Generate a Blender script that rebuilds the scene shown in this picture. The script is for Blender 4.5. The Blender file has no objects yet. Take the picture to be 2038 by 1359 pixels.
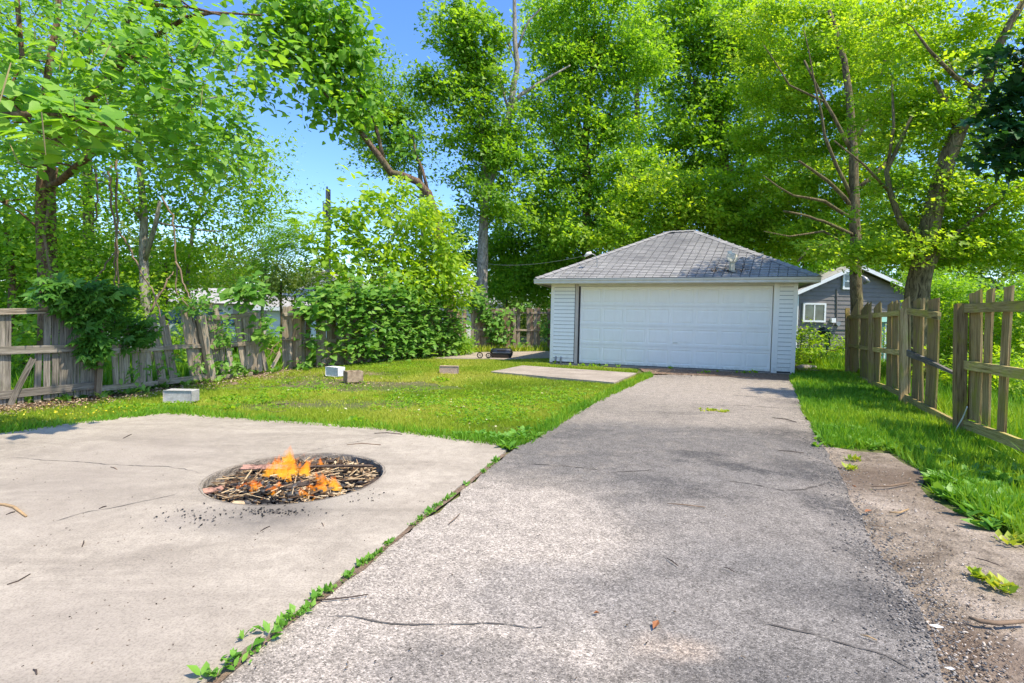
import bpy, bmesh, math, random
import numpy as np
from mathutils import Vector, Matrix
rng = np.random.default_rng(7)
random.seed(7)
R = math.radians
S = bpy.context.scene
COL = S.collection

# ------------------------------------------------------------------ camera, sky, sun, exposure
EYE, FPX, W0, H0 = 1.2, 1010.0, 2038.0, 1359.0
PITCH, ROLL = R(2.27), R(1.17)
fwd = Vector((0, math.cos(PITCH), -math.sin(PITCH)))
up0 = Vector((0, math.sin(PITCH), math.cos(PITCH)))
rt0 = Vector((1, 0, 0))
rt = rt0 * math.cos(ROLL) + up0 * math.sin(ROLL)
up = up0 * math.cos(ROLL) - rt0 * math.sin(ROLL)
cd = bpy.data.cameras.new('camera'); cam = bpy.data.objects.new('camera', cd); COL.objects.link(cam)
cd.sensor_width = 36; cd.lens = 36 * FPX / W0; cd.clip_start = 0.05; cd.clip_end = 1500
cam.matrix_world = Matrix(((rt.x, up.x, -fwd.x, 0), (rt.y, up.y, -fwd.y, 0), (rt.z, up.z, -fwd.z, EYE), (0, 0, 0, 1)))
S.camera = cam
SUN_AZ = Vector((0.80, -0.60)).normalized(); SUN_EL = R(61)
wd = bpy.data.worlds.new('World'); S.world = wd; wd.use_nodes = True
wn = wd.node_tree.nodes; wl = wd.node_tree.links; bg = wn['Background']
sky = wn.new('ShaderNodeTexSky'); sky.sky_type = 'NISHITA'; sky.sun_disc = False
sky.sun_elevation = SUN_EL
sky.sun_rotation = math.atan2(SUN_AZ.x, SUN_AZ.y)
sky.air_density = 1.0; sky.dust_density = 0.7; sky.ozone_density = 3.0; sky.altitude = 200
hs = wn.new('ShaderNodeHueSaturation'); hs.inputs['Saturation'].default_value = 1.22; hs.inputs['Hue'].default_value = 0.508; wl.new(sky.outputs[0], hs.inputs['Color']); wl.new(hs.outputs[0], bg.inputs[0]); bg.inputs[1].default_value = 0.15
sd = bpy.data.lights.new('sun', 'SUN'); sd.energy = 3.1; sd.angle = R(0.7); sd.color = (1, 0.90, 0.74)
so = bpy.data.objects.new('sun', sd); COL.objects.link(so)
sv = Vector((SUN_AZ.x * math.cos(SUN_EL), SUN_AZ.y * math.cos(SUN_EL), math.sin(SUN_EL)))
so.rotation_euler = sv.to_track_quat('Z', 'Y').to_euler()
S.view_settings.view_transform = 'Standard'; S.view_settings.look = 'None'
S.view_settings.gamma = 1; S.view_settings.use_curve_mapping = False
S.view_settings.exposure = 1.22
S.render.engine = 'CYCLES'
S.cycles.max_bounces = 9; S.cycles.diffuse_bounces = 6; S.cycles.glossy_bounces = 2
S.cycles.transmission_bounces = 4; S.cycles.transparent_max_bounces = 12
S.cycles.use_denoising = True; S.cycles.sample_clamp_indirect = 6

# ------------------------------------------------------------------ measuring: photo pixel -> place in the yard
def ray(px, py):
    return fwd + rt * ((px - W0/2) / FPX) + up * (-(py - H0/2) / FPX)
CAMP = Vector((0, 0, EYE))
def G(px, py, z=0.0):
    d = ray(px, py); return CAMP + d * ((z - EYE) / d.z)
def D(px, py, Y):
    d = ray(px, py); return CAMP + d * (Y / d.y)
def PL(px, py, A, B, off=0.0):
    """point on the upright plane over the ground line A-B (off = metres towards the viewer)"""
    t = (B - A); n = Vector((t.y, -t.x, 0)).normalized()
    if (CAMP - A).dot(n) < 0: n = -n
    d = ray(px, py); return CAMP + d * (((A + n * off) - CAMP).dot(n) / d.dot(n))

# ------------------------------------------------------------------ object helpers
WM = {}
def put(o, parent=None, M=None):
    M = M if M is not None else Matrix()
    COL.objects.link(o); WM[o] = M
    if parent is not None:
        o.parent = parent; o.matrix_basis = WM[parent].inverted() @ M
    else: o.matrix_basis = M
    return o
def tag(o, label=None, cat=None, group=None, kind=None):
    if label: o['label'] = label
    if cat: o['category'] = cat
    if group: o['group'] = group
    if kind: o['kind'] = kind
    return o
def thing(name, label, cat, loc=(0, 0, 0), group=None, M=None):
    o = bpy.data.objects.new(name, None); o.empty_display_size = 0.2
    put(o, None, M if M is not None else Matrix.Translation(Vector(loc)))
    return tag(o, label, cat, group)
def mk(name, V, F, mat=None, parent=None, M=None, smooth=False, fattr=None):
    """V,F in WORLD metres when M is None, else local to M"""
    me = bpy.data.meshes.new(name)
    if M is None:
        base = WM[parent] if parent is not None else Matrix.Translation(Vector(np.mean(np.array([tuple(v) for v in V]), axis=0)) if len(V) < 5000 else Vector((0, 0, 0)))
        if parent is None: base = Matrix.Translation((base.translation.x, base.translation.y, 0)) if len(V) < 5000 else Matrix()
        t = base.translation
        V = [(v[0]-t.x, v[1]-t.y, v[2]-t.z) for v in V] if base.to_3x3() == Matrix.Identity(3) else [tuple(base.inverted() @ Vector(v)) for v in V]
        M = base
    me.from_pydata([tuple(v) for v in V], [], F); me.update()
    if mat: me.materials.append(mat)
    if smooth: me.polygons.foreach_set('use_smooth', [True] * len(me.polygons))
    o = bpy.data.objects.new(name, me); return put(o, parent, M)
def mknp(name, V, F, mat, parent=None, rnd=None, smooth=False):
    """big triangle / quad mesh from numpy arrays in world metres"""
    me = bpy.data.meshes.new(name); k = F.shape[1]
    base = WM[parent] if parent is not None else Matrix()
    V = V - np.array(base.translation)
    me.vertices.add(len(V)); me.vertices.foreach_set('co', V.astype(np.float32).ravel())
    me.loops.add(F.size); me.loops.foreach_set('vertex_index', F.astype(np.int32).ravel())
    me.polygons.add(len(F)); me.polygons.foreach_set('loop_start', np.arange(0, F.size, k, dtype=np.int32))
    me.polygons.foreach_set('loop_total', np.full(len(F), k, dtype=np.int32))
    if smooth: me.polygons.foreach_set('use_smooth', np.ones(len(F), dtype=bool))
    if rnd is not None:
        a = me.attributes.new('rnd', 'FLOAT', 'FACE'); a.data.foreach_set('value', rnd.astype(np.float32))
    me.update(calc_edges=True); me.materials.append(mat)
    o = bpy.data.objects.new(name, me); return put(o, parent, base.copy())
BOXF = [(0,3,2,1),(4,5,6,7),(0,1,5,4),(1,2,6,5),(2,3,7,6),(3,0,4,7)]
def boxv(x0, x1, y0, y1, z0, z1):
    return [(x0,y0,z0),(x1,y0,z0),(x1,y1,z0),(x0,y1,z0),(x0,y0,z1),(x1,y0,z1),(x1,y1,z1),(x0,y1,z1)]
class Buf:
    def __init__(s): s.V = []; s.F = []
    def add(s, V, F):
        n = len(s.V); s.V += [tuple(v) for v in V]; s.F += [tuple(i + n for i in f) for f in F]; return s
    def box(s, *a): return s.add(boxv(*a), BOXF)
    def tube(s, pts, rad, n=6, cap=True):
        pts = [Vector(p) for p in pts]
        if not hasattr(rad, '__len__'): rad = [rad] * len(pts)
        ref = Vector((0.31, 0.2, 0.93)); V = []; F = []
        for i, p in enumerate(pts):
            t = (pts[min(i+1, len(pts)-1)] - pts[max(i-1, 0)])
            if t.length < 1e-9: t = Vector((0, 0, 1))
            t.normalize()
            a = t.cross(ref if abs(t.dot(ref)) < 0.95 else Vector((1, 0, 0))).normalized(); b = t.cross(a)
            for k in range(n):
                w = 2 * math.pi * k / n
                V.append(p + (a * math.cos(w) + b * math.sin(w)) * rad[i])
        for i in range(len(pts) - 1):
            for k in range(n):
                F.append((i*n+k, i*n+(k+1) % n, (i+1)*n+(k+1) % n, (i+1)*n+k))
        if cap: F.append(tuple(range(n-1, -1, -1))); F.append(tuple((len(pts)-1)*n+k for k in range(n)))
        return s.add(V, F)
    def out(s, name, mat, parent=None, M=None, smooth=False): return mk(name, s.V, s.F, mat, parent, M, smooth)
def frame(o, x, y, z):
    return Matrix(((x[0], y[0], z[0], o[0]), (x[1], y[1], z[1], o[1]), (x[2], y[2], z[2], o[2]), (0, 0, 0, 1)))
def board(name, p0, p1, w, th, mat, parent=None, face=None, rag=0.02, dog=False, w1=None):
    """a plank from p0 to p1; local z runs along it, local y is its face normal; ends uneven"""
    p0 = Vector(p0); p1 = Vector(p1); L = (p1 - p0).length; z = (p1 - p0) / L
    f = Vector(face) if face is not None else Vector((0, -1, 0))
    x = z.cross(f).normalized() * -1; y = z.cross(x).normalized()
    w1 = w if w1 is None else w1
    r = [random.uniform(-rag, rag) for _ in range(4)]
    bow = random.uniform(-.012, .012)
    h, g, q = w/2, w1/2, th/2
    V = []; zs = [0, .33, .67, 1]
    for k, t in enumerate(zs):
        hw = h + (g - h) * t; b = bow * (1 - (2*t-1)**2); j = random.uniform(-.003, .003)
        za = L * t + (r[0] if k == 0 else r[2] if k == 3 else 0); zb = L * t + (r[1] if k == 0 else r[3] if k == 3 else 0)
        zm = (za + zb)/2 + (random.uniform(-rag, rag) if k in (0, 3) else 0)
        if dog and k == 3: zm += .02
        V += [(-hw+j, -q+b, za), (j, -q+b-.001, zm), (hw+j, -q+b, zb), (hw+j, q+b, zb), (j, q+b, zm), (-hw+j, q+b, za)]
    F = []
    for k in range(3):
        a = k*6; F += [(a+i, a+(i+1) % 6, a+6+(i+1) % 6, a+6+i) for i in range(6)]
    F += [(5, 4, 3, 2, 1, 0), (18, 19, 20, 21, 22, 23)]
    return mk(name, V, F, mat, parent, frame(p0, x, y, z))

# ------------------------------------------------------------------ materials
class NT:
    def __init__(s, name):
        s.m = bpy.data.materials.new(name); s.m.use_nodes = True; s.t = s.m.node_tree; s.n = s.t.nodes; s.l = s.t.links
        s.p = s.n['Principled BSDF']; s.o = s.n['Material Output']
        s.tc = s.n.new('ShaderNodeTexCoord')
    def link(s, a, b): s.l.new(a, b)
    def inp(s, node, k, v):
        if v is None: return
        if hasattr(v, 'is_output') or isinstance(v, bpy.types.NodeSocket): s.l.new(v, node.inputs[k])
        else:
            if isinstance(v, (tuple, list)) and len(v) == 3 and node.inputs[k].type == 'RGBA': v = (*v, 1)
            node.inputs[k].default_value = v
    def coord(s, kind='Object', scale=(1, 1, 1), rot=(0, 0, 0), loc=(0, 0, 0), src=None):
        mp = s.n.new('ShaderNodeMapping'); s.link(src if src is not None else s.tc.outputs[kind], mp.inputs[0])
        mp.inputs['Scale'].default_value = scale; mp.inputs['Rotation'].default_value = rot; mp.inputs['Location'].default_value = loc
        return mp.outputs[0]
    def world(s):
        g = s.n.new('ShaderNodeNewGeometry'); return g.outputs['Position']
    def noise(s, vec, scale, detail=4, rough=0.6, dist=0.0, out='Fac'):
        n = s.n.new('ShaderNodeTexNoise'); s.link(vec, n.inputs['Vector'])
        n.inputs['Scale'].default_value = scale; n.inputs['Detail'].default_value = detail
        n.inputs['Roughness'].default_value = rough; n.inputs['Distortion'].default_value = dist
        return n.outputs[out]
    def voro(s, vec, scale, feature='F1', out='Distance', rand=1):
        n = s.n.new('ShaderNodeTexVoronoi'); n.feature = feature; s.link(vec, n.inputs['Vector'])
        n.inputs['Scale'].default_value = scale; n.inputs['Randomness'].default_value = rand
        return n.outputs[out]
    def ramp(s, fac, stops, interp='LINEAR'):
        n = s.n.new('ShaderNodeValToRGB'); s.link(fac, n.inputs[0]); n.color_ramp.interpolation = interp
        e = n.color_ramp.elements
        while len(e) < len(stops): e.new(0.5)
        for i, (p, c) in enumerate(stops):
            e[i].position = p; e[i].color = (c, c, c, 1) if not hasattr(c, '__len__') else (*c, 1)
        return n.outputs[0]
    def mix(s, f, a, b, mode='MIX'):
        n = s.n.new('ShaderNodeMix'); n.data_type = 'RGBA'; n.blend_type = mode
        s.inp(n, 0, f); s.inp(n, 6, a); s.inp(n, 7, b); return n.outputs[2]
    def math(s, op, a, b=None, c=None, clamp=False):
        n = s.n.new('ShaderNodeMath'); n.operation = op; n.use_clamp = clamp
        s.inp(n, 0, a); s.inp(n, 1, b); s.inp(n, 2, c); return n.outputs[0]
    def bump(s, h, strength=0.4, dist=0.01):
        n = s.n.new('ShaderNodeBump'); s.link(h, n.inputs['Height']); n.inputs['Strength'].default_value = strength
        n.inputs['Distance'].default_value = dist; s.link(n.outputs[0], s.p.inputs['Normal']); return n
    def objrand(s):
        n = s.n.new('ShaderNodeObjectInfo'); return n.outputs['Random']
    def fin(s, col=None, rough=0.8, spec=0.3, metal=0):
        if col is not None: s.inp(s.p, 'Base Color', col)
        s.inp(s.p, 'Roughness', rough); s.inp(s.p, 'Specular IOR Level', spec); s.p.inputs['Metallic'].default_value = metal
        return s.m

def plain(name, col, rough=0.6, var=0.15, scale=6, metal=0, spec=0.4, bump=0.1):
    n = NT(name); v = n.noise(n.coord(), scale, 5)
    c = n.mix(n.ramp(v, [(0.3, 1-var), (0.7, 1+var)]), (0, 0, 0), (0, 0, 0))
    c = n.mix(1.0, (*col, 1), n.ramp(v, [(0.3, 1-var), (0.7, 1.0)]), 'MULTIPLY')
    if bump: n.bump(n.noise(n.coord(), scale*8, 4), bump, 0.005)
    return n.fin(c, rough, spec, metal)

def leafmat(name, ca, cb, cc, trans=0.38, tint=1.9):
    """per-leaf random colour over three hues, translucent"""
    n = NT(name)
    a = n.n.new('ShaderNodeAttribute'); a.attribute_name = 'rnd'
    big = n.noise(n.world(), 0.9, 3)
    f = n.math('ADD', n.math('MULTIPLY', a.outputs['Fac'], 0.6), n.math('MULTIPLY', big, 0.5), clamp=True)
    c = n.ramp(f, [(0.15, ca), (0.5, cb), (0.85, cc)])
    n.fin(c, 0.5, 0.35)
    tr = n.n.new('ShaderNodeBsdfTranslucent')
    tc = n.mix(1.0, c, (tint, tint*0.92, tint*0.35, 1), 'MULTIPLY'); n.link(tc, tr.inputs[0])
    mx = n.n.new('ShaderNodeMixShader'); mx.inputs[0].default_value = min(.5, trans*1.1)
    n.link(n.p.outputs[0], mx.inputs[1]); n.link(tr.outputs[0], mx.inputs[2]); n.link(mx.outputs[0], n.o.inputs[0])
    return n.m

def wood(name, ca, cb, cm, moss=0.5, dark=0.25):
    n = NT(name); r = n.objrand()
    vadd = n.n.new('ShaderNodeVectorMath'); vadd.operation = 'ADD'; n.link(n.tc.outputs['Object'], vadd.inputs[0])
    cx = n.n.new('ShaderNodeCombineXYZ')
    for i, k in enumerate((31, 17, 53)): n.link(n.math('MULTIPLY', r, k), cx.inputs[i])
    n.link(cx.outputs[0], vadd.inputs[1]); v = vadd.outputs[0]
    grain = n.noise(n.coord(src=v, scale=(60, 60, 2.2)), 1, 6, 0.65, 0.6)
    fine = n.noise(n.coord(src=v, scale=(190, 190, 6)), 1, 3, 0.6)
    blot = n.noise(n.coord(src=v, scale=(6, 6, 2.5)), 1, 4, 0.6)
    c = n.ramp(grain, [(0.32, tuple(x*dark for x in ca)), (0.44, ca), (0.68, cb)])
    c = n.mix(1.0, c, n.ramp(r, [(0, 0.68), (1, 1.12)]), 'MULTIPLY')
    c = n.mix(1.0, c, n.ramp(fine, [(0.35, 0.6), (0.5, 1.0)]), 'MULTIPLY')
    c = n.mix(n.ramp(blot, [(0.5, 0.0), (0.68, moss)]), c, cm)
    n.bump(n.math('ADD', grain, n.math('MULTIPLY', fine, 0.5)), 0.9, 0.006)
    return n.fin(c, 0.9, 0.15)

M = {}
M['wood_grey'] = wood('weathered_grey_wood', (0.32, 0.26, 0.19), (0.56, 0.475, 0.365), (0.24, 0.19, 0.10), 0.45, 0.15)
M['wood_dark'] = wood('dark_grey_wood', (0.20, 0.175, 0.14), (0.37, 0.325, 0.265), (0.11, 0.10, 0.06), 0.5)
M['wood_warm'] = wood('brown_post_wood', (0.26, 0.18, 0.12), (0.42, 0.32, 0.22), (0.20, 0.17, 0.11), 0.3)
M['wood_moss'] = wood('mossy_fence_wood', (0.33, 0.225, 0.09), (0.58, 0.42, 0.20), (0.28, 0.26, 0.035), 0.8, 0.12)
M['wood_mossrail'] = wood('mossy_rail_wood', (0.42, 0.32, 0.11), (0.66, 0.52, 0.23), (0.38, 0.36, 0.05), 0.85)

def bark(name, ca, cb, cm, sc=9):
    n = NT(name); v = n.world()
    a = n.noise(n.coord(src=v, scale=(sc, sc, sc*0.28)), 1.4, 6, 0.7, 1.5)
    b = n.noise(v, 1.2, 3)
    c = n.ramp(a, [(0.36, tuple(x*0.3 for x in ca)), (0.5, ca), (0.68, cb)])
    c = n.mix(n.ramp(b, [(0.52, 0), (0.66, 0.5)]), c, cm)
    n.bump(a, 1.0, 0.03); return n.fin(c, 0.92, 0.15)
M['bark'] = bark('brown_bark', (0.15, 0.10, 0.065), (0.28, 0.21, 0.15), (0.12, 0.14, 0.05))
M['bark_red'] = bark('reddish_bark', (0.17, 0.105, 0.065), (0.28, 0.18, 0.115), (0.15, 0.11, 0.06))
M['bark_grey'] = bark('pale_grey_bark', (0.28, 0.25, 0.21), (0.48, 0.44, 0.38), (0.2, 0.19, 0.13), 7)
M['bark_olive'] = bark('olive_bark', (0.15, 0.12, 0.065), (0.28, 0.23, 0.13), (0.14, 0.15, 0.04))
M['stem'] = plain('green_stem', (0.16, 0.22, 0.06), 0.7, 0.3)
M['vine_stem'] = plain('brown_vine_stem', (0.24, 0.17, 0.11), 0.85, 0.4)

M['l_bright'] = leafmat('bright_yellow_green_leaves', (0.08, 0.19, 0.012), (0.21, 0.36, 0.02), (0.40, 0.50, 0.04), 0.45, 2.2)
M['l_mid'] = leafmat('mid_green_leaves', (0.07, 0.17, 0.014), (0.16, 0.32, 0.022), (0.30, 0.45, 0.035), 0.45, 2.2)
M['l_deep'] = leafmat('deep_green_leaves', (0.06, 0.15, 0.014), (0.14, 0.29, 0.02), (0.26, 0.40, 0.03), 0.45, 2.2)
M['l_cat'] = leafmat('catalpa_leaves', (0.07, 0.20, 0.02), (0.15, 0.33, 0.03), (0.28, 0.46, 0.06), 0.42)
M['l_vine'] = leafmat('vine_leaves', (0.05, 0.15, 0.022), (0.12, 0.28, 0.035), (0.26, 0.43, 0.08), 0.36)
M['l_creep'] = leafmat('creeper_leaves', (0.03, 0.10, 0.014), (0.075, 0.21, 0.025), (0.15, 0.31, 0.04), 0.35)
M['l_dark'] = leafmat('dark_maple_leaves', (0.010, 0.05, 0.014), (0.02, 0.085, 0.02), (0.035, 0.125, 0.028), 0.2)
M['l_olive'] = leafmat('olive_far_leaves', (0.05, 0.10, 0.015), (0.10, 0.17, 0.022), (0.17, 0.24, 0.04))
M['grass'] = leafmat('lawn_grass', (0.13, 0.24, 0.012), (0.30, 0.41, 0.025), (0.52, 0.52, 0.09), 0.30, 1.6)
M['grass_deep'] = leafmat('verge_grass', (0.07, 0.20, 0.01), (0.16, 0.35, 0.02), (0.34, 0.47, 0.03), 0.30, 1.6)
M['weed'] = leafmat('broad_weed', (0.07, 0.20, 0.02), (0.13, 0.31, 0.03), (0.22, 0.41, 0.06), 0.28, 1.5)
M['pod'] = plain('brown_seed_pod', (0.26, 0.22, 0.09), 0.8, 0.3)

# ------------------------------------------------------------------ leaf sprays
TRI = (np.array([[0,0,0],[.42,.62,.08],[-.30,.95,-.04]]), np.array([[0,1,2]]))
KITE = (np.array([[0,0,0],[.32,.42,.08],[0,1,-.06],[-.32,.42,.08]]), np.array([[0,1,2],[0,2,3]]))
HEART = (np.array([[0,0,0],[.30,-.08,.05],[.47,.18,.10],[.36,.52,.07],[0,1.05,-.14],[-.36,.52,.07],[-.47,.18,.10],[-.30,-.08,.05],[0,.4,-.02]]),
         np.array([[8,0,1],[8,1,2],[8,2,3],[8,3,4],[8,4,5],[8,5,6],[8,6,7],[8,7,0]]))
OVAL = (np.array([[0,0,0],[.2,.22,.05],[.24,.55,.07],[0,1,-.1],[-.24,.55,.07],[-.2,.22,.05],[0,.5,0]]),
        np.array([[6,0,1],[6,1,2],[6,2,3],[6,3,4],[6,4,5],[6,5,0]]))
MAPLE = (np.array([[0,0,0],[.42,-.05,.03],[.3,.22,0],[.62,.5,-.04],[.26,.52,.02],[0,1.05,-.08],[-.26,.52,.02],[-.62,.5,-.04],[-.3,.22,0],[-.42,-.05,.03],[0,.35,.03]]),
         np.array([[10,0,1],[10,1,2],[10,2,3],[10,3,4],[10,4,5],[10,5,6],[10,6,7],[10,7,8],[10,8,9],[10,9,0]]))
_pv, _pf = [], []
for _k in range(5):
    _a = R(-76 + 38*_k); _c, _s = math.cos(_a), math.sin(_a); _o = len(_pv)*1; _q = 1.0 - .12*abs(_k-2)
    for x, y, z in [(0,0,0),(.19,.5,.04),(0,1,-.12),(-.19,.5,.04)]:
        _pv.append([(x*_c + y*_s)*_q, (-x*_s + y*_c)*_q, z - .05*abs(_k-2)])
    _pf += [[_o,_o+1,_o+2],[_o,_o+2,_o+3]]
PALM = (np.array(_pv), np.array(_pf))
_cv, _cf = [], []
for _k in range(6):            # compound leaf: leaflets either side of a drooping stalk
    for _sd in (-1, 1):
        _y = .12 + .15*_k; _z = -.35*_y*_y; _o = len(_cv)
        for x, y in [(0,0),(.10,.035),(.30,.09),(.12,-.035)]:
            _cv.append([x*_sd, _y + y, _z - .10*x*x*4])
        _cf += [[_o,_o+1,_o+2],[_o,_o+2,_o+3]] if _sd > 0 else [[_o,_o+2,_o+1],[_o,_o+3,_o+2]]
COMP = (np.array(_cv), np.array(_cf))
def norm(a): return a / np.maximum(np.linalg.norm(a, axis=1, keepdims=True), 1e-9)
def leaves(C, size, nrm, head, tmpl):
    T, TF = tmpl; n = len(C)
    nrm = norm(nrm); head = head - nrm * np.sum(head*nrm, axis=1, keepdims=True); head = norm(head); side = np.cross(head, nrm)
    V = C[:, None, :] + size[:, None, None] * (T[None, :, 0:1]*side[:, None, :] + T[None, :, 1:2]*head[:, None, :] + T[None, :, 2:3]*nrm[:, None, :])
    F = TF[None] + (np.arange(n)*len(T))[:, None, None]
    return V.reshape(-1, 3), F.reshape(-1, TF.shape[1])
def spray(centres, per, spread, flat, size, tmpl, tilt=0.55, droop=0.35, side=(.28, -.42, 0)):
    """per leaves round every centre; returns V,F,rnd"""
    C0 = np.repeat(centres, per, axis=0); n = len(C0)
    sp = np.repeat(rng.uniform(0.5, 1.4, len(centres)), per)[:, None]
    o = rng.normal(0, 1, (n, 3)); o = o / np.maximum(1, np.linalg.norm(o, axis=1, keepdims=True)/1.7)
    tiltv = np.repeat(rng.normal(0, .35, (len(centres), 2)), per, axis=0)
    off = o * np.array([spread, spread, spread*flat]) * sp
    off[:, 2] += (off[:, 0]*tiltv[:, 0] + off[:, 1]*tiltv[:, 1])
    C = C0 + off
    nr = rng.normal(0, tilt, (n, 3)) + np.array([0, 0, 1.0]) + np.array(side)
    hd = off*1.2/spread + rng.normal(0, .6, (n, 3)); hd[:, 2] -= droop
    sz = size * (0.5 + 1.0*rng.uniform(0, 1, n)**1.6)*1.08
    V, F = leaves(C, sz, nr, hd, tmpl)
    cr = np.repeat(rng.uniform(0, 1, len(centres)), per)
    r = np.clip(0.55*rng.uniform(0, 1, n) + 0.45*cr, 0, 1)
    return V, F, np.repeat(r, len(tmpl[1]))
def merge(parts):
    V = []; F = []; Q = []; o = 0
    for v, f, q in parts:
        V.append(v); F.append(f + o); Q.append(q); o += len(v)
    return np.concatenate(V), np.concatenate(F), np.concatenate(Q)
def ellip(n, shell=0.45):
    d = norm(rng.normal(0, 1, (n, 3))); return d * (shell + (1-shell)*rng.uniform(0, 1, (n, 1)))**(0.6)

def tree(name, label, trunk, limbs, clumps, lm, bm, leaf=0.1, per=60, spread=0.35, flat=0.4, tmpl=KITE, tilt=0.6, droop=0.3,
         twig=0.012, cat='tree', group=None, crownname='crown', pods=None, twigs=True, dz=0, rs=1, dens=1.0):
    """trunk: [(px,py,depth,radius)], limbs: list of the same, clumps: [(px,py,depth,rx_px,ry_px,rdepth,n)]"""
    trunk = [(x, y, z+dz, r*rs) for x, y, z, r in trunk]; limbs = [[(x, y, z+dz, r*rs) for x, y, z, r in li] for li in limbs]
    clumps = [(x, y, z+dz, rx, ry, rd*rs, max(2, int(n*.54*dens))) for x, y, z, rx, ry, rd, n in clumps]; per = max(4, int(per*1.5)); flat *= .72
    if tmpl is KITE and clumps[0][2] > 16: tmpl = TRI; per = int(per*1.6); leaf *= .98
    tp = [D(x, y, z) for x, y, z, r in trunk]; tr_ = [r for *_, r in trunk]
    base = tp[0].copy(); base.z = min(0, base.z)
    t = thing(name, label, cat, (base.x, base.y, 0), group)
    def densify(P, r):
        Q = []; rr = []
        for i in range(len(P)-1):
            k = max(1, int((P[i+1]-P[i]).length / 0.5))
            for j in range(k):
                f = j/k; Q.append(P[i].lerp(P[i+1], f) + Vector(rng.normal(0, .012, 3))); rr.append(r[i]*(1-f) + r[i+1]*f)
        Q.append(P[-1]); rr.append(r[-1]); return Q, rr
    b = Buf(); nodes = []
    Q, rr = densify([base + Vector((0, 0, -.1))] + tp, [tr_[0]*1.25] + tr_)
    b.tube(Q, rr, 9); nodes += list(zip(Q, rr))
    b.out('trunk', bm, t, smooth=True)
    b = Buf()
    for li in limbs:
        Q, rr = densify([D(x, y, z) for x, y, z, r in li], [r for *_, r in li])
        b.tube(Q, rr, 7); nodes += list(zip(Q, rr))
    cs = []
    for (px, py, dz, rx, ry, rd, n) in clumps:
        c = np.array(D(px, py, dz)); ax = np.array([rx*dz/FPX, rd, ry*dz/FPX])
        cs.append(c + ellip(n) * ax)
    cs = np.concatenate(cs)
    NP = np.array([tuple(p) for p, _ in nodes]); NR = np.array([r for _, r in nodes])
    if twigs:
        order = np.argsort(np.min(np.linalg.norm(cs[:, None, :] - NP[None], axis=2), axis=1))
        for i in order:
            c = cs[i]; dd = np.linalg.norm(NP - c, axis=1) + 1.2*np.maximum(0, NP[:, 2] - c[2]) - 0.0
            j = int(np.argmin(dd)); p = NP[j]; L = np.linalg.norm(c - p)
            if L < 0.05: continue
            r0 = min(NR[j]*0.7, twig*(1 + 0.9*L)); r1 = max(0.004, r0*0.45)
            mid = (p + c)/2 + rng.normal(0, .07*L, 3); mid[2] += 0.06*L
            q1 = (p*2 + mid)/3 + rng.normal(0, .02*L, 3); q2 = (mid + c)/2 + rng.normal(0, .04*L, 3)
            pts = [p, q1, mid, q2, c]; rad = [r0, r0*.85, (r0+r1)/2, r1*1.2, r1]
            b.tube(pts, rad, 4, cap=False)
            NP = np.vstack([NP, [mid, q2, c]]); NR = np.concatenate([NR, [(r0+r1)/2, r1*1.2, r1]])
    if b.V: tag(b.out('branches', bm, t, smooth=True), kind='stuff' if len(cs) > 300 or not limbs else None)
    V, F, Q = spray(cs, per, spread, flat, leaf, tmpl, tilt, droop)
    mknp(crownname, V, F, lm, t, Q)
    if pods:
        b = Buf()
        for i in range(pods):
            c = Vector(cs[rng.integers(len(cs))]) + Vector(rng.normal(0, .2, 3)); L = rng.uniform(.2, .4)
            w = Vector(rng.normal(0, .03, 3)); b.tube([c, c + Vector((w.x, w.y, -L*.5)), c + Vector((w.x*2.4, w.y*2, -L))], [.004, .006, .003], 3, cap=False)
        tag(b.out('seed_pods', M['pod'], t), kind='stuff')
    return t

# ================================================================== THE GROUND
PIT = (G(397, 975) + G(760, 945)) / 2
_pl, _pr = G(578, 1016), G(600, 896)
PITC = Vector(((G(397, 958).x + G(761, 945).x)/2, (_pl.y + _pr.y)/2, 0)); PITR = (G(761, 945).x - G(397, 958).x)/2
def sheet(name, outer, z, mat, hole=None, thick=0, kind='structure', jag=0.0, sub=0.25, hole_n=64):
    """flat sheet from an outline; optional round hole; optional depth"""
    P = []
    n = len(outer)
    for i in range(n):
        a = Vector((outer[i][0], outer[i][1])); b = Vector((outer[(i+1) % n][0], outer[(i+1) % n][1]))
        k = max(1, int((b-a).length/sub)) if jag and (b-a).length < 12 else 1
        d = (b-a).normalized(); nn = Vector((-d.y, d.x))
        for j in range(k):
            q = a.lerp(b, j/k)
            if j: q = q + nn*random.gauss(0, jag)
            P.append(q)
    bm = bmesh.new()
    vs = [bm.verts.new((p.x, p.y, z)) for p in P]
    es = [bm.edges.new((vs[i], vs[(i+1) % len(vs)])) for i in range(len(vs))]
    if hole:
        hv = [bm.verts.new((hole[0].x + hole[1]*math.cos(2*math.pi*i/hole_n), hole[0].y + hole[1]*math.sin(2*math.pi*i/hole_n), z)) for i in range(hole_n)]
        es += [bm.edges.new((hv[i], hv[(i+1) % hole_n])) for i in range(hole_n)]
    bmesh.ops.triangle_fill(bm, use_beauty=True, use_dissolve=False, edges=es, normal=(0, 0, 1))
    for f in bm.faces:
        f.normal_update()
        if f.normal.z < 0: f.normal_flip()
    if thick:
        r = bmesh.ops.extrude_edge_only(bm, edges=[e for e in bm.edges if e.is_boundary])
        for v in r['geom']:
            if isinstance(v, bmesh.types.BMVert): v.co.z -= thick
    me = bpy.data.meshes.new(name); bm.to_mesh(me); bm.free(); me.materials.append(mat)
    o = put(bpy.data.objects.new(name, me)); return tag(o, kind=kind)

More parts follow.
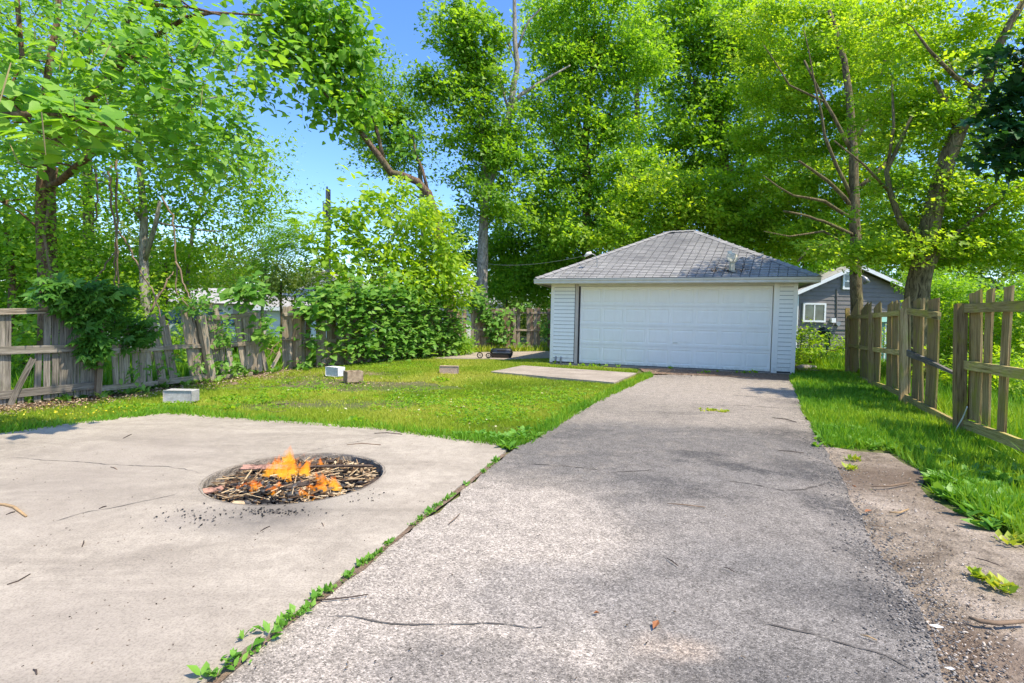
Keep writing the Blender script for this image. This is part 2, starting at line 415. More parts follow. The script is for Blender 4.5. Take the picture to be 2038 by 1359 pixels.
# --- soil / grass floor
n = NT('soil_ground'); v = n.world()
a = n.noise(v, 0.8, 5, 0.6); b_ = n.noise(v, 9, 5, 0.7); c_ = n.noise(v, 60, 3, 0.7)
c = n.ramp(b_, [(0.3, (0.13, 0.095, 0.06)), (0.6, (0.25, 0.19, 0.13))])
c = n.mix(n.ramp(a, [(0.42, 0.75), (0.62, 0.25)]), c, (0.09, 0.16, 0.02))
c = n.mix(1.0, c, n.ramp(c_, [(0.3, 0.6), (0.65, 1.15)]), 'MULTIPLY')
n.bump(n.math('ADD', b_, c_), 0.8, 0.03); M['soil'] = n.fin(c, 1, 0.05)
ground = sheet('ground', [(-500, -60), (500, -60), (500, 900), (-500, 900)], -0.03, M['soil'], hole=(PITC, PITR+0.07))

# --- old concrete
def concrete(name, base, low, stains=(), speck=0.55):
    n = NT(name); v = n.world()
    w = n.noise(v, 1.1, 5, 0.62, 0.6); f = n.noise(v, 14, 6, 0.7); g = n.noise(v, 95, 4, 0.75); sp = n.noise(v, 210, 2, 0.6)
    st = n.noise(n.coord(src=v, scale=(0.35, 1.4, 1), rot=(0, 0, 0.4)), 1.6, 5, 0.65, 1.0)
    c = n.ramp(w, [(0.3, low), (0.66, base)])
    c = n.mix(n.ramp(st, [(0.45, 0.0), (0.68, 0.75)]), c, tuple(x*0.74 for x in low)); c = n.mix(n.ramp(n.noise(v, 2.6, 6, .7, 1.2), [(.5, 0), (.66, .45)]), c, tuple(x*.8 for x in low))
    c = n.mix(1.0, c, n.ramp(f, [(0.25, 0.80), (0.6, 1.04)]), 'MULTIPLY')
    c = n.mix(1.0, c, n.ramp(g, [(0.3, speck), (0.52, 1.0), (0.75, 1.1)]), 'MULTIPLY')
    c = n.mix(n.ramp(sp, [(0.28, 0.6), (0.37, 0.0)]), c, (0.12, 0.10, 0.085)); c = n.mix(n.ramp(n.noise(v, 26, 7, .8, .6), [(.33, .5), (.44, 0)]), c, tuple(x*.55 for x in low)); c = n.mix(n.ramp(n.noise(v, 5, 6, .75), [(.56, 0), (.7, .35)]), c, tuple(min(1, x*1.18) for x in base))
    for (x, y, r, col, am) in stains:
        vm = n.n.new('ShaderNodeVectorMath'); vm.operation = 'DISTANCE'
        wv = n.mix(0.14, v, n.noise(v, 3.5, 4, 0.6, out='Color'), 'ADD')
        n.link(wv, vm.inputs[0]); vm.inputs[1].default_value = (x + .07, y + .07, 0.07)
        k = n.ramp(n.math('DIVIDE', vm.outputs['Value'], r), [(0.35, am), (1.0, 0)])
        k = n.math('MULTIPLY', k, n.ramp(f, [(0.3, 0.5), (0.6, 1.0)]))
        c = n.mix(k, c, col)
    n.bump(n.math('ADD', n.math('MULTIPLY', f, 0.6), n.math('MULTIPLY', g, 0.6)), 0.35, 0.012)
    return n.fin(c, 0.92, 0.2)
_s = G(540, 1020); _s2 = G(380, 1030); _s3 = G(270, 900); _s4 = G(700, 1000)
M['conc'] = concrete('patio_concrete', (0.455, 0.395, 0.315), (0.345, 0.295, 0.232),
    [(_s.x, _s.y, .42, (0.10, 0.09, 0.08), 0.75), (_s2.x, _s2.y, .25, (0.16, 0.14, 0.13), 0.35), (_s3.x, _s3.y, 1.2, (0.26, 0.22, 0.19), 0.35),
     (_s4.x, _s4.y, .35, (0.2, 0.18, 0.15), 0.25), (-2.9, 3.2, .9, (0.28, 0.24, 0.2), 0.35), (-1.7, 1.7, .8, (0.28, 0.24, 0.2), 0.3)])
M['conc2'] = concrete('slab_concrete', (0.44, 0.375, 0.305), (0.34, 0.285, 0.23))
jA, jB = G(1005, 903), G(505, 1292)
jd = (jB - jA).normalized(); jn = Vector((jd.y, -jd.x, 0))
if jn.x < 0: jn = -jn
# joint line continues behind the camera
jF = jA + jd * 7.5
patio_pts = [G(1013, 886), G(900, 868), G(760, 852), G(640, 842), G(500, 833), G(330, 819), G(170, 838), G(0, 862), G(-330, 905)]
patio = sheet('patio_slab', [jA - jn*.02] + patio_pts + [Vector((-7.5, -3)), jF - jn*.02], 0.0, M['conc'], hole=(PITC, PITR), thick=0.09, jag=0.006, sub=0.12)

# --- worn asphalt
def blob(n, v, c, x, y, rx, ry, rot, col, am, wob=0.35, soft=0.4, brk=None):
    vm = n.n.new('ShaderNodeMapping'); vm.vector_type = 'TEXTURE'
    wv = n.mix(wob, v, n.noise(v, 2.6, 5, 0.68, out='Color'), 'ADD')
    n.link(wv, vm.inputs[0]); vm.inputs['Location'].default_value = (x + wob/2, y + wob/2, wob/2)
    vm.inputs['Rotation'].default_value = (0, 0, rot); vm.inputs['Scale'].default_value = (rx, ry, 50)
    ln = n.n.new('ShaderNodeVectorMath'); ln.operation = 'LENGTH'; n.link(vm.outputs[0], ln.inputs[0])
    k = n.ramp(ln.outputs['Value'], [(1-soft, am), (1.0, 0)])
    if brk is not None: k = n.math('MULTIPLY', k, brk)
    return n.mix(k, c, col)
n = NT('worn_asphalt'); v = n.world()
w = n.noise(v, 0.7, 6, 0.65, 0.5); f = n.noise(v, 8, 6, 0.7); g = n.noise(v, 70, 3, 0.7)
vc = n.voro(v, 190, out='Color'); vd = n.voro(v, 190)
sepx = n.n.new('ShaderNodeSeparateColor'); n.link(vc, sepx.inputs[0])
c = n.ramp(w, [(0.3, (0.235, 0.212, 0.185)), (0.6, (0.345, 0.305, 0.26))])
brk = n.ramp(n.noise(v, 15, 8, .85, 1.2), [(.40, .05), (.54, 1.0)]); brk2 = n.ramp(n.noise(v, 3.2, 7, .78, 1.0), [(.34, .25), (.5, 1.0)]); LIGHT = (0.44, 0.39, 0.335); MIDA = (0.175, 0.165, 0.155); TAR = (0.055, 0.055, 0.058)
p = G(1290, 800); c = blob(n, v, c, G(1400, 775).x, G(1400, 775).y, 2.6, 2.1, 0.2, (0.38, 0.335, 0.29), 0.85)
p = G(900, 1150); c = blob(n, v, c, G(880, 1080).x, G(880, 1080).y, 1.1, 1.5, 0.3, LIGHT, 0.95, .6, .3, brk2)
c = blob(n, v, c, G(1180, 1060).x, G(1180, 1060).y, 1.0, .9, 0, LIGHT, 0.9, .6, .3, brk2); c = blob(n, v, c, G(1250, 1210).x, G(1250, 1210).y, .6, .4, 0, LIGHT, 0.85, .5, .4, brk2)
p = G(1280, 890); c = blob(n, v, c, p.x, p.y, 2.3, 1.5, 0.0, MIDA, 0.9, .6, .3, brk2)
p = G(1450, 1000); c = blob(n, v, c, p.x, p.y, 1.1, 1.2, 0.0, (0.22, 0.205, 0.19), 0.7)
p = G(1500, 1200); c = blob(n, v, c, p.x, p.y, .9, .8, 0.0, (0.20, 0.19, 0.18), 0.7)
p = G(1340, 1285); c = blob(n, v, c, p.x, p.y, .22, .12, 0.0, (0.44, 0.35, 0.27), 0.7, 0.2, .8, brk2)
p = G(1080, 1180); c = blob(n, v, c, p.x, p.y, .5, .35, 0.0, (0.27, 0.25, 0.23), 0.55)
p = G(950, 1330); c = blob(n, v, c, p.x, p.y, .5, .2, 0.0, (0.24, 0.22, 0.20), 0.6)
for (x, y, rx, ry, rot, am) in [(1500, 857, .95, .2, -.05, .5), (1400, 902, .35, .2, .1, .8), (1480, 928, .55, .14, -.6, .85), (1310, 955, .5, .18, -.3, .6),
        (1390, 980, .5, .2, -.2, .55), (1350, 917, .12, .1, 0, .8), (1360, 820, .7, .14, 0, .45), (1560, 797, .5, .45, 0, .5), (1260, 990, .4, .12, 0, .5),
        (1600, 870, .5, .8, .25, .6), (1650, 945, .36, .7, .3, .75), (1695, 1015, .3, .5, .3, .85), (1750, 1110, .24, .34, .3, .9), (1800, 1210, .3, .26, .2, .85), (1700, 1180, .45, .2, 0, .45), (1400, 1130, .5, .12, .2, .35), (1250, 1050, .35, .12, .3, .35), (1640, 1330, .5, .16, 0, .5), (1490, 1350, .3, .15, 0, .5), (1600, 800, .35, .25, 0, .6), (1150, 860, .6, .3, .5, .4), (1290, 1340, .4, .12, 0, .4), (840, 1290, .35, .15, 0, .35),
        (1590, 1180, .3, .12, 0, .35), (1160, 905, .5, .1, 0, .35), (1490, 788, .28, .16, 0, .7), (1010, 870, .5, .15, .6, .35), (1230, 1165, .3, .1, 0, .35)]:
    p = G(x, y); c = blob(n, v, c, p.x, p.y, rx, ry, rot, TAR, min(1, am*(.62 if y > 1040 else .9)), 0.45, 0.5, brk)
c = n.mix(1.0, c, n.ramp(f, [(0.28, 0.72), (0.6, 1.06)]), 'MULTIPLY')
c = n.mix(1.0, c, n.ramp(g, [(0.3, 0.62), (0.55, 1.0), (0.75, 1.12)]), 'MULTIPLY')
c = n.mix(1.0, c, n.ramp(sepx.outputs[0], [(0.0, 0.42), (0.3, 0.80), (0.7, 1.08), (1.0, 1.6)]), 'MULTIPLY'); c = n.mix(n.ramp(n.noise(v, 48, 4, .75), [(.33, .55), (.42, 0)]), c, (.06, .055, .05)); c = n.mix(1.0, c, (1.02, 1.0, .965, 1), 'MULTIPLY')
n.bump(n.math('ADD', n.math('MULTIPLY', vd, -0.7), n.math('MULTIPLY', f, 1.2)), 0.5, 0.012)
M['asph'] = n.fin(c, 0.9, 0.2)
dr_l = [G(1060, 873), G(1150, 816), G(1215, 783), G(1262, 760), G(1300, 746)]
dr_r = [G(1572, 752), G(1583, 775), G(1597, 815), G(1622, 858), G(1645, 895), G(1675, 950), G(1700, 1005), G(1735, 1075), G(1800, 1150), G(1835, 1215), G(1862, 1290), G(1880, 1359), G(1950, 1600), Vector((3.2, -3, 0))]
drive = sheet('driveway', [jF, jA + jn*.01] + dr_l + [G(1420, 741)] + dr_r, -0.008, M['asph'], thick=0.05, jag=0.022, sub=0.16)

# --- sandy dirt shoulder
n = NT('sandy_dirt'); v = n.world()
w = n.noise(v, 1.3, 6, 0.65, 1.0); f = n.noise(v, 11, 6, 0.72); g = n.noise(v, 80, 3, 0.7)
c = n.ramp(w, [(0.32, (0.17, 0.135, 0.10)), (0.46, (0.33, 0.27, 0.205)), (0.66, (0.45, 0.375, 0.30))])
c = n.mix(1.0, c, n.ramp(f, [(0.28, 0.55), (0.6, 1.08)]), 'MULTIPLY')
c = n.mix(1.0, c, n.ramp(g, [(0.3, 0.5), (0.52, 1.0), (0.75, 1.2)]), 'MULTIPLY')
p = G(1760, 945); c = blob(n, v, c, p.x, p.y, 1.2, .5, 0.3, (0.12, 0.085, 0.06), 0.75, 0.4, 0.7)
p = G(1950, 1010); c = blob(n, v, c, p.x, p.y, .6, .4, 0.3, (0.14, 0.10, 0.07), 0.7, 0.4, 0.7)
p = G(1960, 1290); c = blob(n, v, c, p.x, p.y, .5, .3, 0.0, (0.15, 0.105, 0.075), 0.7, 0.3, 0.8)
n.bump(n.math('ADD', f, n.math('MULTIPLY', g, .5)), 0.9, 0.03); M['dirt'] = n.fin(c, 1, 0.05)
sheet('dirt_shoulder', [G(1560, 752), G(1600, 830), G(1630, 880), G(1700, 893), G(1770, 898), G(1850, 940), G(1850, 985), G(1960, 1040), G(2060, 1090), G(2400, 1200), Vector((9, 1)), Vector((9, -3)), Vector((1.5, -3)), Vector((1.2, 1.0)), G(1600, 1100), G(1560, 950)][::-1], -0.022, M['dirt'], jag=0.04)
# --- bare soil along the left fence, and threshold strip before the garage
n = NT('brown_litter_soil'); v = n.world(); f = n.noise(v, 16, 6, 0.75); g = n.noise(v, 90, 3, 0.7)
c = n.ramp(f, [(0.3, (0.12, 0.08, 0.05)), (0.55, (0.28, 0.20, 0.14)), (0.75, (0.42, 0.33, 0.24))])
c = n.mix(1.0, c, n.ramp(g, [(0.3, 0.5), (0.55, 1.0)]), 'MULTIPLY'); n.bump(f, 1, 0.03); M['litter'] = n.fin(c, 1, 0.05)
sheet('soil_bed', [G(-260, 850), G(-100, 835), G(90, 812), G(230, 795), G(330, 782), G(470, 762), G(560, 748), G(640, 745), G(700, 758), G(770, 745), G(700, 726), G(600, 720), G(420, 738), G(200, 772), G(0, 796), G(-260, 825)], -0.026, M['litter'], jag=0.05)
sheet('threshold_strip', [G(1270, 733), G(1290, 743), G(1420, 748), G(1575, 757), G(1640, 752), G(1586, 738), G(1400, 731)], -0.002, M['litter'], jag=0.02)
pad = sheet('concrete_pad', [G(977, 739, .035), G(1040, 727, .035), G(1267, 742, .035), G(1222, 761, .035)], 0.035, M['conc2'], thick=0.08, jag=0.008)
sheet('back_path', [G(862, 712), G(930, 701), G(1100, 698), G(1097, 712), G(1000, 714)], -0.005, M['conc2'], thick=0.03, jag=0.01)

# --- cracks: narrow dirt-filled grooves
M['crack'] = plain('crack_dirt', (0.12, 0.105, 0.09), 1, 0.4, 12)
def crack(pts, w, z, name='crack'):
    P = [G(*p) for p in pts]; V = []; F = []; Q = []
    for i in range(len(P)-1):
        k = max(2, int((P[i+1]-P[i]).length/0.04))
        for j in range(k): Q.append(P[i].lerp(P[i+1], j/k))
    Q.append(P[-1])
    off = 0
    for i, q in enumerate(Q):
        d = (Q[min(i+1, len(Q)-1)] - Q[max(i-1, 0)]).normalized(); nn = Vector((-d.y, d.x, 0))
        off = off*.8 + random.gauss(0, .006); ww = w*random.uniform(.15, 1.4)*(1 - abs(2*i/len(Q)-1)**6)
        V += [q + nn*(off+ww/2) + Vector((0, 0, z)), q + nn*(off-ww/2) + Vector((0, 0, z))]
        if i: F.append((2*i-2, 2*i-1, 2*i+1, 2*i))
    o = mk(name, V, F, M['crack']); return tag(o, kind='structure')
crack([(20, 910), (130, 918), (240, 926), (330, 930), (400, 942)], .006, .003)
crack([(590, 905), (660, 888), (740, 873), (800, 861)], .006, .003)
crack([(90, 1042), (180, 1020), (260, 1004), (350, 985)], .006, .003)
crack([(640, 1228), (700, 1224), (780, 1236), (870, 1243), (960, 1241), (1080, 1246)], .010, -.004)
crack([(1500, 1235), (1600, 1258), (1680, 1282), (1760, 1305), (1850, 1350)], .010, -.004)
crack([(1560, 975), (1600, 972), (1640, 962)], .014, -.004)
crack([(1050, 922), (1120, 926), (1190, 933)], .014, -.004)
crack([(1360, 800), (1410, 806), (1470, 805), (1560, 812)], .018, -.004)
crack([(1210, 940), (1290, 935), (1320, 925)], .012, -.004)
crack([(1440, 955), (1500, 962), (1560, 975)], .012, -.004)
# joint between patio and driveway, packed with sand
V = []; F = []
for i in range(60):
    q = jA + jd*(i*7.4/59); a_ = -.018 + random.gauss(0, .004); b_2 = .008 + abs(random.gauss(0, .012))
    V += [q + jn*a_ + Vector((0, 0, -.004)), q + jn*b_2 + Vector((0, 0, -.003))]
    if i: F.append((2*i-2, 2*i-1, 2*i+1, 2*i))
tag(mk('joint_sand', V, F, M['litter']), kind='structure')

# ================================================================== GARAGE
GO = G(1581, 745); GL = G(1094, 722); GO.z = GL.z = 0
gu = (GL - GO).normalized(); gv = Vector((-gu.y, gu.x, 0))
if gv.y < 0: gv = -gv
GW = (GL - GO).length; GD = 6.6
GM = frame(GO, gu, gv, Vector((0, 0, 1)))          # local x: to the left along the front, y: back
def gx(px):                                        # px -> distance along the front
    p = PL(px, 650, GO, GL); return (p - GO).dot(gu)
wallh = 2.37; HD = (PL(1350, 569, GO, GL)).z
n = NT('white_vinyl'); v = n.world(); f = n.noise(v, 3, 4, .6); g = n.noise(n.coord(src=v, scale=(9, 9, 2)), 2, 5, .7)
sz = n.n.new('ShaderNodeSeparateXYZ'); n.link(v, sz.inputs[0])
c = n.mix(n.ramp(g, [(.45, 0), (.8, .25)]), (0.88, 0.84, 0.75), (0.68, 0.63, 0.52))
c = n.mix(n.math('MULTIPLY', n.ramp(sz.outputs[2], [(0.0, .65), (.35, 0)]), n.ramp(n.noise(v, 9, 5, .7), [(.35, 0), (.65, 1)])), c, (0.42, 0.40, 0.30))
M['vinyl'] = n.fin(c, 0.55, 0.35)
n = NT('white_door_paint'); v = n.world(); g = n.noise(n.coord(src=v, scale=(5, 5, 1.5)), 1.5, 6, .7); g2 = n.noise(v, 12, 5, .75)
sz = n.n.new('ShaderNodeSeparateXYZ'); n.link(v, sz.inputs[0])
c = n.mix(n.ramp(g, [(.42, 0), (.8, .3)]), (0.88, 0.84, 0.75), (0.72, 0.66, 0.54))
k = n.math('MULTIPLY', n.ramp(sz.outputs[2], [(0.0, .8), (.06, .5), (.14, 0)]), n.ramp(g2, [(.35, 0), (.6, 1)]))
c = n.mix(k, c, (0.38, 0.37, 0.28)); c = n.mix(n.ramp(g2, [(.68, 0), (.76, .35)]), c, (0.55, 0.53, 0.47))
M['doorpaint'] = n.fin(c, 0.45, 0.4)
M['trim'] = plain('cream_trim', (0.72, 0.70, 0.62), 0.5, 0.14, 4)
M['trimtan'] = plain('tan_door_trim', (0.55, 0.47, 0.40), 0.6, 0.2, 5)
M['gutter'] = plain('cream_gutter', (0.66, 0.63, 0.54), 0.45, 0.16, 5)
M['blackrubber'] = plain('black_rubber', (0.02, 0.02, 0.02), 0.8)
garage = thing('garage', 'white sided detached garage with wide white sectional door and grey shingled hip roof', 'garage', M=GM)
gk = dict(parent=garage, M=GM)
xdr, xdl = gx(1537), gx(1153)
xtr = xdr - 0.14; xtl = xdl + 0.13
B = Buf(); B.box(0.03, xtr-.02, .03, .15, 0, wallh).box(xtl+.02, GW-.03, .03, .15, 0, wallh).box(xtr-.02, xtl+.02, .03, .15, HD+.12, wallh)
B.box(0.02, .15, .15, GD, 0, wallh).box(GW-.15, GW-.02, .15, GD, 0, wallh).box(.15, GW-.15, GD-.15, GD, 0, wallh)
B.out('wall', plain('lap_shade_sheathing', (0.10, 0.09, 0.085), .9), **gk)  # sheathing coloured dark so the board gaps show as lap shadow lines
B = Buf().box(-.02, GW+.02, -.02, GD+.02, -.1, .02); B.out('foundation', M['conc2'], **gk)
def siding(x0, x1, name='siding_board'):
    h = 0.108; k = 0; z = .06; me = None; hb = h - .007
    while z < wallh - .05:
        V = [(x0, .029, 0.012), (x1, .029, 0.012), (x1, -.012, .002), (x0, -.012, .002), (x0, .010, hb), (x1, .010, hb), (x0, .029, hb), (x1, .029, hb)]
        F = [(0, 3, 2, 1)[::-1], (3, 4, 5, 2)[::-1], (4, 6, 7, 5)[::-1], (0, 4, 3), (1, 2, 5)]
        if me is None: o = mk(name, V, [f[::-1] for f in F], M['vinyl'], garage, GM @ Matrix.Translation((0, 0, z))); me = o.data
        else: o = put(bpy.data.objects.new(name, me), garage, GM @ Matrix.Translation((0, 0, z)))
        z += h
siding(.09, xtr-.0); siding(xtl+.02, GW-.07)
for x in (0, GW-.09):
    Buf().box(x, x+.09, -.012, .1, .03, wallh-.03).out('corner_trim', M['vinyl'], **gk)
Buf().box(xtr+.002, xdr-.01, -.02, .14, .0, HD+.1).out('door_trim', M['vinyl'], **gk)
Buf().box(xdl+.04, xtl, -.02, .14, .0, HD+.1).out('door_trim', M['trimtan'], **gk)
Buf().box(xdr-.012, xdl+.042, -.022, .14, HD+.003, HD+.13).out('door_header', M['trim'], **gk)
Buf().box(xdl+.003, xdl+.038, .03, .14, .0, HD).out('weather_seal', M['blackrubber'], **gk)
# sectional door with embossed panels
def door_section(x0, x1, z0, z1):
    V = []; F = []; yf = .065
    def q(a, b, c_, d): k = len(V); V.extend([a, b, c_, d]); F.append((k, k+1, k+2, k+3))
    ncol = 8; cw = (x1-x0)/ncol; mx = .035; mz = .075
    def ring(r0, r1):
        (a0, b0, c0, d0, y0), (a1, b1, c1, d1, y1) = r0, r1
        P = [(a0, y0, c0), (b0, y0, c0), (b0, y0, d0), (a0, y0, d0)]; Q = [(a1, y1, c1), (b1, y1, c1), (b1, y1, d1), (a1, y1, d1)]
        for i in range(4): j = (i+1) % 4; q(P[i], Q[i], Q[j], P[j])
    for i in range(ncol):
        a, b = x0 + i*cw, x0 + (i+1)*cw
        rs = [(a, b, z0, z1, yf), (a+mx, b-mx, z0+mz, z1-mz, yf), (a+mx+.018, b-mx-.018, z0+mz+.018, z1-mz-.018, yf+.009),
              (a+mx+.03, b-mx-.03, z0+mz+.03, z1-mz-.03, yf+.009), (a+mx+.06, b-mx-.06, z0+mz+.06, z1-mz-.06, yf+.002)]
        for k in range(4): ring(rs[k], rs[k+1])
        a_, b_, c_, d_, y_ = rs[-1]; q((a_, y_, c_), (a_, y_, d_), (b_, y_, d_), (b_, y_, c_))
    k = len(V); V.extend([(x0, yf, z0), (x1, yf, z0), (x1, yf+.04, z0), (x0, yf+.04, z0), (x0, yf, z1), (x1, yf, z1), (x1, yf+.04, z1), (x0, yf+.04, z1)])
    F.extend([(k, k+1, k+2, k+3), (k+4, k+7, k+6, k+5), (k, k+3, k+7, k+4), (k+1, k+5, k+6, k+2)])
    return V, F
door = mk('garage_door', boxv(xdr, xdl, .11, .13, .03, HD), BOXF, M['doorpaint'], **gk)
sh = (HD - .035)/4
for i in range(4):
    z0 = .035 + i*sh
    V, F = door_section(xdr+.006, xdl-.002, z0+.003, z0+sh-.005); mk('door_section', V, F, M['doorpaint'], door, GM)
Buf().box(xdr+.006, xdl-.002, .06, .11, .005, .036).out('bottom_seal', M['blackrubber'], door, GM)
Buf().box(xdr+2.3, xdr+2.42, .045, .066, sh*1+.14, sh*1+.17).out('handle', M['gutter'], door, GM)
# roof
OH = .38; ez = 2.44; E0 = (-OH, -OH); E1 = (GW+OH, -OH); Wd = GD + 2*OH
def atv(px, py, vv):      # where the photo's point lies on the plane y=vv of the garage
    A = GO + gv*vv; B2 = GL + gv*vv; d = ray(px, py); nn = gv
    p = CAMP + d*((A - CAMP).dot(nn)/d.dot(nn)); q = p - GO; return q.dot(gu), q.z
RV = 3.05
rxl, rz1 = atv(1331, 460, RV); rxr, rz2 = atv(1382, 462, RV); rz = (rz1+rz2)/2
rR = Vector((rxr, RV, rz)); rL = Vector((rxl, RV, rz))
A = Vector((-OH, -OH, ez)); Bq = Vector((GW+OH, -OH, ez)); Cq = Vector((GW+OH, GD+OH, ez)); Dq = Vector((-OH, GD+OH, ez))
n = NT('roof_deck'); M['deck'] = n.fin((0.2, 0.2, 0.2), .9)
def shinglemat(name, ca, cb, cd):
    n = NT(name); v = n.world(); r = n.objrand(); f = n.noise(v, 1.3, 5, .6); g = n.noise(v, 60, 3, .75); s_ = n.noise(n.coord(src=v, scale=(5, 5, 1)), 1, 5, .7)
    c = n.ramp(f, [(.3, ca), (.62, cb)])
    c = n.mix(1.0, c, n.ramp(r, [(0, .88), (1, 1.06)]), 'MULTIPLY')
    c = n.mix(n.ramp(s_, [(.55, 0), (.7, .6)]), c, cd)
    c = n.mix(1.0, c, n.ramp(g, [(.3, .6), (.6, 1.1)]), 'MULTIPLY'); n.bump(g, .4, .004); return n.fin(c, .95, .15)
M['shingle'] = shinglemat('grey_shingle', (0.23, 0.225, 0.22), (0.35, 0.34, 0.325), (0.15, 0.15, 0.155))
B = Buf()
B.add([A, Bq, rL, rR], [(0, 3, 2, 1)]); B.add([Bq, Cq, rL], [(0, 2, 1)]); B.add([Cq, Dq, rR, rL], [(0, 3, 2, 1)]); B.add([Dq, A, rR], [(0, 2, 1)])
B.add([A, Bq, Cq, Dq], [(0, 1, 2, 3)])
roof = B.out('roof', M['shingle'], **gk)
me = roof.data; me.materials.append(plain('dark_underlay', (0.07, 0.07, 0.07), .95)); me.polygons[0].material_index = 1
# front slope shingles
S0 = A.copy(); ax = Vector((1, 0, 0)); upv = ((rR+rL)/2 - (A+Bq)/2); upv.x = 0; SL = upv.length; upv.normalize(); nrm_ = ax.cross(upv).normalized()
if nrm_.z < 0: nrm_ = -nrm_
rows = 33; ex = SL/rows; tw = .215; sm = []
for k in range(3):
    d1, d2 = random.uniform(-.006, .006), random.uniform(-.006, .006)
    V = [(0.007, d1, .004), (tw-.009, d2, .004), (tw-.009, ex*1.0, .001), (.007, ex*1.0, .001), (.007, d1, .018), (tw-.009, d2, .018), (tw-.009, ex*1.0, .004), (.007, ex*1.0, .004)]
    mm = bpy.data.meshes.new('shingle'); mm.from_pydata(V, [], BOXF); mm.materials.append(M['shingle']); mm.update(); sm.append(mm)
cnt = 0; rest = Buf()
missing = set()
for r_ in range(rows):
    t0, t1 = r_/rows, (r_+.5)/rows
    xa = A.x + (rR.x - A.x)*t1; xb = Bq.x + (rL.x - Bq.x)*t1
    x = xa - (r_ % 2)*tw/2
    while x < xb - tw*.4:
        if x > xa - tw*.6:
            o_ = S0 + upv*(t0*SL) + Vector((x - A.x, 0, 0)) + nrm_*random.uniform(0, .004)
            if not (r_ == 31 and rL.x-.35 < x < rL.x+.1):
                Ms = GM @ frame(o_, ax, upv, nrm_) @ Matrix.Rotation(random.gauss(0, .012), 4, 'Z')
                if cnt < 300: put(bpy.data.objects.new('shingle', random.choice(sm)), roof, Ms); cnt += 1
                else: rest.add([Ms @ vv.co for vv in random.choice(sm).vertices], BOXF)
        x += tw
tag(rest.out('upper_shingles', M['shingle'], roof), kind='stuff')
def hipcap(a, b, k):
    for i in range(k):
        p = a.lerp(b, i/k); q = a.lerp(b, (i+1.25)/k) if i < k-1 else b; d = (q-p).normalized(); s_ = d.cross(Vector((0, 0, 1))).normalized(); u_ = s_.cross(d)
        L = (q-p).length; V = []
        for e, hh in ((0, .035), (L, .02)):
            for (sx, dz) in ((-.13, -.045), (0, .012), (.13, -.045)): V.append(p + d*e + s_*sx + u_*(dz + hh))
        mk('hip_cap', V, [(0, 1, 4, 3), (1, 2, 5, 4), (0, 2, 1), (3, 4, 5)], M['shingle'], roof, GM)
hipcap(A, rR, 18); hipcap(Bq, rL, 18); hipcap(rR, rL, 4)
# fascia, soffit, gutter
B = Buf().box(-OH+.03, GW+OH-.03, -OH, -OH+.02, ez-.15, ez-.003).box(-OH, -OH+.02, -OH, GD+OH, ez-.15, ez-.003).box(GW+OH-.02, GW+OH, -OH, GD+OH, ez-.15, ez-.003)
B.out('fascia', M['trim'], **gk)
Buf().box(-OH+.02, GW+OH-.02, -OH+.02, .0, wallh-.03, wallh-.015).box(-OH+.02, .0, 0, GD+OH, wallh-.03, wallh-.015).box(GW, GW+OH-.02, 0, GD+OH, wallh-.03, wallh-.015).out('soffit', M['trim'], **gk)
prof = [(-.002, 0), (-.075, 0), (-.09, .02), (-.088, .06), (-.11, .085), (-.12, .125), (-.108, .125), (-.09, .09), (-.075, .06), (-.07, .015), (-.002, .012)]
V = []; F = []
for x in (-OH-.02, GW+OH+.02):
    for (y, z) in prof: V.append((x, -OH+y, ez-.145+z))
m_ = len(prof)
for i in range(m_): F.append((i, (i+1) % m_, m_+(i+1) % m_, m_+i))
F += [tuple(range(m_-1, -1, -1)), tuple(range(m_, 2*m_))]
mk('gutter', V, F, M['gutter'], **gk)
B = Buf()
for i in range(46): x = -.25 + i*(GW+.5)/45; B.box(x, x+.05, -OH+.025, -OH+.12, wallh-.034, wallh-.0305)
B.out('soffit_vent', M['blackrubber'], **gk)
# conduit stubs at the lower left corner
M['grey_metal'] = plain('grey_metal', (0.33, 0.34, 0.35), .45, .2, 8, metal=.6)
M['black_metal'] = plain('black_metal', (0.016, 0.017, 0.018), .35, .3, 8, spec=.5)
for px in (1108, 1118):
    x = gx(px); b = Buf().tube([(x, -.04, 0), (x, -.04, .14), (x, .0, .19)], .026, 8).out('conduit_stub', M['grey_metal'], **gk)
# satellite dish and roof wire mast
def rp(px, py, off=0.0):    # point on front slope
    nw = (GM.to_3x3() @ nrm_); P0 = GM @ A; d = ray(px, py); return CAMP + d*((P0 + nw*off - CAMP).dot(nw)/d.dot(nw))
M['beige'] = plain('beige_plastic', (0.60, 0.55, 0.42), .5, .2, 6)
p = rp(1456, 541); sdh = thing('satellite_dish', 'beige satellite dish on a short mast near the right side of the garage roof', 'satellite dish', p)
Buf().box(p.x-.05, p.x+.05, p.y-.12, p.y+.12, p.z-.01, p.z+.03).out('mount_plate', M['grey_metal'], sdh)
Buf().tube([p, p+Vector((-.01, -.02, .22)), p+Vector((-.02, -.03, .34))], .03, 8).out('mast', M['beige'], sdh)
Buf().box(p.x-.06, p.x+.04, p.y-.1, p.y+.02, p.z+.02, p.z+.24).out('bracket', M['beige'], sdh)
q = p + Vector((-.02, -.05, .36)); B = Buf(); dn = Vector((.0, -.93, .36)).normalized(); da = dn.cross(Vector((0, 0, 1))).normalized(); db = da.cross(dn)
V = []; F = []; n_ = 16
for j, (rr, dp) in enumerate([(.0, .03), (.07, .024), (.125, .008), (.15, 0), (.15, -.012), (.07, .012), (.0, .018)]):
    for i in range(n_): V.append(q + (da*math.cos(2*math.pi*i/n_) + db*math.sin(2*math.pi*i/n_))*rr - dn*dp)
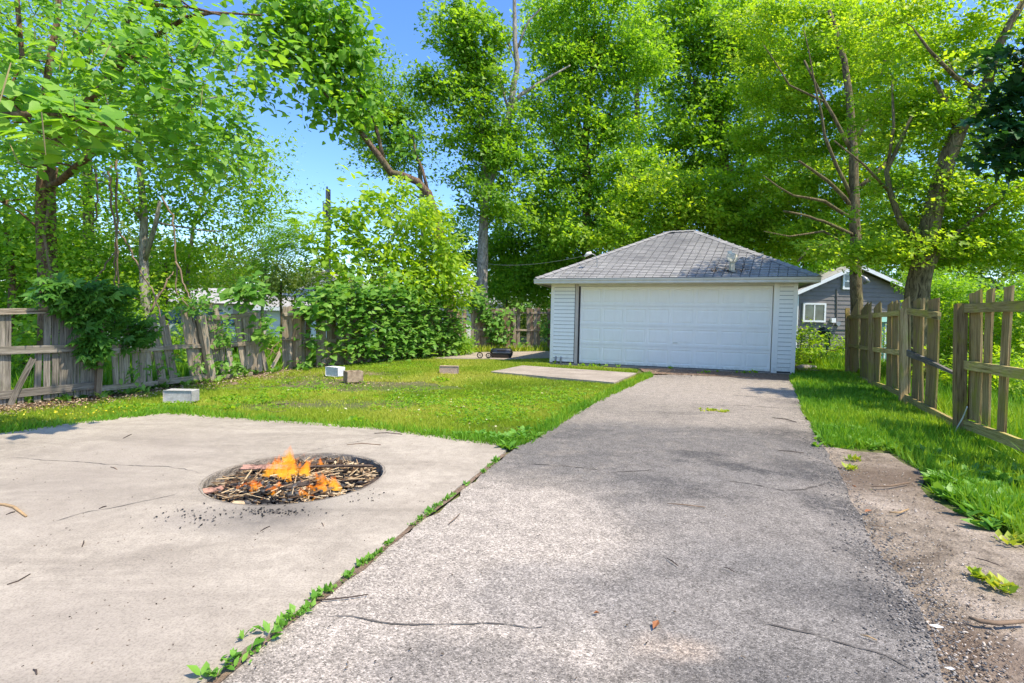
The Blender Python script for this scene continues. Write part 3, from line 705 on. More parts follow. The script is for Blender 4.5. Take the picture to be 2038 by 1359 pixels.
for j in range(6):
    for i in range(n_): F.append((j*n_+i, j*n_+(i+1) % n_, (j+1)*n_+(i+1) % n_, (j+1)*n_+i))
mk('dish', V, F, M['beige'], sdh, smooth=True)
Buf().tube([q - Vector((0, 0, .12)), q + dn*.18 - Vector((0, 0, .1)), q + dn*.22 + Vector((0, 0, .0))], .012, 6).out('feed_arm', M['beige'], sdh)
Buf().box(*sum([[a-.04, a+.04] for a in (q + dn*.23 + Vector((-.16, 0, .02)))], [])).out('receiver', M['trim'], sdh)
Buf().tube([q - Vector((-.03, 0, .1)), rp(1478, 512, .12), rp(1482, 528, .05), rp(1475, 543, .02)], .007, 5).out('cable', M['blackrubber'], sdh)
M['debris'] = plain('dry_leaf_litter', (0.22, 0.16, 0.10), 1, .5, 14)
def litter(name, label, cat, C, size, rise, mat, seed=0, squash=.35):
    """loose chips / dead leaves scattered over points C"""
    C = np.array(C); n_ = len(C); nr = rng.normal(0, .35, (n_, 3)) + [0, 0, 1]; hd = rng.normal(0, 1, (n_, 3)); hd[:, 2] *= .2
    V, F = leaves(C, rng.uniform(.5, 1.4, n_)*size, nr, hd, KITE); o = mknp(name, V, F, mat, None, np.repeat(rng.uniform(0, 1, n_), 2)); return tag(o, label, cat, kind='stuff')
def leaflit(name, a, b_, c_):
    n = NT(name); at = n.n.new('ShaderNodeAttribute'); at.attribute_name = 'rnd'
    return n.fin(n.ramp(at.outputs['Fac'], [(0.1, a), (0.5, b_), (0.9, c_)]), 1, .1)
M['deadleaf'] = leaflit('dead_leaves', (0.10, 0.06, 0.035), (0.26, 0.17, 0.10), (0.48, 0.38, 0.26))
C = [tuple(rp(1450 + random.gauss(0, 18), 543 - abs(random.gauss(0, 6)), .02)) for _ in range(160)] + [tuple(rp(1422 + random.gauss(0, 4), 540 - abs(random.gauss(0, 4)), .02)) for _ in range(50)]
litter('roof_litter', 'brown dead leaves caught on the garage roof below the satellite dish', 'leaf litter', C, .05, 0, M['deadleaf'])
p = rp(1188, 532); ms = thing('service_mast', 'thin bent cable hook and pale insulator standing on the left end of the garage roof', 'wire mast', p)
Buf().tube([p, p+Vector((0, 0, .22)), p+Vector((-.05, 0, .34)), p+Vector((-.17, 0, .40))], .012, 6).out('hook', M['grey_metal'], ms)
q = D(1172, 507, (p.y)); Buf().tube([q+Vector((-.12, 0, -.05)), q+Vector((-.03, 0, .03)), q+Vector((.07, 0, .06))], [.03, .06, .04], 8).out('insulator', M['trim'], ms, smooth=True)
w0 = D(938, 519, 24); P = [w0.lerp(q, t) + Vector((0, 0, -.25*4*t*(1-t))) for t in [i/12 for i in range(13)]]
tag(Buf().tube(P, .008, 4).out('power_line', M['grey_metal']), 'thin overhead wire running from the trees on the left to the garage roof', 'wire')

# ================================================================== RIGHT FENCE (weathered, mossy)
def c5(x, y): return 1660 + x/3.397, 540 + y/3.397
RA = G(1690, 743); RB = G(1913, 865); RA.z = RB.z = 0
RBX = RA + (RB - RA)*1.75
rf = thing('wooden_fence', 'mossy brown picket fence with missing pickets along the right side of the driveway', 'fence', (RA.x, RA.y, 0))
rdir = (RB-RA).normalized(); rn = Vector((rdir.y, -rdir.x, 0))
if rn.x > 0: rn = -rn                        # faces the driveway
def rfp(x, y, off=0): px, py = c5(x, y); return PL(px, py, RA, RB, off)
def picket(xc, yt, xb, yb, w, off=-.04, mat='wood_moss', th=.02, to_ground=True):
    p1 = rfp(xc, yt, off); p0 = rfp(xb, yb, off)
    if to_ground and p0.z > .05: pass
    ww = (rfp(xc+w/2, yt, off) - rfp(xc-w/2, yt, off)).length
    board('picket', p0, p1, ww, th, M[mat], rf, rn, .012)
for a in [(135, 250, 138, 700, 55), (207, 240, 202, 742, 44), (232, 232, 230, 745, 36), (292, 226, 285, 748, 40), (312, 222, 300, 750, 14), (380, 212, 372, 782, 30), (412, 206, 404, 790, 30), (434, 212, 428, 790, 16),
          (485, 192, 486, 830, 46), (562, 190, 548, 880, 44), (600, 190, 590, 900, 22), (672, 192, 650, 942, 72),
          (958, 130, 942, 1012, 76), (1060, 122, 1028, 1042, 44), (1186, 106, 1132, 1092, 52), (1000, 640, 976, 1022, 26),
          (1400, 90, 1330, 1190, 70), (1530, 80, 1450, 1230, 70)]: picket(*a)
for (xc, yt, yb, w) in [(90, 252, 690, 34), (252, 285, 760, 44), (469, 256, 905, 60), (857, 220, 1108, 80), (1620, 160, 1450, 120)]:
    p0 = rfp(xc, yb, .03); p0.z = -.12; p1 = rfp(xc, yt, .03); ww = (rfp(xc+w/2, yt, .03) - rfp(xc-w/2, yt, .03)).length
    board('post', p0, p1, min(ww, .12), .10, M['wood_moss'], rf, rn, .01)
def rail(x0, y0, x1, y1, h, mat='wood_mossrail', off=.0, rag=.015, w1=None):
    a, b = rfp(x0, y0, off), rfp(x1, y1, off); board('rail', a, b, h, .038, M[mat], rf, rn, rag, w1=w1)
for a in [(92, 308, 250, 304, .09), (254, 300, 468, 278, .09), (500, 268, 712, 300, .1), (880, 250, 1330, 232, .1), (1330, 228, 1620, 210, .1),
          (92, 500, 250, 522, .09), (254, 524, 468, 553, .09), (880, 630, 1330, 702, .1), (1330, 700, 1620, 760, .1),
          (92, 700, 250, 748, .09), (254, 752, 468, 832, .09), (480, 848, 840, 1040, .09), (880, 1032, 1330, 1200, .1), (1330, 1200, 1620, 1330, .1)]: rail(*a)
rail(500, 552, 815, 690, .1, 'wood_dark', .0, .03, w1=.03)

# ================================================================== LEFT FENCE (collapsing)
LP = [(-150, 835), (0, 808), (200, 790), (418, 757), (590, 732), (760, 716), (930, 702)]
LG = [G(*p) for p in LP]
def lfi(px):
    for i in range(len(LP)-1):
        if px < LP[i+1][0] or i == len(LP)-2: return i
def lf(px, py, off=0, seg=None):
    i = lfi(px) if seg is None else seg; return PL(px, py, LG[i], LG[i+1], off)
def lfn(i):
    t = (LG[i+1]-LG[i]).normalized(); nn = Vector((t.y, -t.x, 0)); return nn if nn.y < 0 else -nn
def c1(x, y): return x/3.92, 540 + y/3.92
def c2(x, y): return 480 + x/3.92, 500 + y/3.92
def lboard(fence, name, q0, q1, wpx, off, seg, mat, th=.02, rag=.02, w1=None):
    p0 = lf(q0[0], q0[1], off, seg); p1 = lf(q1[0], q1[1], off, seg)
    if name == 'rail': ww = wpx
    else: ww = (lf(q0[0]+wpx/2, q0[1], off, seg) - lf(q0[0]-wpx/2, q0[1], off, seg)).length
    board(name, p0, p1, ww, th, M[mat], fence, lfn(seg), rag)
f1 = thing('wooden_fence', 'dark grey plank fence panel at the far left edge with a fallen diagonal board', 'fence', LG[1])
for (xt, yt, xb, yb, w) in [((20), 300, 20, 1050, 42), (66, 300, 62, 1030, 42)]: lboard(f1, 'picket', c1(xb, yb), c1(xt, yt), w/3.92, -.03, 1, 'wood_dark')
lboard(f1, 'picket', (-35, 812), (-35, 612), 14, -.03, 0, 'wood_dark'); lboard(f1, 'picket', (-60, 815), (-60, 612), 14, -.03, 0, 'wood_dark')
for i, x in enumerate([372, 432, 492, 545]): lboard(f1, 'picket', c1(x-6, 1000 - i*8), c1(x, 330 + random.randint(-12, 12)), 52/3.92, -.03, 1, 'wood_dark')
lboard(f1, 'picket', c1(290, 1020), c1(300, 640), 52/3.92, -.03, 1, 'wood_dark')
for x in [600, 652, 702, 745]: lboard(f1, 'picket', c1(x-4, 975 - (x-600)*.1), c1(x, 345 + random.randint(-12, 12)), 46/3.92, -.03, 1, 'wood_dark')
lboard(f1, 'fallen_board', c1(70, 1060), c1(262, 670), 52/3.92, .03, 1, 'wood_dark'); lboard(f1, 'picket', c1(158, 1040), c1(160, 960), 50/3.92, -.03, 1, 'wood_dark')
for (x0, y0, x1, y1, h) in [(-200, 320, 470, 303, .075), (-200, 625, 760, 592, .1), (-200, 985, 740, 888, .1)]: lboard(f1, 'rail', c1(x0, y0), c1(x1, y1), h, .0, 1, 'wood_dark' if y0 > 400 else 'wood_grey', .045)
lboard(f1, 'post', c1(760, 990), c1(800, 310), 46/3.92, .05, 1, 'wood_warm', .09)
f2 = thing('wooden_fence', 'broken grey picket fence stretch with leaning pickets and a tilted post', 'fence', (LG[2]+LG[3])/2)
for (xb, yb, xt, yt, w) in [(912, 950, 890, 560, 40), (950, 940, 940, 560, 30), (1000, 930, 985, 470, 42), (1068, 910, 1050, 470, 40), (1112, 890, 1098, 460, 40), (1170, 880, 1150, 400, 34),
                           (1270, 870, 1180, 330, 56), (1345, 850, 1262, 350, 36), (1372, 850, 1300, 420, 30), (1512, 825, 1430, 290, 46), (1560, 820, 1485, 350, 40), (1612, 815, 1525, 380, 34)]:
    lboard(f2, 'picket', c1(xb, yb), c1(xt, yt), w/3.92, -.03, 2, 'wood_grey')
for (x0, y0, x1, y1, h) in [(870, 622, 1270, 598, .075), (1270, 596, 1570, 580, .075), (780, 915, 1220, 872, .075), (1225, 868, 1640, 818, .09)]: lboard(f2, 'rail', c1(x0, y0), c1(x1, y1), h, .0, 2, 'wood_grey', .04)
lboard(f2, 'post', c1(1655, 850), c1(1568, 350), 44/3.92, .06, 2, 'wood_grey', .08)
for (xb, yb, xt, yt, w) in [(1690, 700, 1635, 360, 50), (1700, 560, 1682, 285, 44), (1740, 790, 1720, 430, 36), (1800, 770, 1780, 520, 40), (1905, 740, 1845, 350, 40), (1945, 760, 1905, 290, 40), (1980, 770, 1970, 330, 44), (2030, 780, 2010, 370, 34)]:
    lboard(f2, 'picket', c1(xb, yb), c1(xt, yt), w/3.92, -.03, 3, 'wood_grey')
for (x0, y0, x1, y1, h) in [(1620, 362, 2010, 335, .09), (1630, 590, 2010, 552, .09), (1680, 828, 1970, 796, .07)]: lboard(f2, 'rail', c1(x0, y0), c1(x1, y1), h, .0, 3, 'wood_grey', .04)
for (xb, yb, xt, yt, w) in [(45, 930, 15, 480, 36), (110, 930, 65, 480, 36), (195, 925, 95, 500, 30), (150, 930, 120, 780, 26)]: lboard(f2, 'picket', c2(xb, yb), c2(xt, yt), w/3.92, -.05, 3, 'wood_grey')
f3 = thing('wooden_fence', 'plank fence half buried in vines with a wide double board at its left end', 'fence', (LG[4]+LG[5])/2)
lboard(f3, 'picket', c2(350, 925), c2(350, 430), 52/3.92, -.03, 4, 'wood_grey'); lboard(f3, 'picket', c2(392, 925), c2(397, 430), 42/3.92, -.028, 4, 'wood_grey')
lboard(f3, 'picket', c2(430, 925), c2(440, 440), 40/3.92, -.03, 4, 'wood_grey')
lboard(f3, 'post', c2(435, 920), c2(440, 470), 46/3.92, .05, 4, 'wood_warm', .1)
lboard(f3, 'broken_board', c2(235, 915), c2(305, 790), 5, .06, 3, 'wood_grey')
lboard(f3, 'rail', c2(330, 492), c2(410, 488), .08, .0, 4, 'wood_grey', .04); lboard(f3, 'rail', c2(325, 690), c2(410, 690), .03, .0, 4, 'wood_warm', .04)
x = 478
while x < 1780:
    px, _ = c2(x, 0); seg = lfi(px); yb = (928 - (x-478)*.062 - 5)/1; yb2 = 500 + yb/3.92
    if random.random() > .07: lboard(f3, 'picket', (px, yb2), (px + random.gauss(0, .6), 612 + (px-600)*.018 + random.uniform(-2, 2)), 9.5 - (px-600)*.012, -.03, seg, 'wood_warm' if random.random() < .4 else 'wood_grey')
    x += 42 - (x-478)*.009
for (a, b, sg) in [((600, 622), (760, 626), 4), ((600, 680), (760, 674), 4), ((760, 626), (930, 630), 5), ((760, 674), (930, 668), 5)]: lboard(f3, 'rail', a, b, .08, .0, sg, 'wood_grey', .04)
for px in (690, 830): lboard(f3, 'post', (px, 722-(px-690)*.09), (px, 618), 6, .04, lfi(px), 'wood_warm', .09)
# back fence beside the garage
BA, BB = G(938, 697), G(1100, 696); BA.z = BB.z = 0
def c3(x, y): return 920 + x/4, 440 + y/4
bf = thing('wooden_fence', 'short grey board fence section between the vines and the left corner of the garage', 'fence', (BA+BB)/2)
bn = Vector((0, -1, 0))
def bfb(name, q0, q1, w, off, mat='wood_grey', th=.02): board(name, PL(*q0, BA, BB, off), PL(*q1, BA, BB, off), w, th, M[mat], bf, bn, .02)
x = 95
while x < 720:
    if not (470 < x < 520 and True) and not (632 < x < 665):
        q0, q1 = c3(x, 1015), c3(x + random.uniform(-3, 3), 690 + random.uniform(-8, 12)); bfb('picket', q0, q1, .135, -.03, 'wood_warm' if random.random() < .5 else 'wood_grey')
    x += 27
for (x0, y0, x1, y1) in [(80, 728, 415, 728), (415, 728, 720, 730), (80, 862, 415, 866), (415, 866, 720, 870), (80, 1000, 415, 1000), (415, 998, 720, 998)]: bfb('rail', c3(x0, y0), c3(x1, y1), .075, .0, 'wood_grey', .04)
for x in (80, 415): bfb('post', c3(x, 1030), c3(x, 690), .12, .05, 'wood_grey', .1)

# ================================================================== HOUSES BEHIND
M['dgrey'] = plain('dark_grey_siding', (0.19, 0.175, 0.165), .7, .2, 3)
M['whitetrim'] = plain('white_trim', (0.74, 0.76, 0.76), .5, .1, 4)
M['brownroof'] = plain('brown_roof', (0.33, 0.19, 0.12), .9, .4, 3)
M['greyroof'] = shinglemat('pale_grey_roof', (0.33, 0.315, 0.29), (0.46, 0.44, 0.41), (0.26, 0.25, 0.23))
M['whitewall'] = plain('white_wall_siding', (0.78, 0.79, 0.80), .6, .08, 3)
M['bluewhite'] = plain('blue_white_wall', (0.55, 0.62, 0.72), .6, .08, 3)
M['brickred'] = plain('chimney_brick', (0.22, 0.10, 0.075), .9, .4, 10)
n = NT('window_glass'); n.p.inputs['IOR'].default_value = 1.5; M['glass'] = n.fin(n.ramp(n.noise(n.coord(), 2, 4), [(.35, (0.015, 0.03, 0.035)), (.65, (0.06, 0.10, 0.09))]), .06, .8)
HZ = 27
def hp(px, py, off=0): return D(px, py, HZ - off)
h = thing('grey_house', 'dark grey gabled house with white trim seen between the garage and the right fence', 'house', (hp(1690, 700).x, HZ, 0))
xl, xr, xa = hp(1590, 600).x, hp(1802, 600).x, hp(1696, 600).x; za = hp(1696, 534).z; zl = hp(1592, 583).z; zr = hp(1798, 578).z
zc = min(zl, zr)
mk('wall', [(xl, HZ, -.1), (xr, HZ, -.1), (xr, HZ, zr), (xa, HZ, za), (xl, HZ, zl), (xl, HZ+9, -.1), (xr, HZ+9, -.1), (xr, HZ+9, zr), (xa, HZ+9, za), (xl, HZ+9, zl)],
   [(0, 1, 2, 3, 4), (5, 9, 8, 7, 6), (0, 4, 9, 5), (1, 6, 7, 2)], M['dgrey'], h)
z = .25; k = 0
while z < za - .1:
    a_, b2 = xl, xr
    if z+.2 > zl: a_ = xl + (xa-xl)*min(1, (z+.2-zl)/(za-zl))
    if z+.2 > zr: b2 = xr + (xa-xr)*min(1, (z+.2-zr)/(za-zr))
    if b2 - a_ > .3: mk('siding_board', [(a_, HZ-.035, z), (b2, HZ-.035, z), (b2, HZ-.008, z+.22), (a_, HZ-.008, z+.22), (a_, HZ, z), (b2, HZ, z)], [(0, 1, 2, 3), (0, 4, 5, 1)], M['dgrey'], h)
    z += .22
def rake(x0, z0, x1, z1, nm='roof_trim'):
    d = Vector((x1-x0, 0, z1-z0)).normalized(); u_ = Vector((-d.z, 0, d.x)); u_ = u_ if u_.z > 0 else -u_
    V = []
    for y in (HZ-.42, HZ-.38):
        for (x, z, s_) in ((x0, z0, 0), (x1, z1, 0), (x1, z1, .17), (x0, z0, .17)): V.append((x + u_.x*s_, y, z + u_.z*s_))
    mk(nm, V, [(0, 1, 2, 3), (7, 6, 5, 4), (0, 4, 5, 1), (3, 2, 6, 7)], M['whitetrim'], h)
    V = []
    for y in (HZ-.40, HZ+9.2):
        for (x, z, s_) in ((x0, z0, .12), (x1, z1, .12), (x1, z1, .2), (x0, z0, .2)): V.append((x + u_.x*s_, y, z + u_.z*s_))
    mk('roof', V, BOXF, M['greyroof'], h)
rake(xl-.5, zl-.22, xa, za+.0); rake(xr+.5, zr-.28, xa, za+.0)
def window(parent, x0, x1, z0, z1, Y, mull=True, fw=.09):
    wd_ = mk('window', boxv(x0, x1, Y-.06, Y-.0, z0, z1), BOXF, M['whitetrim'], parent)
    for (a_, b2, c_, d_) in ((x0-fw, x1+fw, z1, z1+fw), (x0-fw, x1+fw, z0-fw, z0), (x0-fw, x0, z0, z1), (x1, x1+fw, z0, z1)): mk('frame', boxv(a_, b2, Y-.10, Y, c_, d_), BOXF, M['whitetrim'], wd_)
    xm = (x0+x1)/2
    if mull:
        mk('mullion', boxv(xm-.03, xm+.03, Y-.09, Y-.03, z0, z1), BOXF, M['whitetrim'], wd_)
        for (a_, b2) in ((x0, xm-.03), (xm+.03, x1)): mk('pane', boxv(a_+.01, b2-.01, Y-.066, Y-.061, z0+.01, z1-.01), BOXF, M['glass'], wd_)
    else:
        zm = (z0+z1)/2
        mk('mullion', boxv(x0, x1, Y-.09, Y-.03, zm-.03, zm+.03), BOXF, M['whitetrim'], wd_)
        for (a_, b2) in ((z0, zm-.03), (zm+.03, z1)): mk('pane', boxv(x0+.01, x1-.01, Y-.066, Y-.061, a_+.01, b2-.01), BOXF, M['glass'], wd_)
a_, b2 = hp(1600, 606), hp(1637, 638); window(h, a_.x, b2.x, b2.z, a_.z, HZ-.03)
a_, b2 = hp(1679, 547), hp(1702, 573); window(h, a_.x, b2.x, b2.z, a_.z, HZ-.03, False)
a_, b2 = hp(1651, 633), hp(1659, 642); mk('meter_box', boxv(a_.x, b2.x, HZ-.2, HZ-.03, b2.z, a_.z), BOXF, M['whitetrim'], h)
a_ = hp(1665, 644); Buf().tube([a_ + Vector((0, -.18, 0)), a_ + Vector((0, .0, 0))], .12, 10).out('electric_meter', M['grey_metal'], h)
a_, b2 = hp(1664, 642), hp(1664, 575); Buf().tube([a_ + Vector((0, -.06, 0)), b2 + Vector((0, -.06, 0))], .03, 6).out('conduit', M['dgrey'], h)
a_, b2 = hp(1590, 588), hp(1590, 700); Buf().tube([Vector((a_.x-.1, HZ-.1, a_.z)), Vector((a_.x-.1, HZ-.1, 0))], .05, 6).out('downspout', M['whitetrim'], h)
a_ = D(1655, 530, 33); mk('chimney', boxv(a_.x-.3, a_.x+.3, 32.7, 33.3, 2, a_.z+.15), BOXF, M['brickred'], h)
a_, b2 = D(1740, 563, 31), D(1799, 541, 31)
bh = thing('brown_roofed_house', 'low house with reddish brown roof just showing behind the grey house', 'house', (a_.x, 32, 0))
mk('roof', [(a_.x-1.5, 31, a_.z-.5), (b2.x+.2, 31, a_.z-.5), (b2.x+.2, 34, b2.z+.25), (a_.x-1.5, 34, b2.z+.25), (b2.x+.2, 37, a_.z-.5), (a_.x-1.5, 37, a_.z-.5)], [(0, 1, 2, 3), (3, 2, 4, 5), (0, 3, 5), (1, 4, 2)], M['brownroof'], bh)
mk('wall', boxv(a_.x-1.3, b2.x-.2, 31.3, 36.7, -.1, a_.z-.45), BOXF, M['whitewall'], bh)
# white gabled house far right
Z = 34; p0, p1, pa = D(1915, 600, Z), D(2000, 612, Z), D(1962, 556, Z)
wh = thing('white_house', 'small blue white gabled house far behind the right fence', 'house', (pa.x, Z, 0))
mk('wall', [(p0.x-.3, Z, -.1), (p1.x+.6, Z, -.1), (p1.x+.6, Z, p0.z), (pa.x, Z, pa.z), (p0.x-.3, Z, p0.z), (p0.x-.3, Z+7, -.1), (p1.x+.6, Z+7, -.1), (p1.x+.6, Z+7, p0.z), (pa.x, Z+7, pa.z), (p0.x-.3, Z+7, p0.z)],
   [(0, 1, 2, 3, 4), (5, 9, 8, 7, 6), (0, 4, 9, 5), (1, 6, 7, 2)], M['bluewhite'], wh)
for sx, e in ((-1, p0.x-.7), (1, p1.x+1.0)): mk('roof', [(pa.x, Z-.4, pa.z+.15), (e, Z-.4, p0.z-.05), (e, Z+7.2, p0.z-.05), (pa.x, Z+7.2, pa.z+.15), (pa.x, Z-.4, pa.z+.02), (e, Z-.4, p0.z-.18), (e, Z+7.2, p0.z-.18), (pa.x, Z+7.2, pa.z+.02)], BOXF, M['bluewhite'], wh)
# neighbour house behind the left fence: low roof, white siding
Z = 24; e0, e1 = D(500, 610, Z), D(760, 612, Z); r0, r1 = D(545, 575, Z+3), D(760, 560, Z+3)
nh = thing('white_house', 'white sided house with pale grey roof behind the gap in the left fence', 'house', ((e0.x+e1.x)/2, Z, 0))
mk('roof', [(e0.x, Z, e0.z), (e1.x, Z, e1.z), (r1.x, Z+4, r1.z), (r0.x, Z+4, r0.z), (e1.x, Z+8, e1.z), (e0.x, Z+8, e0.z)], [(0, 1, 2, 3), (3, 2, 4, 5), (0, 3, 5), (1, 4, 2)], M['greyroof'], nh)
mk('wall', boxv(e0.x+.5, e1.x-.3, Z+.5, Z+7.5, -.1, e0.z-.02), BOXF, M['whitewall'], nh)
mk('fascia', boxv(e0.x, e1.x, Z-.06, Z-.01, e0.z-.16, e0.z+.02), BOXF, M['whitetrim'], nh)
z = .2
while z < e0.z - .2: mk('siding_board', [(e0.x+.5, Z+.45, z), (e0.x+4, Z+.45, z), (e0.x+4, Z+.48, z+.2), (e0.x+.5, Z+.48, z+.2), (e0.x+.5, Z+.5, z), (e0.x+4, Z+.5, z)], [(0, 1, 2, 3), (0, 4, 5, 1)], M['whitewall'], nh); z += .2
Z = 31; g0, g1, ga = D(585, 585, Z), D(745, 600, Z), D(645, 541, Z)
th_ = thing('white_house', 'white gable with pale roof rising above the vines behind the low grey roof', 'house', (ga.x, Z, 0))
mk('wall', [(g0.x+.3, Z, -.1), (g1.x-.3, Z, -.1), (g1.x-.3, Z, g1.z), (ga.x, Z, ga.z-.1), (g0.x+.3, Z, g0.z), (g0.x+.3, Z+8, -.1), (g1.x-.3, Z+8, -.1), (g1.x-.3, Z+8, g1.z), (ga.x, Z+8, ga.z-.1), (g0.x+.3, Z+8, g0.z)],
   [(0, 1, 2, 3, 4), (5, 9, 8, 7, 6), (0, 4, 9, 5), (1, 6, 7, 2)], M['whitewall'], th_)
for e in (g0, g1): mk('roof', [(ga.x, Z-.4, ga.z+.1), (e.x, Z-.4, e.z-.1), (e.x, Z+8, e.z-.1), (ga.x, Z+8, ga.z+.1), (ga.x, Z-.4, ga.z-.05), (e.x, Z-.4, e.z-.25), (e.x, Z+8, e.z-.25), (ga.x, Z+8, ga.z-.05)], BOXF, M['greyroof'], th_)
Z = 33; p0, p1 = D(885, 600, Z), D(965, 600, Z); pz = D(925, 545, Z).z
w2 = thing('white_house', 'white house glimpsed through leaves above the back fence', 'house', ((p0.x+p1.x)/2, Z, 0))
mk('wall', boxv(p0.x-.5, p1.x+.8, Z, Z+7, -.1, p0.z-.1), BOXF, M['whitewall'], w2)
xm = (p0.x+p1.x)/2+.2
mk('roof', [(p0.x-1, Z-.4, p0.z-.1), (p1.x+1.2, Z-.4, p0.z-.1), (xm, Z-.4, pz), (p0.x-1, Z+7.4, p0.z-.1), (p1.x+1.2, Z+7.4, p0.z-.1), (xm, Z+7.4, pz)], [(0, 1, 2), (3, 5, 4), (0, 2, 5, 3), (1, 4, 5, 2), (0, 3, 4, 1)], M['whitewall'], w2)
Z = 27; p0, p1 = D(230, 600, Z), D(470, 604, Z); q0 = D(300, 570, Z+3)
w3 = thing('low_house', 'low pale roofed house behind the broken stretch of the left fence', 'house', ((p0.x+p1.x)/2, Z, 0))
mk('roof', [(p0.x, Z, p0.z), (p1.x, Z, p1.z), (p1.x-.8, Z+3.5, q0.z), (p0.x+.8, Z+3.5, q0.z), (p1.x, Z+7, p1.z), (p0.x, Z+7, p0.z)], [(0, 1, 2, 3), (3, 2, 4, 5), (0, 3, 5), (1, 4, 2)], M['greyroof'], w3)
mk('wall', boxv(p0.x+.4, p1.x-.4, Z+.4, Z+6.6, -.1, p0.z-.02), BOXF, plain('buff_wall', (0.52, 0.50, 0.44), .8, .15, 3), w3)
# utility pole
p = D(653, 377, 26); t = thing('utility_pole', 'weathered wooden utility pole rising above the saplings left of centre', 'utility pole', (p.x, 26, 0))
Buf().tube([(p.x+.05, 26, -.1), (p.x, 26, p.z)], [.16, .12], 10).out('pole', M['bark_grey'], t)
Buf().tube([(p.x-.02, 25.9, p.z-.05), (p.x-.02, 25.9, p.z+.12)], .05, 6).out('insulator', M['grey_metal'], t)
Buf().box(p.x-.2, p.x-.05, 25.8, 25.9, p.z-1.3, p.z-.7).out('junction_box', M['grey_metal'], t)
# parked car behind the left fence
M['carpaint'] = plain('pale_green_car_paint', (0.30, 0.38, 0.37), .25, .06, 3, bump=0, spec=.6)
cz = 14.5; c0 = D(350, 700, cz); cy0 = c0.x - 1.3
car = thing('parked_car', 'pale green grey car parked behind the broken left fence', 'car', (c0.x, cz, 0))
sec = [(-2.1, .45, .66, .70), (-1.95, .30, .78, .80), (-1.1, .24, .88, .84), (-.55, .24, .93, .86), (.1, .24, .95, .86), (1.2, .24, .95, .86), (1.8, .28, .92, .82), (2.1, .42, .78, .72)]
V = []; F = []
for (x, zb, zt, hw) in sec: V += [(c0.x+x, cz+hw, zb), (c0.x+x, cz-hw, zb), (c0.x+x, cz-hw*1.02, (zb+zt)/2), (c0.x+x, cz-hw*.92, zt), (c0.x+x, cz+hw*.92, zt), (c0.x+x, cz+hw*1.02, (zb+zt)/2)]
for i in range(len(sec)-1):
    for k in range(6): F.append((i*6+k, i*6+(k+1) % 6, i*6+6+(k+1) % 6, i*6+6+k))
F += [(5, 4, 3, 2, 1, 0), tuple(42+k for k in range(6))]
body = mk('body', V, F, M['carpaint'], car, smooth=False)
cb = [(-.75, .92, .78), (-.05, 1.36, .60), (.95, 1.38, .60), (1.65, .94, .76)]
V = []
for (x, z, hw) in cb: V += [(c0.x+x, cz-hw, z), (c0.x+x, cz+hw, z)]
mk('cabin_glass', V + [(c0.x+.45, cz-.78, .93), (c0.x+.45, cz+.78, .93)], [(0, 1, 3, 2), (4, 5, 7, 6), (0, 2, 4, 6, 8), (1, 9, 7, 5, 3)], M['glass'], car)
mk('roof', boxv(c0.x-.1, c0.x+1.0, cz-.61, cz+.61, 1.365, 1.41), BOXF, M['carpaint'], car)
for sx, x in ((-1, -.4), (1, 1.3)):
    for y in (-.72, .72): Buf().tube([(c0.x + (-.75 if sx < 0 else 1.65), cz+y, .93), (c0.x + (-.08 if sx < 0 else .98), cz+y*.82, 1.37)], .035, 5).out('pillar', M['carpaint'], car)
for x in (-1.35, 1.3):
    for y in (-.8, .68):
        w = Buf().tube([(c0.x+x, cz+y-.02, .31), (c0.x+x, cz+y+.16, .31)], .31, 18).out('wheel', M['blackrubber'], car); Buf().tube([(c0.x+x, cz+y-.035, .31), (c0.x+x, cz+y+.17, .31)], .18, 12).out('rim', M['grey_metal'], w)
for y in (-.6, .6): mk('headlight', boxv(c0.x-2.11, c0.x-1.98, cz+y-.14, cz+y+.14, .58, .68), BOXF, M['whitetrim'], car)
# teal shed / tarp and black covered thing behind the right fence
M['teal'] = plain('teal_panel', (0.16, 0.34, 0.29), .5, .12, 3)
p0, p1 = D(1758, 700, 17), D(1785, 628, 17); ts = thing('garden_shed', 'pale teal garden shed showing through the gap in the right fence', 'shed', ((p0.x+p1.x)/2, 17, 0))
mk('wall', boxv(p0.x-.2, p1.x+.2, 17, 17.5, -.1, p1.z-.2), BOXF, M['teal'], ts)
mk('roof', [(p0.x-.3, 16.9, p1.z-.22), (p1.x+.3, 16.9, p1.z-.22), (p1.x+.3, 17.25, p1.z-.05), (p0.x-.3, 17.25, p1.z-.05), (p1.x+.3, 17.6, p1.z-.22), (p0.x-.3, 17.6, p1.z-.22)], [(0, 1, 2, 3), (3, 2, 4, 5), (0, 3, 5), (1, 4, 2)], M['teal'], ts)
for k in range(5): x = p0.x-.15 + k*(p1.x-p0.x+.3)/4; mk('batten', boxv(x-.02, x+.02, 16.975, 17, 0, p1.z-.25), BOXF, M['whitetrim'], ts)
p = D(1640, 690, 18.5); bp = thing('covered_post', 'black plastic draped over a bare post in the grass before the grey house', 'garden fixture', (p.x, 18.5, 0))
M['blkplastic'] = plain('black_plastic', (0.012, 0.013, 0.02), .35, .3, 6)
zt = D(1640, 658, 18.5).z
Buf().tube([(p.x+.12, 18.5, -.1), (p.x+.1, 18.5, zt+.1)], .035, 7).out('post', M['grey_metal'], bp)
Buf().tube([(p.x-.1, 18.5, -.1), (p.x-.08, 18.5, zt-.25)], .02, 6).out('stake', M['wood_warm'], bp)
V = []; F = []
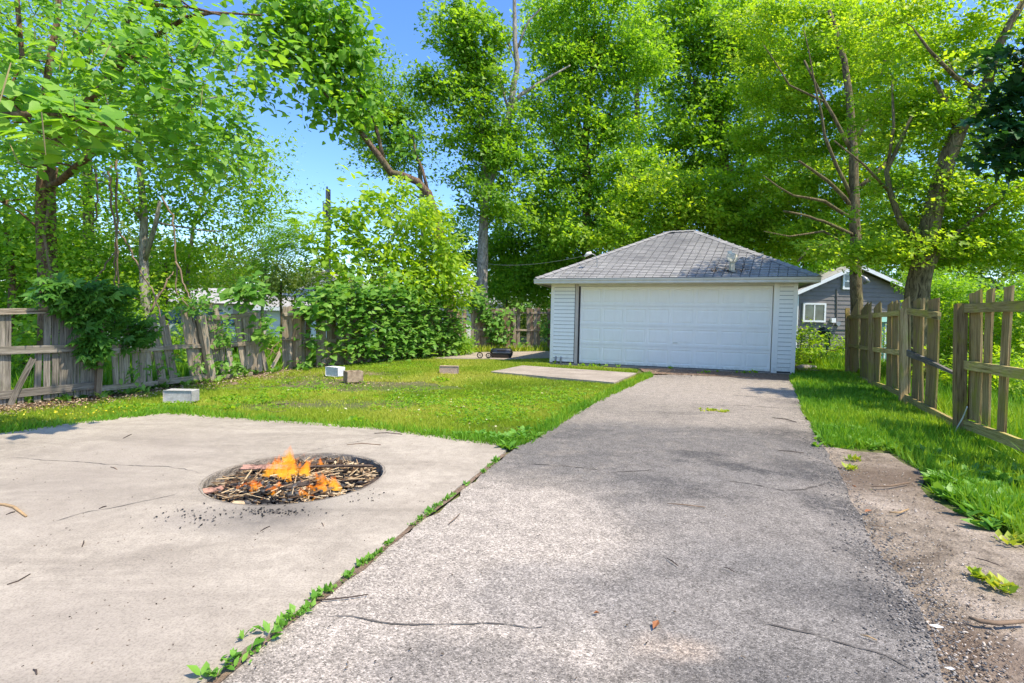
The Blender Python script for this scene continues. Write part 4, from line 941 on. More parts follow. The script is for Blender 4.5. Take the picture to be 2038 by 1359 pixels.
for j in range(8):
    for i in range(10):
        a_ = 2*math.pi*i/10; rr = [.06, .17, .22, .2, .15, .10, .09, .06][j]*(1+random.gauss(0, .16)); zz = zt+.12 - [0, .04, .12, .24, .36, .46, .6, .72][j]
        V.append((p.x + math.cos(a_)*rr + (.02*j if j > 3 else -.03*(j < 3)), 18.5 + math.sin(a_)*rr, zz + random.gauss(0, .012)))
for j in range(7):
    for i in range(10): F.append((j*10+i, (j+1)*10+i, (j+1)*10+(i+1) % 10, j*10+(i+1) % 10))
F.append(tuple(range(9, -1, -1))[::-1]); mk('cover', V, F, M['blkplastic'], bp)
# chain link fence run between garage and house
p0, p1 = D(1591, 690, 17), D(1700, 690, 17); cl = thing('chain_link_fence', 'green chain link fence in tall grass behind the right corner of the garage', 'fence', (p0.x, 17, 0))
M['greenmetal'] = plain('green_post_metal', (0.03, 0.08, 0.05), .5)
zt = D(1600, 656, 17).z
for k in range(3): x = p0.x + .05 + k*(p1.x-p0.x-.1)/2; Buf().tube([(x, 17, -.1), (x, 17, zt)], .03, 7).out('post', M['greenmetal'], cl)
Buf().tube([(p0.x, 17, zt-.02), (p1.x, 17, zt-.02)], .02, 6).out('top_rail', M['greenmetal'], cl)
B = Buf(); x = p0.x
while x < p1.x:
    for s_ in (-1, 1):
        L = zt-.05; B.tube([(x, 17, .0), (x+s_*L, 17, L)] if p0.x-.01 <= x+s_*L <= p1.x else [(x, 17, 0), ((p1.x if s_ > 0 else p0.x), 17, abs((p1.x if s_ > 0 else p0.x)-x))], .003, 3, cap=False)
    x += .07
B.out('wire_mesh', M['greenmetal'], cl)
# squirrel-guard like lamp hanging on tree
p = D(1722, 556, 14.2); lb = thing('floodlight', 'small white lamp fixed high on the trunk in front of the grey house', 'lamp', p)
Buf().tube([p+Vector((-.06, .02, .09)), p+Vector((0, 0, .02)), p+Vector((.03, -.03, -.1))], [.03, .06, .09], 10).out('lamp_shade', M['grey_metal'], lb, smooth=True)
Buf().tube([p+Vector((-.16, .05, .12)), p+Vector((-.05, .02, .09))], .015, 6).out('arm', M['grey_metal'], lb)

# ================================================================== THINGS ON THE GROUND
def blockmat(name, ca, cb):
    n = NT(name); v = n.world(); f = n.noise(v, 14, 5, .7); g = n.noise(v, 160, 3, .8)
    c = n.ramp(f, [(.3, ca), (.6, cb)]); c = n.mix(1.0, c, n.ramp(g, [(.3, .6), (.55, 1.05)]), 'MULTIPLY'); n.bump(g, .7, .006); return n.fin(c, .95, .1)
M['blk_grey'] = blockmat('grey_block', (0.33, 0.31, 0.29), (0.48, 0.46, 0.44)); M['blk_white'] = blockmat('white_block', (0.55, 0.56, 0.58), (0.72, 0.73, 0.75))
M['blk_brown'] = blockmat('brown_block', (0.22, 0.155, 0.10), (0.42, 0.32, 0.22)); M['blk_tan'] = blockmat('tan_block', (0.34, 0.24, 0.18), (0.48, 0.36, 0.28))
def cinder(label, c, L, Wd_, H, rot, mat, hollow='none', tilt=0):
    """concrete block; hollow: cores open to 'side' or 'top'"""
    Mx = Matrix.Translation(c) @ Matrix.Rotation(rot, 4, 'Z') @ Matrix.Rotation(tilt, 4, 'X')
    bm = bmesh.new(); x, y = L/2, Wd_/2
    if hollow == 'top':
        xs = [-x, -x+.035, -.018, .018, x-.035, x]; ys = [-y, -y+.035, y-.035, y]
        top = {}; 
        for zi, z in enumerate((0, H)):
            for i, a_ in enumerate(xs):
                for j, b3 in enumerate(ys): top[(zi, i, j)] = bm.verts.new((a_, b3, z))
        holes = {(1, 1), (3, 1)}
        for i in range(5):
            for j in range(3):
                if (i, j) in holes:
                    for (a1, b1, a2, b2_) in ((i, j, i+1, j), (i+1, j, i+1, j+1), (i+1, j+1, i, j+1), (i, j+1, i, j)): bm.faces.new([top[(0, a1, b1)], top[(1, a1, b1)], top[(1, a2, b2_)], top[(0, a2, b2_)]])
                    continue
                bm.faces.new([top[(1, i, j)], top[(1, i+1, j)], top[(1, i+1, j+1)], top[(1, i, j+1)]]); bm.faces.new([top[(0, i, j)], top[(0, i, j+1)], top[(0, i+1, j+1)], top[(0, i+1, j)]])
        for i in range(5):
            bm.faces.new([top[(0, i, 0)], top[(0, i+1, 0)], top[(1, i+1, 0)], top[(1, i, 0)]]); bm.faces.new([top[(0, i+1, 3)], top[(0, i, 3)], top[(1, i, 3)], top[(1, i+1, 3)]])
        for j in range(3):
            bm.faces.new([top[(0, 0, j+1)], top[(0, 0, j)], top[(1, 0, j)], top[(1, 0, j+1)]]); bm.faces.new([top[(0, 5, j)], top[(0, 5, j+1)], top[(1, 5, j+1)], top[(1, 5, j)]])
    else:
        V = [bm.verts.new(q) for q in boxv(-x, x, -y, y, 0, H)]
        for f in BOXF: bm.faces.new([V[i] for i in f])
        # end webs: recess on the front face so its two flanges stand proud
        bm.faces.ensure_lookup_table(); fr = [f for f in bm.faces if f.calc_center_median().y < -y+.001][0]
        r = bmesh.ops.inset_individual(bm, faces=[fr], thickness=.022); 
        for v_ in fr.verts: v_.co.y += .02; v_.co.z = v_.co.z if v_.co.z > H/2 else v_.co.z
        bmesh.ops.bevel(bm, geom=[e for e in bm.edges if e.calc_length() > .15], offset=.006, segments=1, affect='EDGES')
    for v_ in bm.verts: v_.co += Vector((random.gauss(0, .0015), random.gauss(0, .0015), random.gauss(0, .0015)))
    me = bpy.data.meshes.new('concrete_block'); bm.to_mesh(me); bm.free(); me.materials.append(mat)
    o = put(bpy.data.objects.new('concrete_block', me), None, Mx); return tag(o, label, 'concrete block', 'loose concrete blocks on the lawn')
p = G(361, 799); cinder('large pale grey concrete block lying in the grass nearest the left fence', p, .38, .2, .165, .04, M['blk_grey'])
p = G(667, 748); cinder('white concrete block set against the weeds beside the brown block', p, .36, .2, .19, -.5, M['blk_white'])
p = G(703, 759); cinder('dark brown hollow concrete block standing on bare soil', p, .30, .26, .2, .62, M['blk_brown'], 'top')
p = G(894, 743); cinder('tan concrete block half sunk in grass towards the grill', p, .42, .2, .17, .05, M['blk_tan'])
for i, (px, py, s_, lb_) in enumerate([(636, 727, .11, 'flat brown stone lying at the foot of the vine covered fence'), (662, 725, .12, 'rounder brown stone beside the flat one at the vine foot')]):
    p = G(px, py); bm = bmesh.new(); bmesh.ops.create_icosphere(bm, subdivisions=2, radius=s_)
    for v_ in bm.verts: v_.co = Vector((v_.co.x*1.5, v_.co.y, v_.co.z*.5 + .03)) + Vector((random.gauss(0, .006),)*3)
    me = bpy.data.meshes.new('stone'); bm.to_mesh(me); bm.free(); me.materials.append(M['blk_brown']); tag(put(bpy.data.objects.new('stone', me), None, Matrix.Translation(p)), lb_, 'stone')
# log / broken concrete by the right corner of garage
M['palelog'] = plain('bleached_log', (0.42, 0.37, 0.30), .9, .4, 6)
p, q = G(1586, 737), G(1622, 735); p.z = q.z = .06
lg = Buf().tube([p, p.lerp(q, .3)+Vector((0, 0, .02)), p.lerp(q, .7), q], [.07, .085, .075, .05], 9).out('log', M['palelog'], None, smooth=True); tag(lg, 'short bleached log lying against the right corner of the garage', 'log')
p = G(1609, 739); tag(mk('stone_slab', boxv(p.x-.28, p.x+.25, p.y-.1, p.y+.1, 0, .05), BOXF, M['blk_tan']), 'flat pinkish stone slab in front of the bleached log', 'stone')
# overturned charcoal grill with two loose wheels
gp = G(998, 711); Z = gp.y
gr = thing('charcoal_grill', 'black rectangular charcoal grill lying on the slab by the lawn', 'grill', gp)
M['blkenamel'] = plain('black_enamel', (0.014, 0.015, 0.017), .28, .3, 5, spec=.6)
def loft_box(cx, cy, prof, name, mat, parent, n_=20):
    V = []; F = []
    for (hx, hy, z) in prof:
        for i in range(n_):
            a_ = 2*math.pi*(i+.5)/n_; cs_, sn = math.cos(a_), math.sin(a_); e = .38
            V.append((cx + hx*math.copysign(abs(cs_)**e, cs_), cy + hy*math.copysign(abs(sn)**e, sn), z))
    for j in range(len(prof)-1):
        for i in range(n_): F.append((j*n_+i, j*n_+(i+1) % n_, (j+1)*n_+(i+1) % n_, (j+1)*n_+i))
    F += [tuple(range(n_-1, -1, -1)), tuple((len(prof)-1)*n_+i for i in range(n_))]
    return mk(name, V, F, mat, parent)
loft_box(gp.x, gp.y, [(.24, .14, .0), (.33, .21, .02), (.37, .24, .1), (.375, .245, .155)], 'base', M['blkenamel'], gr)
loft_box(gp.x, gp.y, [(.385, .255, .158), (.385, .255, .175), (.375, .245, .18), (.355, .225, .25), (.31, .19, .295), (.2, .1, .305)], 'lid', M['blkenamel'], gr)
mk('lid_band', boxv(gp.x-.3, gp.x+.3, gp.y-.262, gp.y-.25, .162, .172), BOXF, M['grey_metal'], gr)
for s_ in (-1, 1): Buf().tube([(gp.x+s_*.1, gp.y-.235, .24), (gp.x+s_*.1, gp.y-.28, .25)], .008, 5).out('handle_bracket', M['grey_metal'], gr)
Buf().tube([(gp.x-.14, gp.y-.285, .25), (gp.x+.14, gp.y-.285, .25)], .013, 7).out('handle', M['blackrubber'], gr)
for (px, py, r, lb_) in [(955, 713, .10, 'spoked black grill wheel on the slab, farther from the grill'), (972, 713, .09, 'black grill wheel leaning against the grill base')]:
    p = G(px, py); wr = thing('grill_wheel', lb_, 'wheel', p, 'loose grill wheels')
    V = []; F = []; n1, n2 = 20, 6
    for i in range(n1):
        a_ = 2*math.pi*i/n1
        for j in range(n2): b3 = 2*math.pi*j/n2; rr = r - .016 + .016*math.cos(b3); V.append((p.x+rr*math.cos(a_), p.y+.018*math.sin(b3), r+rr*math.sin(a_)))
    for i in range(n1):
        for j in range(n2): F.append((i*n2+j, i*n2+(j+1) % n2, ((i+1) % n1)*n2+(j+1) % n2, ((i+1) % n1)*n2+j))
    mk('tyre', V, F, M['blackrubber'], wr, smooth=True); Buf().tube([(p.x, p.y-.025, r), (p.x, p.y+.025, r)], .02, 8).out('hub', M['grey_metal'], wr)
    for k in range(5): a_ = 2*math.pi*k/5+.3; Buf().tube([(p.x, p.y, r), (p.x+(r-.02)*math.cos(a_), p.y, r+(r-.02)*math.sin(a_))], .006, 4).out('spoke', M['blackrubber'], wr)

# ------------------------------------------------------------------ fire pit
PD = .115
n = NT('sooty_concrete'); v = n.world(); f = n.noise(v, 7, 6, .7); g = n.noise(v, 70, 3, .8)
sz = n.n.new('ShaderNodeSeparateXYZ'); n.link(v, sz.inputs[0])
c = n.ramp(f, [(.3, (.13, .11, .085)), (.46, (.32, .27, .21)), (.68, (.46, .40, .32))])
c = n.mix(1.0, c, n.ramp(g, [(.3, .45), (.6, 1.05)]), 'MULTIPLY'); n.bump(n.math('ADD', f, g), 1, .02); M['sooty'] = n.fin(c, 1, .1)
n = NT('ash_bed'); v = n.world(); f = n.noise(v, 6, 6, .75); g = n.noise(v, 60, 4, .8)
c = n.ramp(f, [(.34, (.012, .012, .013)), (.5, (.07, .062, .055)), (.62, (.20, .175, .15)), (.75, (.36, .34, .32))])
c = n.mix(1.0, c, n.ramp(g, [(.3, .35), (.6, 1.1)]), 'MULTIPLY'); n.bump(n.math('ADD', f, g), 1, .04); M['ash'] = n.fin(c, 1, .05)
fp = thing('fire_pit', 'round sunken fire pit with rough concrete wall in the patio slab', 'fire pit', (PITC.x, PITC.y, 0))
V = []; F = []; N = 72
prof = [(.0, .0015), (.012, -.01), (.016, -.05), (.022, -.08), (.03, -PD)]
for i in range(N):
    a_ = 2*math.pi*i/N; jit = [random.gauss(0, .006) for _ in prof]
    for k, (dr, z) in enumerate(prof): rr = PITR + .008 - dr + (jit[k] if k else 0)*1.0; V.append((PITC.x+rr*math.cos(a_), PITC.y+rr*math.sin(a_), z if k else .0015))
    V.append((PITC.x+(PITR+.06)*math.cos(a_), PITC.y+(PITR+.06)*math.sin(a_), -.12)); V.append((PITC.x+(PITR+.014+random.gauss(0, .004))*math.cos(a_), PITC.y+(PITR+.014)*math.sin(a_), .002))
K = 7
for i in range(N):
    j = (i+1) % N
    for k in range(4): F.append((i*K+k, i*K+k+1, j*K+k+1, j*K+k))
    F.append((i*K+6, i*K+0, j*K+0, j*K+6))
mk('wall', V, F, M['sooty'], fp)
V = [(PITC.x, PITC.y, -PD+.07)]; F = []
for j in range(1, 15):
    for i in range(60):
        rr = (PITR+.02)*j/14; a_ = 2*math.pi*i/60
        V.append((PITC.x+rr*math.cos(a_), PITC.y+rr*math.sin(a_), -PD + .07*(1-(j/14)**2) + random.gauss(0, .008)))
for i in range(60): F.append((0, 1+i, 1+(i+1) % 60))
for j in range(13):
    for i in range(60): a1, a2 = 1+j*60+i, 1+j*60+(i+1) % 60; F.append((a1, a1+60, a2+60, a2))
mk('ash_bed', V, F, M['ash'], fp)
def chips(name, label, cat, n_, C, s0, s1, mat, elong=1.0, flat=.5, parent=None):
    """irregular little lumps joined into one mesh"""
    T = np.array(boxv(-.5, .5, -.5, .5, -.5, .5)); TF = np.array(BOXF)
    C = np.array(C)[:n_]; n_ = len(C)
    sz_ = rng.uniform(s0, s1, (n_, 1))*np.concatenate([rng.uniform(.7, 1.3, (n_, 1))*elong, rng.uniform(.5, 1, (n_, 1)), rng.uniform(.4, 1, (n_, 1))*flat], axis=1)
    V = T[None]*sz_[:, None, :]*rng.uniform(.7, 1.25, (n_, 8, 1)); a_ = rng.uniform(0, 6.28, n_); b3 = rng.normal(0, .25, n_)
    ca, sa, cb_, sb = np.cos(a_)[:, None], np.sin(a_)[:, None], np.cos(b3)[:, None], np.sin(b3)[:, None]
    x, y, z = V[..., 0], V[..., 1], V[..., 2]; x, z = x*cb_ - z*sb, x*sb + z*cb_; x, y = x*ca - y*sa, x*sa + y*ca
    V = np.stack([x, y, z], axis=-1) + C[:, None, :]
    Fc = (TF[None] + (np.arange(n_)*8)[:, None, None]).reshape(-1, 4)
    o = mknp(name, V.reshape(-1, 3), Fc, mat, parent, np.repeat(rng.uniform(0, 1, n_), 6)); return tag(o, label, cat, kind='stuff')
M['char'] = leaflit('charcoal', (0.008, 0.008, 0.009), (0.022, 0.02, 0.019), (0.10, 0.095, 0.09))
M['chipwood'] = leaflit('burnt_chips', (0.05, 0.03, 0.018), (0.26, 0.17, 0.09), (0.55, 0.43, 0.27))
M['kindling'] = leaflit('kindling', (0.03, 0.022, 0.018), (0.20, 0.12, 0.065), (0.50, 0.37, 0.21))
def inpit(n_, sx=1.0, sy=1.0, ox=0, oy=0, z=.0):
    out = []
    while len(out) < n_:
        x, y = random.gauss(ox, sx), random.gauss(oy, sy)
        if x*x+y*y < (PITR-.04)**2: rr = math.hypot(x, y)/PITR; out.append((PITC.x+x, PITC.y+y, -PD + .07*(1-rr*rr) + .012 + z + random.uniform(0, .035)))
    return out
chips('charcoal', 'heap of black charcoal lumps covering the bed of the fire pit', 'charcoal', 2600, inpit(2600, .4, .34, .0, -.18, .01), .006, .034, M['char'], 1.3, .7)
chips('wood_chips', 'burnt and pale wood splinters strewn through the fire pit', 'wood chips', 1100, inpit(1100, .4, .34, .16, -.0, .012), .008, .04, M['chipwood'], 2.6, .25)
KV, KF, KQ = [], [], []
for (x, y, z) in inpit(420, .40, .34, .05, -.02, .02):
    a_ = random.uniform(0, math.pi); L = random.uniform(.03, .16); d = Vector((math.cos(a_), math.sin(a_), random.uniform(-.15, .25)))*L; c0 = Vector((x, y, z))
    if (c0 + d - Vector((PITC.x, PITC.y, 0))).xy.length > PITR-.03 or (c0 - d - Vector((PITC.x, PITC.y, 0))).xy.length > PITR-.03: continue
    b_ = Buf().tube([c0-d, c0+d], random.uniform(.002, .007), 4); o_ = len(KV); KV += b_.V; q_ = random.random(); KF += [tuple(i+o_ for i in f) for f in b_.F[:4]]; KQ += [q_]*4
tag(mknp('kindling', np.array(KV), np.array(KF), M['kindling'], None, np.array(KQ)), 'tangle of thin burnt sticks and splinters lying across the fire pit', 'kindling', kind='stuff')
C = [(c_.x, c_.y, .006) for c_ in [G(random.gauss(392, 40), random.gauss(1030, 11)) for _ in range(90)] + [G(random.gauss(540, 50), random.gauss(1019, 4)) for _ in range(160)] + [G(random.gauss(730, 20), 985-random.gauss(0, 8)) for _ in range(25)] if (Vector((c_.x, c_.y, 0))-PITC).length > PITR+.01]
chips('ash_crumbs', 'black charred crumbs spilled on the concrete in front of the fire pit', 'charcoal crumbs', 300, C, .002, .010, M['char'], 1.5, .4)
def charmat(name, ca, cb):
    n = NT(name); v = n.coord(); f = n.noise(n.coord(scale=(9, 9, 5)), 1, 5, .7); g = n.noise(n.coord(scale=(70, 70, 6)), 1, 4, .7)
    c = n.ramp(g, [(.3, ca), (.7, cb)]); c = n.mix(n.ramp(f, [(.46, 0), (.56, 1)]), c, (.012, .011, .011)); n.bump(f, .6, .01); return n.fin(c, .85, .2)
M['plank_pink'] = charmat('pinkish_plank', (.33, .17, .12), (.50, .29, .21)); M['plank_tan'] = charmat('tan_plank', (.38, .27, .15), (.62, .48, .30)); M['plank_char'] = charmat('charred_plank', (.04, .03, .025), (.12, .085, .06))
def pitc(x, y): return 340 + x/4.246, 860 + y/4.246
def pz(x, y, z): return G(*pitc(x, y), z)
planks = [((600, 298, .03), (1010, 300, .05), .075, 'plank_pink', 'long thin pinkish board across the back of the fire pit'),
 ((930, 300, .0), (1380, 240, .03), .05, 'plank_char', 'charred stick behind the flames pointing right'),
 ((1000, 305, .05), (1700, 285, .0), .03, 'plank_char', 'thin blackened lath reaching the right rim of the fire pit'),
 ((255, 505, -.02), (640, 432, -.06), .085, 'plank_pink', 'pinkish plank with charred right end lying at the left rim'),
 ((690, 300, .01), (640, 400, -.07), .055, 'plank_tan', 'short upright lath under the back board, left one'),
 ((765, 300, .01), (745, 400, -.07), .06, 'plank_char', 'short charred lath under the back board, right one'),
 ((255, 525, -.01), (430, 618, -.05), .03, 'plank_tan', 'tan splinter along the front left rim of the fire pit'),
 ((520, 600, -.03), (900, 575, -.05), .05, 'plank_tan', 'tan lath at the front of the fire pit'),
 ((1100, 600, -.05), (1560, 440, -.05), .04, 'plank_tan', 'tan stick lying front right in the fire pit'),
 ((1400, 360, -.04), (1500, 270, -.02), .03, 'plank_tan', 'small tan splinter standing right of the flames'),
 ((1510, 430, -.05), (1590, 350, -.03), .05, 'plank_tan', 'broken tan board end near the right rim'),
 ((1550, 335, -.03), (1740, 370, -.03), .045, 'plank_tan', 'pale broken lath against the right wall of the fire pit'),
 ((1620, 470, -.04), (1760, 385, -.02), .05, 'plank_char', 'charred block end by the front right rim'),
 ((1330, 345, -.03), (1560, 265, -.03), .07, 'plank_tan', 'wide pale board lying behind right of the flames'),
 ((850, 560, -.05), (1250, 520, -.03), .05, 'plank_char', 'charred stick beneath the flames'),
 ((640, 520, -.05), (1180, 430, .02), .06, 'plank_char', 'blackened board burning in the middle of the fire')]
for (a_, b3, w, m_, lb_) in planks:
    o = board('charred_board', pz(*a_), pz(*b3), w*.62, .013, M[m_], None, Vector((.1, -.5, .85)).normalized(), .02); tag(o, lb_, 'firewood', 'boards in the fire pit')
# flames
n = NT('flame'); ge = n.coord('Generated'); nz = n.noise(n.coord(scale=(9, 9, 4)), 1.6, 4, .6, 1.2)
sz = n.n.new('ShaderNodeSeparateXYZ'); n.link(n.tc.outputs['Generated'], sz.inputs[0])
lw = n.n.new('ShaderNodeLayerWeight'); lw.inputs[0].default_value = .42
core = n.math('SUBTRACT', 1.0, lw.outputs['Facing'])
hh = n.math('ADD', sz.outputs[2], n.math('MULTIPLY', n.math('SUBTRACT', nz, .5), .9))
c = n.ramp(hh, [(0.0, (1.0, .30, .02)), (.22, (1.0, .58, .07)), (.5, (1.0, .36, .03)), (.9, (.95, .15, .01))])
em = n.n.new('ShaderNodeEmission'); n.link(c, em.inputs[0]); em.inputs[1].default_value = 0.85
tp = n.n.new('ShaderNodeBsdfTransparent'); mx = n.n.new('ShaderNodeMixShader')
al = n.math('MULTIPLY', n.ramp(core, [(.2, 0), (.95, .85)]), n.ramp(nz, [(.36, .0), (.66, 1)]))
al = n.math('MULTIPLY', al, n.ramp(sz.outputs[2], [(0, .35), (.1, 1), (.55, .85), (1, .1)]))
n.link(al, mx.inputs[0]); n.link(tp.outputs[0], mx.inputs[1]); n.link(em.outputs[0], mx.inputs[2]); n.link(mx.outputs[0], n.o.inputs[0]); M['flame'] = n.m
fire = thing('campfire', 'orange and yellow flames burning in the middle of the fire pit', 'fire', (PITC.x, PITC.y, -.1))
def flame(c0, h_, r_, lean, sd_):
    rg = random.Random(sd_); V = []; F = []; nj, ni = 16, 10; ph = rg.uniform(0, 6)
    for j in range(nj):
        t = j/(nj-1); rr = r_*(math.sin(math.pi*min(1, t*1.0+.16))**.8)*(1-t)**.45*1.5
        cx = lean.x*t*t*h_ + .10*h_*math.sin(ph+5*t)*t; cy = lean.y*t*t*h_ + .10*h_*math.cos(ph*1.3+4.3*t)*t
        for i in range(ni):
            a_ = 2*math.pi*i/ni + t*1.6; k = 1+.35*math.sin(3*a_+ph+5*t)
            V.append((c0.x+cx+rr*k*math.cos(a_), c0.y+cy+rr*.7*k*math.sin(a_), c0.z+h_*t + .02*math.sin(2*a_+ph)*(1-t)))
    for j in range(nj-1):
        for i in range(ni): F.append((j*ni+i, j*ni+(i+1) % ni, (j+1)*ni+(i+1) % ni, (j+1)*ni+i))
    cc = Vector((c0.x, c0.y, c0.z)); mk('flame', [Vector(v_)-cc for v_ in V], F, M['flame'], fire, Matrix.Translation(cc), smooth=True)
fl = [(700, 520, .17, .05, -.3, 0), (750, 500, .20, .055, .2, 0), (660, 515, .12, .04, -.4, 0), (860, 440, .28, .05, .1, .1), (930, 430, .34, .06, -.1, 0),
     (1010, 440, .33, .055, .15, 0), (1070, 420, .38, .05, .1, 0), (1130, 420, .26, .05, .4, 0), (1190, 520, .14, .04, -.2, 0), (1260, 525, .20, .055, .1, 0), (1310, 520, .22, .05, -.2, 0), (1350, 520, .12, .04, .3, 0),
     (820, 400, .24, .05, -.2, 0), (960, 330, .26, .07, 0, 0), (1060, 330, .28, .06, .2, 0), (1180, 360, .22, .05, .3, 0), (900, 500, .15, .06, .1, 0), (1020, 510, .15, .06, 0, 0), (1120, 500, .13, .05, 0, 0), (780, 540, .10, .05, .3, 0), (980, 470, .25, .05, -.3, 0), (1240, 470, .18, .045, .1, 0)]
for i, (x, y, h_, r_, lx, ly) in enumerate(fl):
    for k in range(5): flame(pz(x + random.gauss(0, 48), y + random.gauss(0, 20), -.06), h_*random.uniform(.3, .8), r_*random.uniform(.35, .75), Vector((lx + random.gauss(0, .25), ly, 0)), i*3+k)

# ------------------------------------------------------------------ sticks lying about
M['stick'] = plain('dry_stick', (0.22, 0.15, 0.095), .9, .35, 20); M['stick_lt'] = plain('pale_stick', (0.42, 0.28, 0.14), .85, .3, 20); M['stick_dk'] = plain('dark_stick', (0.07, 0.05, 0.04), .9, .3, 20)
for (pts, r_, m_, lb_) in [([(-20, 1002), (10, 1004), (28, 1009), (52, 1027)], .016, 'stick_lt', 'thick bent tan stick at the left edge of the patio'),
    ([(12, 1024), (30, 1018)], .006, 'stick_dk', 'thin dark twig just below the bent tan stick'),
    ([(14, 1163), (36, 1156), (60, 1142)], .006, 'stick_dk', 'thin forked twig on the left of the patio'),
    ([(197, 1012), (212, 1007)], .006, 'stick_dk', 'tiny dark twig left of the fire pit'), ([(245, 872), (262, 864)], .007, 'stick_dk', 'tiny twig near the back edge of the patio'),
    ([(220, 929), (233, 934)], .006, 'stick', 'short brown twig on the patio behind the fire pit'),
    ([(163, 1088), (167, 1076)], .006, 'stick_dk', 'little upright twig in the middle of the left patio'), ([(66, 1332), (73, 1342)], .006, 'stick_dk', 'small dark twig near the bottom left of the patio'),
    ([(518, 1057), (537, 1047)], .005, 'stick_dk', 'short dark twig below the fire pit'), ([(640, 1040), (644, 1047)], .005, 'stick', 'tiny twig right of the short dark one'),
    ([(690, 885), (720, 882), (758, 885)], .009, 'stick', 'reddish brown stick lying behind the fire pit'), ([(745, 862), (770, 861), (800, 864)], .009, 'stick_dk', 'dark stick on the patio edge by the grass'),
    ([(526, 831), (548, 830), (562, 832)], .014, 'stick_dk', 'dark stick on the grass at the back patio edge'), ([(540, 806), (575, 803)], .014, 'stick_dk', 'dark branch lying in the lawn'), ([(530, 815), (545, 820), (570, 817)], .008, 'stick', 'curved twig in the lawn below the dark branch'),
    ([(605, 1194), (650, 1193), (690, 1189), (732, 1183)], .006, 'stick_dk', 'long thin twig beside the joint weeds'), ([(893, 1042), (905, 1032), (915, 1022)], .007, 'stick', 'brown twig on the asphalt right of the joint'),
    ([(1328, 1002), (1360, 1004), (1404, 1009)], .008, 'stick', 'long reddish twig on the asphalt'), ([(1328, 1111), (1350, 1126)], .006, 'stick_dk', 'short dark twig in the middle of the asphalt'), ([(1440, 1128), (1462, 1138)], .005, 'stick_dk', 'tiny dark twig right of the middle of the asphalt'),
    ([(1549, 896), (1575, 898), (1600, 901)], .008, 'stick_dk', 'dark twig on the asphalt near the right edge'), ([(1537, 831), (1565, 834), (1585, 840)], .012, 'stick_dk', 'dark stick on the far part of the driveway'),
    ([(1735, 968), (1770, 967), (1810, 960)], .014, 'stick', 'brown stick lying across the dirt shoulder'), ([(1770, 1019), (1790, 1020), (1808, 1013)], .012, 'stick_lt', 'curled tan leaf stalk on the dirt shoulder'),
    ([(1735, 1046), (1768, 1050)], .007, 'stick', 'thin brown twig on the dirt shoulder'), ([(1928, 1228), (1950, 1236), (1985, 1240), (2045, 1236)], .018, 'stick', 'half buried root at the right edge of the dirt'),
    ([(1712, 1263), (1745, 1274)], .006, 'stick_lt', 'straw coloured twig on the asphalt near the bottom right'), ([(1940, 1110), (1990, 1125)], .006, 'stick_dk', 'dark twig in the dirt at the right edge')]:
    r_ *= .55; z = r_*.8; P = [G(a_, b3, z) for a_, b3 in pts]
    if len(P) == 2: P = [P[0], P[0].lerp(P[1], .5)+Vector((0, .004, .003)), P[1]]
    tag(Buf().tube(P, [r_*.6] + [r_]*(len(P)-2) + [r_*.7], 6).out('stick', M[m_], None, smooth=True), lb_, 'stick', 'sticks lying on the ground')
tag(Buf().tube([rfp(900, 915, .1), rfp(870, 990, .1), rfp(835, 1050, .12), rfp(820, 1085, .12)], .006, 5).out('bent_wire', M['whitetrim']), 'thin white wire hanging at the foot of the nearest fence post', 'wire')
p = G(1862, 1246, .004); tag(mk('paper_scrap', [(p.x-.02, p.y+.01, .004), (p.x-.005, p.y-.01, .004), (p.x+.025, p.y-.012, .006), (p.x+.012, p.y+.006, .008)], [(0, 1, 2), (0, 2, 3)], M['whitetrim']), 'white paper scrap on the dirt at the lower right', 'litter')
p = G(1890, 1330, .004); tag(mk('paper_scrap', [(p.x-.015, p.y+.006, .004), (p.x-.004, p.y-.006, .004), (p.x+.014, p.y-.007, .006), (p.x+.008, p.y+.004, .007)], [(0, 1, 2), (0, 2, 3)], M['whitetrim']), 'small white scrap at the bottom right corner', 'litter')
# pebbles & dry crumbs
def scatter_px(poly, n_, z):
    out = []
    while len(out) < n_:
        a_, b3 = random.choice(poly); p = G(random.gauss(a_[0], a_[1]), min(1420, max(700, random.gauss(b3[0], b3[1]))), z); out.append(tuple(p))
    return out
chips('pebbles', 'small pebbles and grit strewn over the dirt shoulder', 'gravel', 1500, [(c_.x, c_.y, -.014) for c_ in [G(1780+random.gauss(0, 60)+(y-950)*.45, y) for y in [random.uniform(900, 1380) for _ in range(1500)]]], .002, .010, leaflit('pebble_mix', (.16, .12, .09), (.32, .26, .2), (.55, .48, .4)), 1.2, .6)
chips('grit', 'dark specks of grit and dried bits scattered over patio and driveway', 'grit', 900, [tuple(G(random.uniform(-100, 1850), 870+abs(random.gauss(0, 230)), .001)) for _ in range(700)], .0015, .0055, leaflit('grit_mix', (.02, .018, .015), (.08, .06, .045), (.2, .15, .1)), 1.8, .5)
C = []
for px in np.linspace(-40, 620, 3500): k = lfi(px); a_, b3 = LP[k], LP[k+1]; yb = a_[1] + (b3[1]-a_[1])*(px-a_[0])/(b3[0]-a_[0]); p = G(px, yb + random.gauss(5, 5)); C.append((p.x, p.y, random.uniform(-.02, .03)))
for _ in range(700): p = G(random.gauss(690, 70), random.gauss(755, 9)); C.append((p.x, p.y, -.015))
for _ in range(500): p = G(random.uniform(1290, 1600), random.gauss(743, 4)); C.append((p.x, p.y, .004))
litter('leaf_litter', 'brown dead leaves and bark crumbs along the foot of the left fence', 'leaf litter', C, .035, 0, M['deadleaf'])

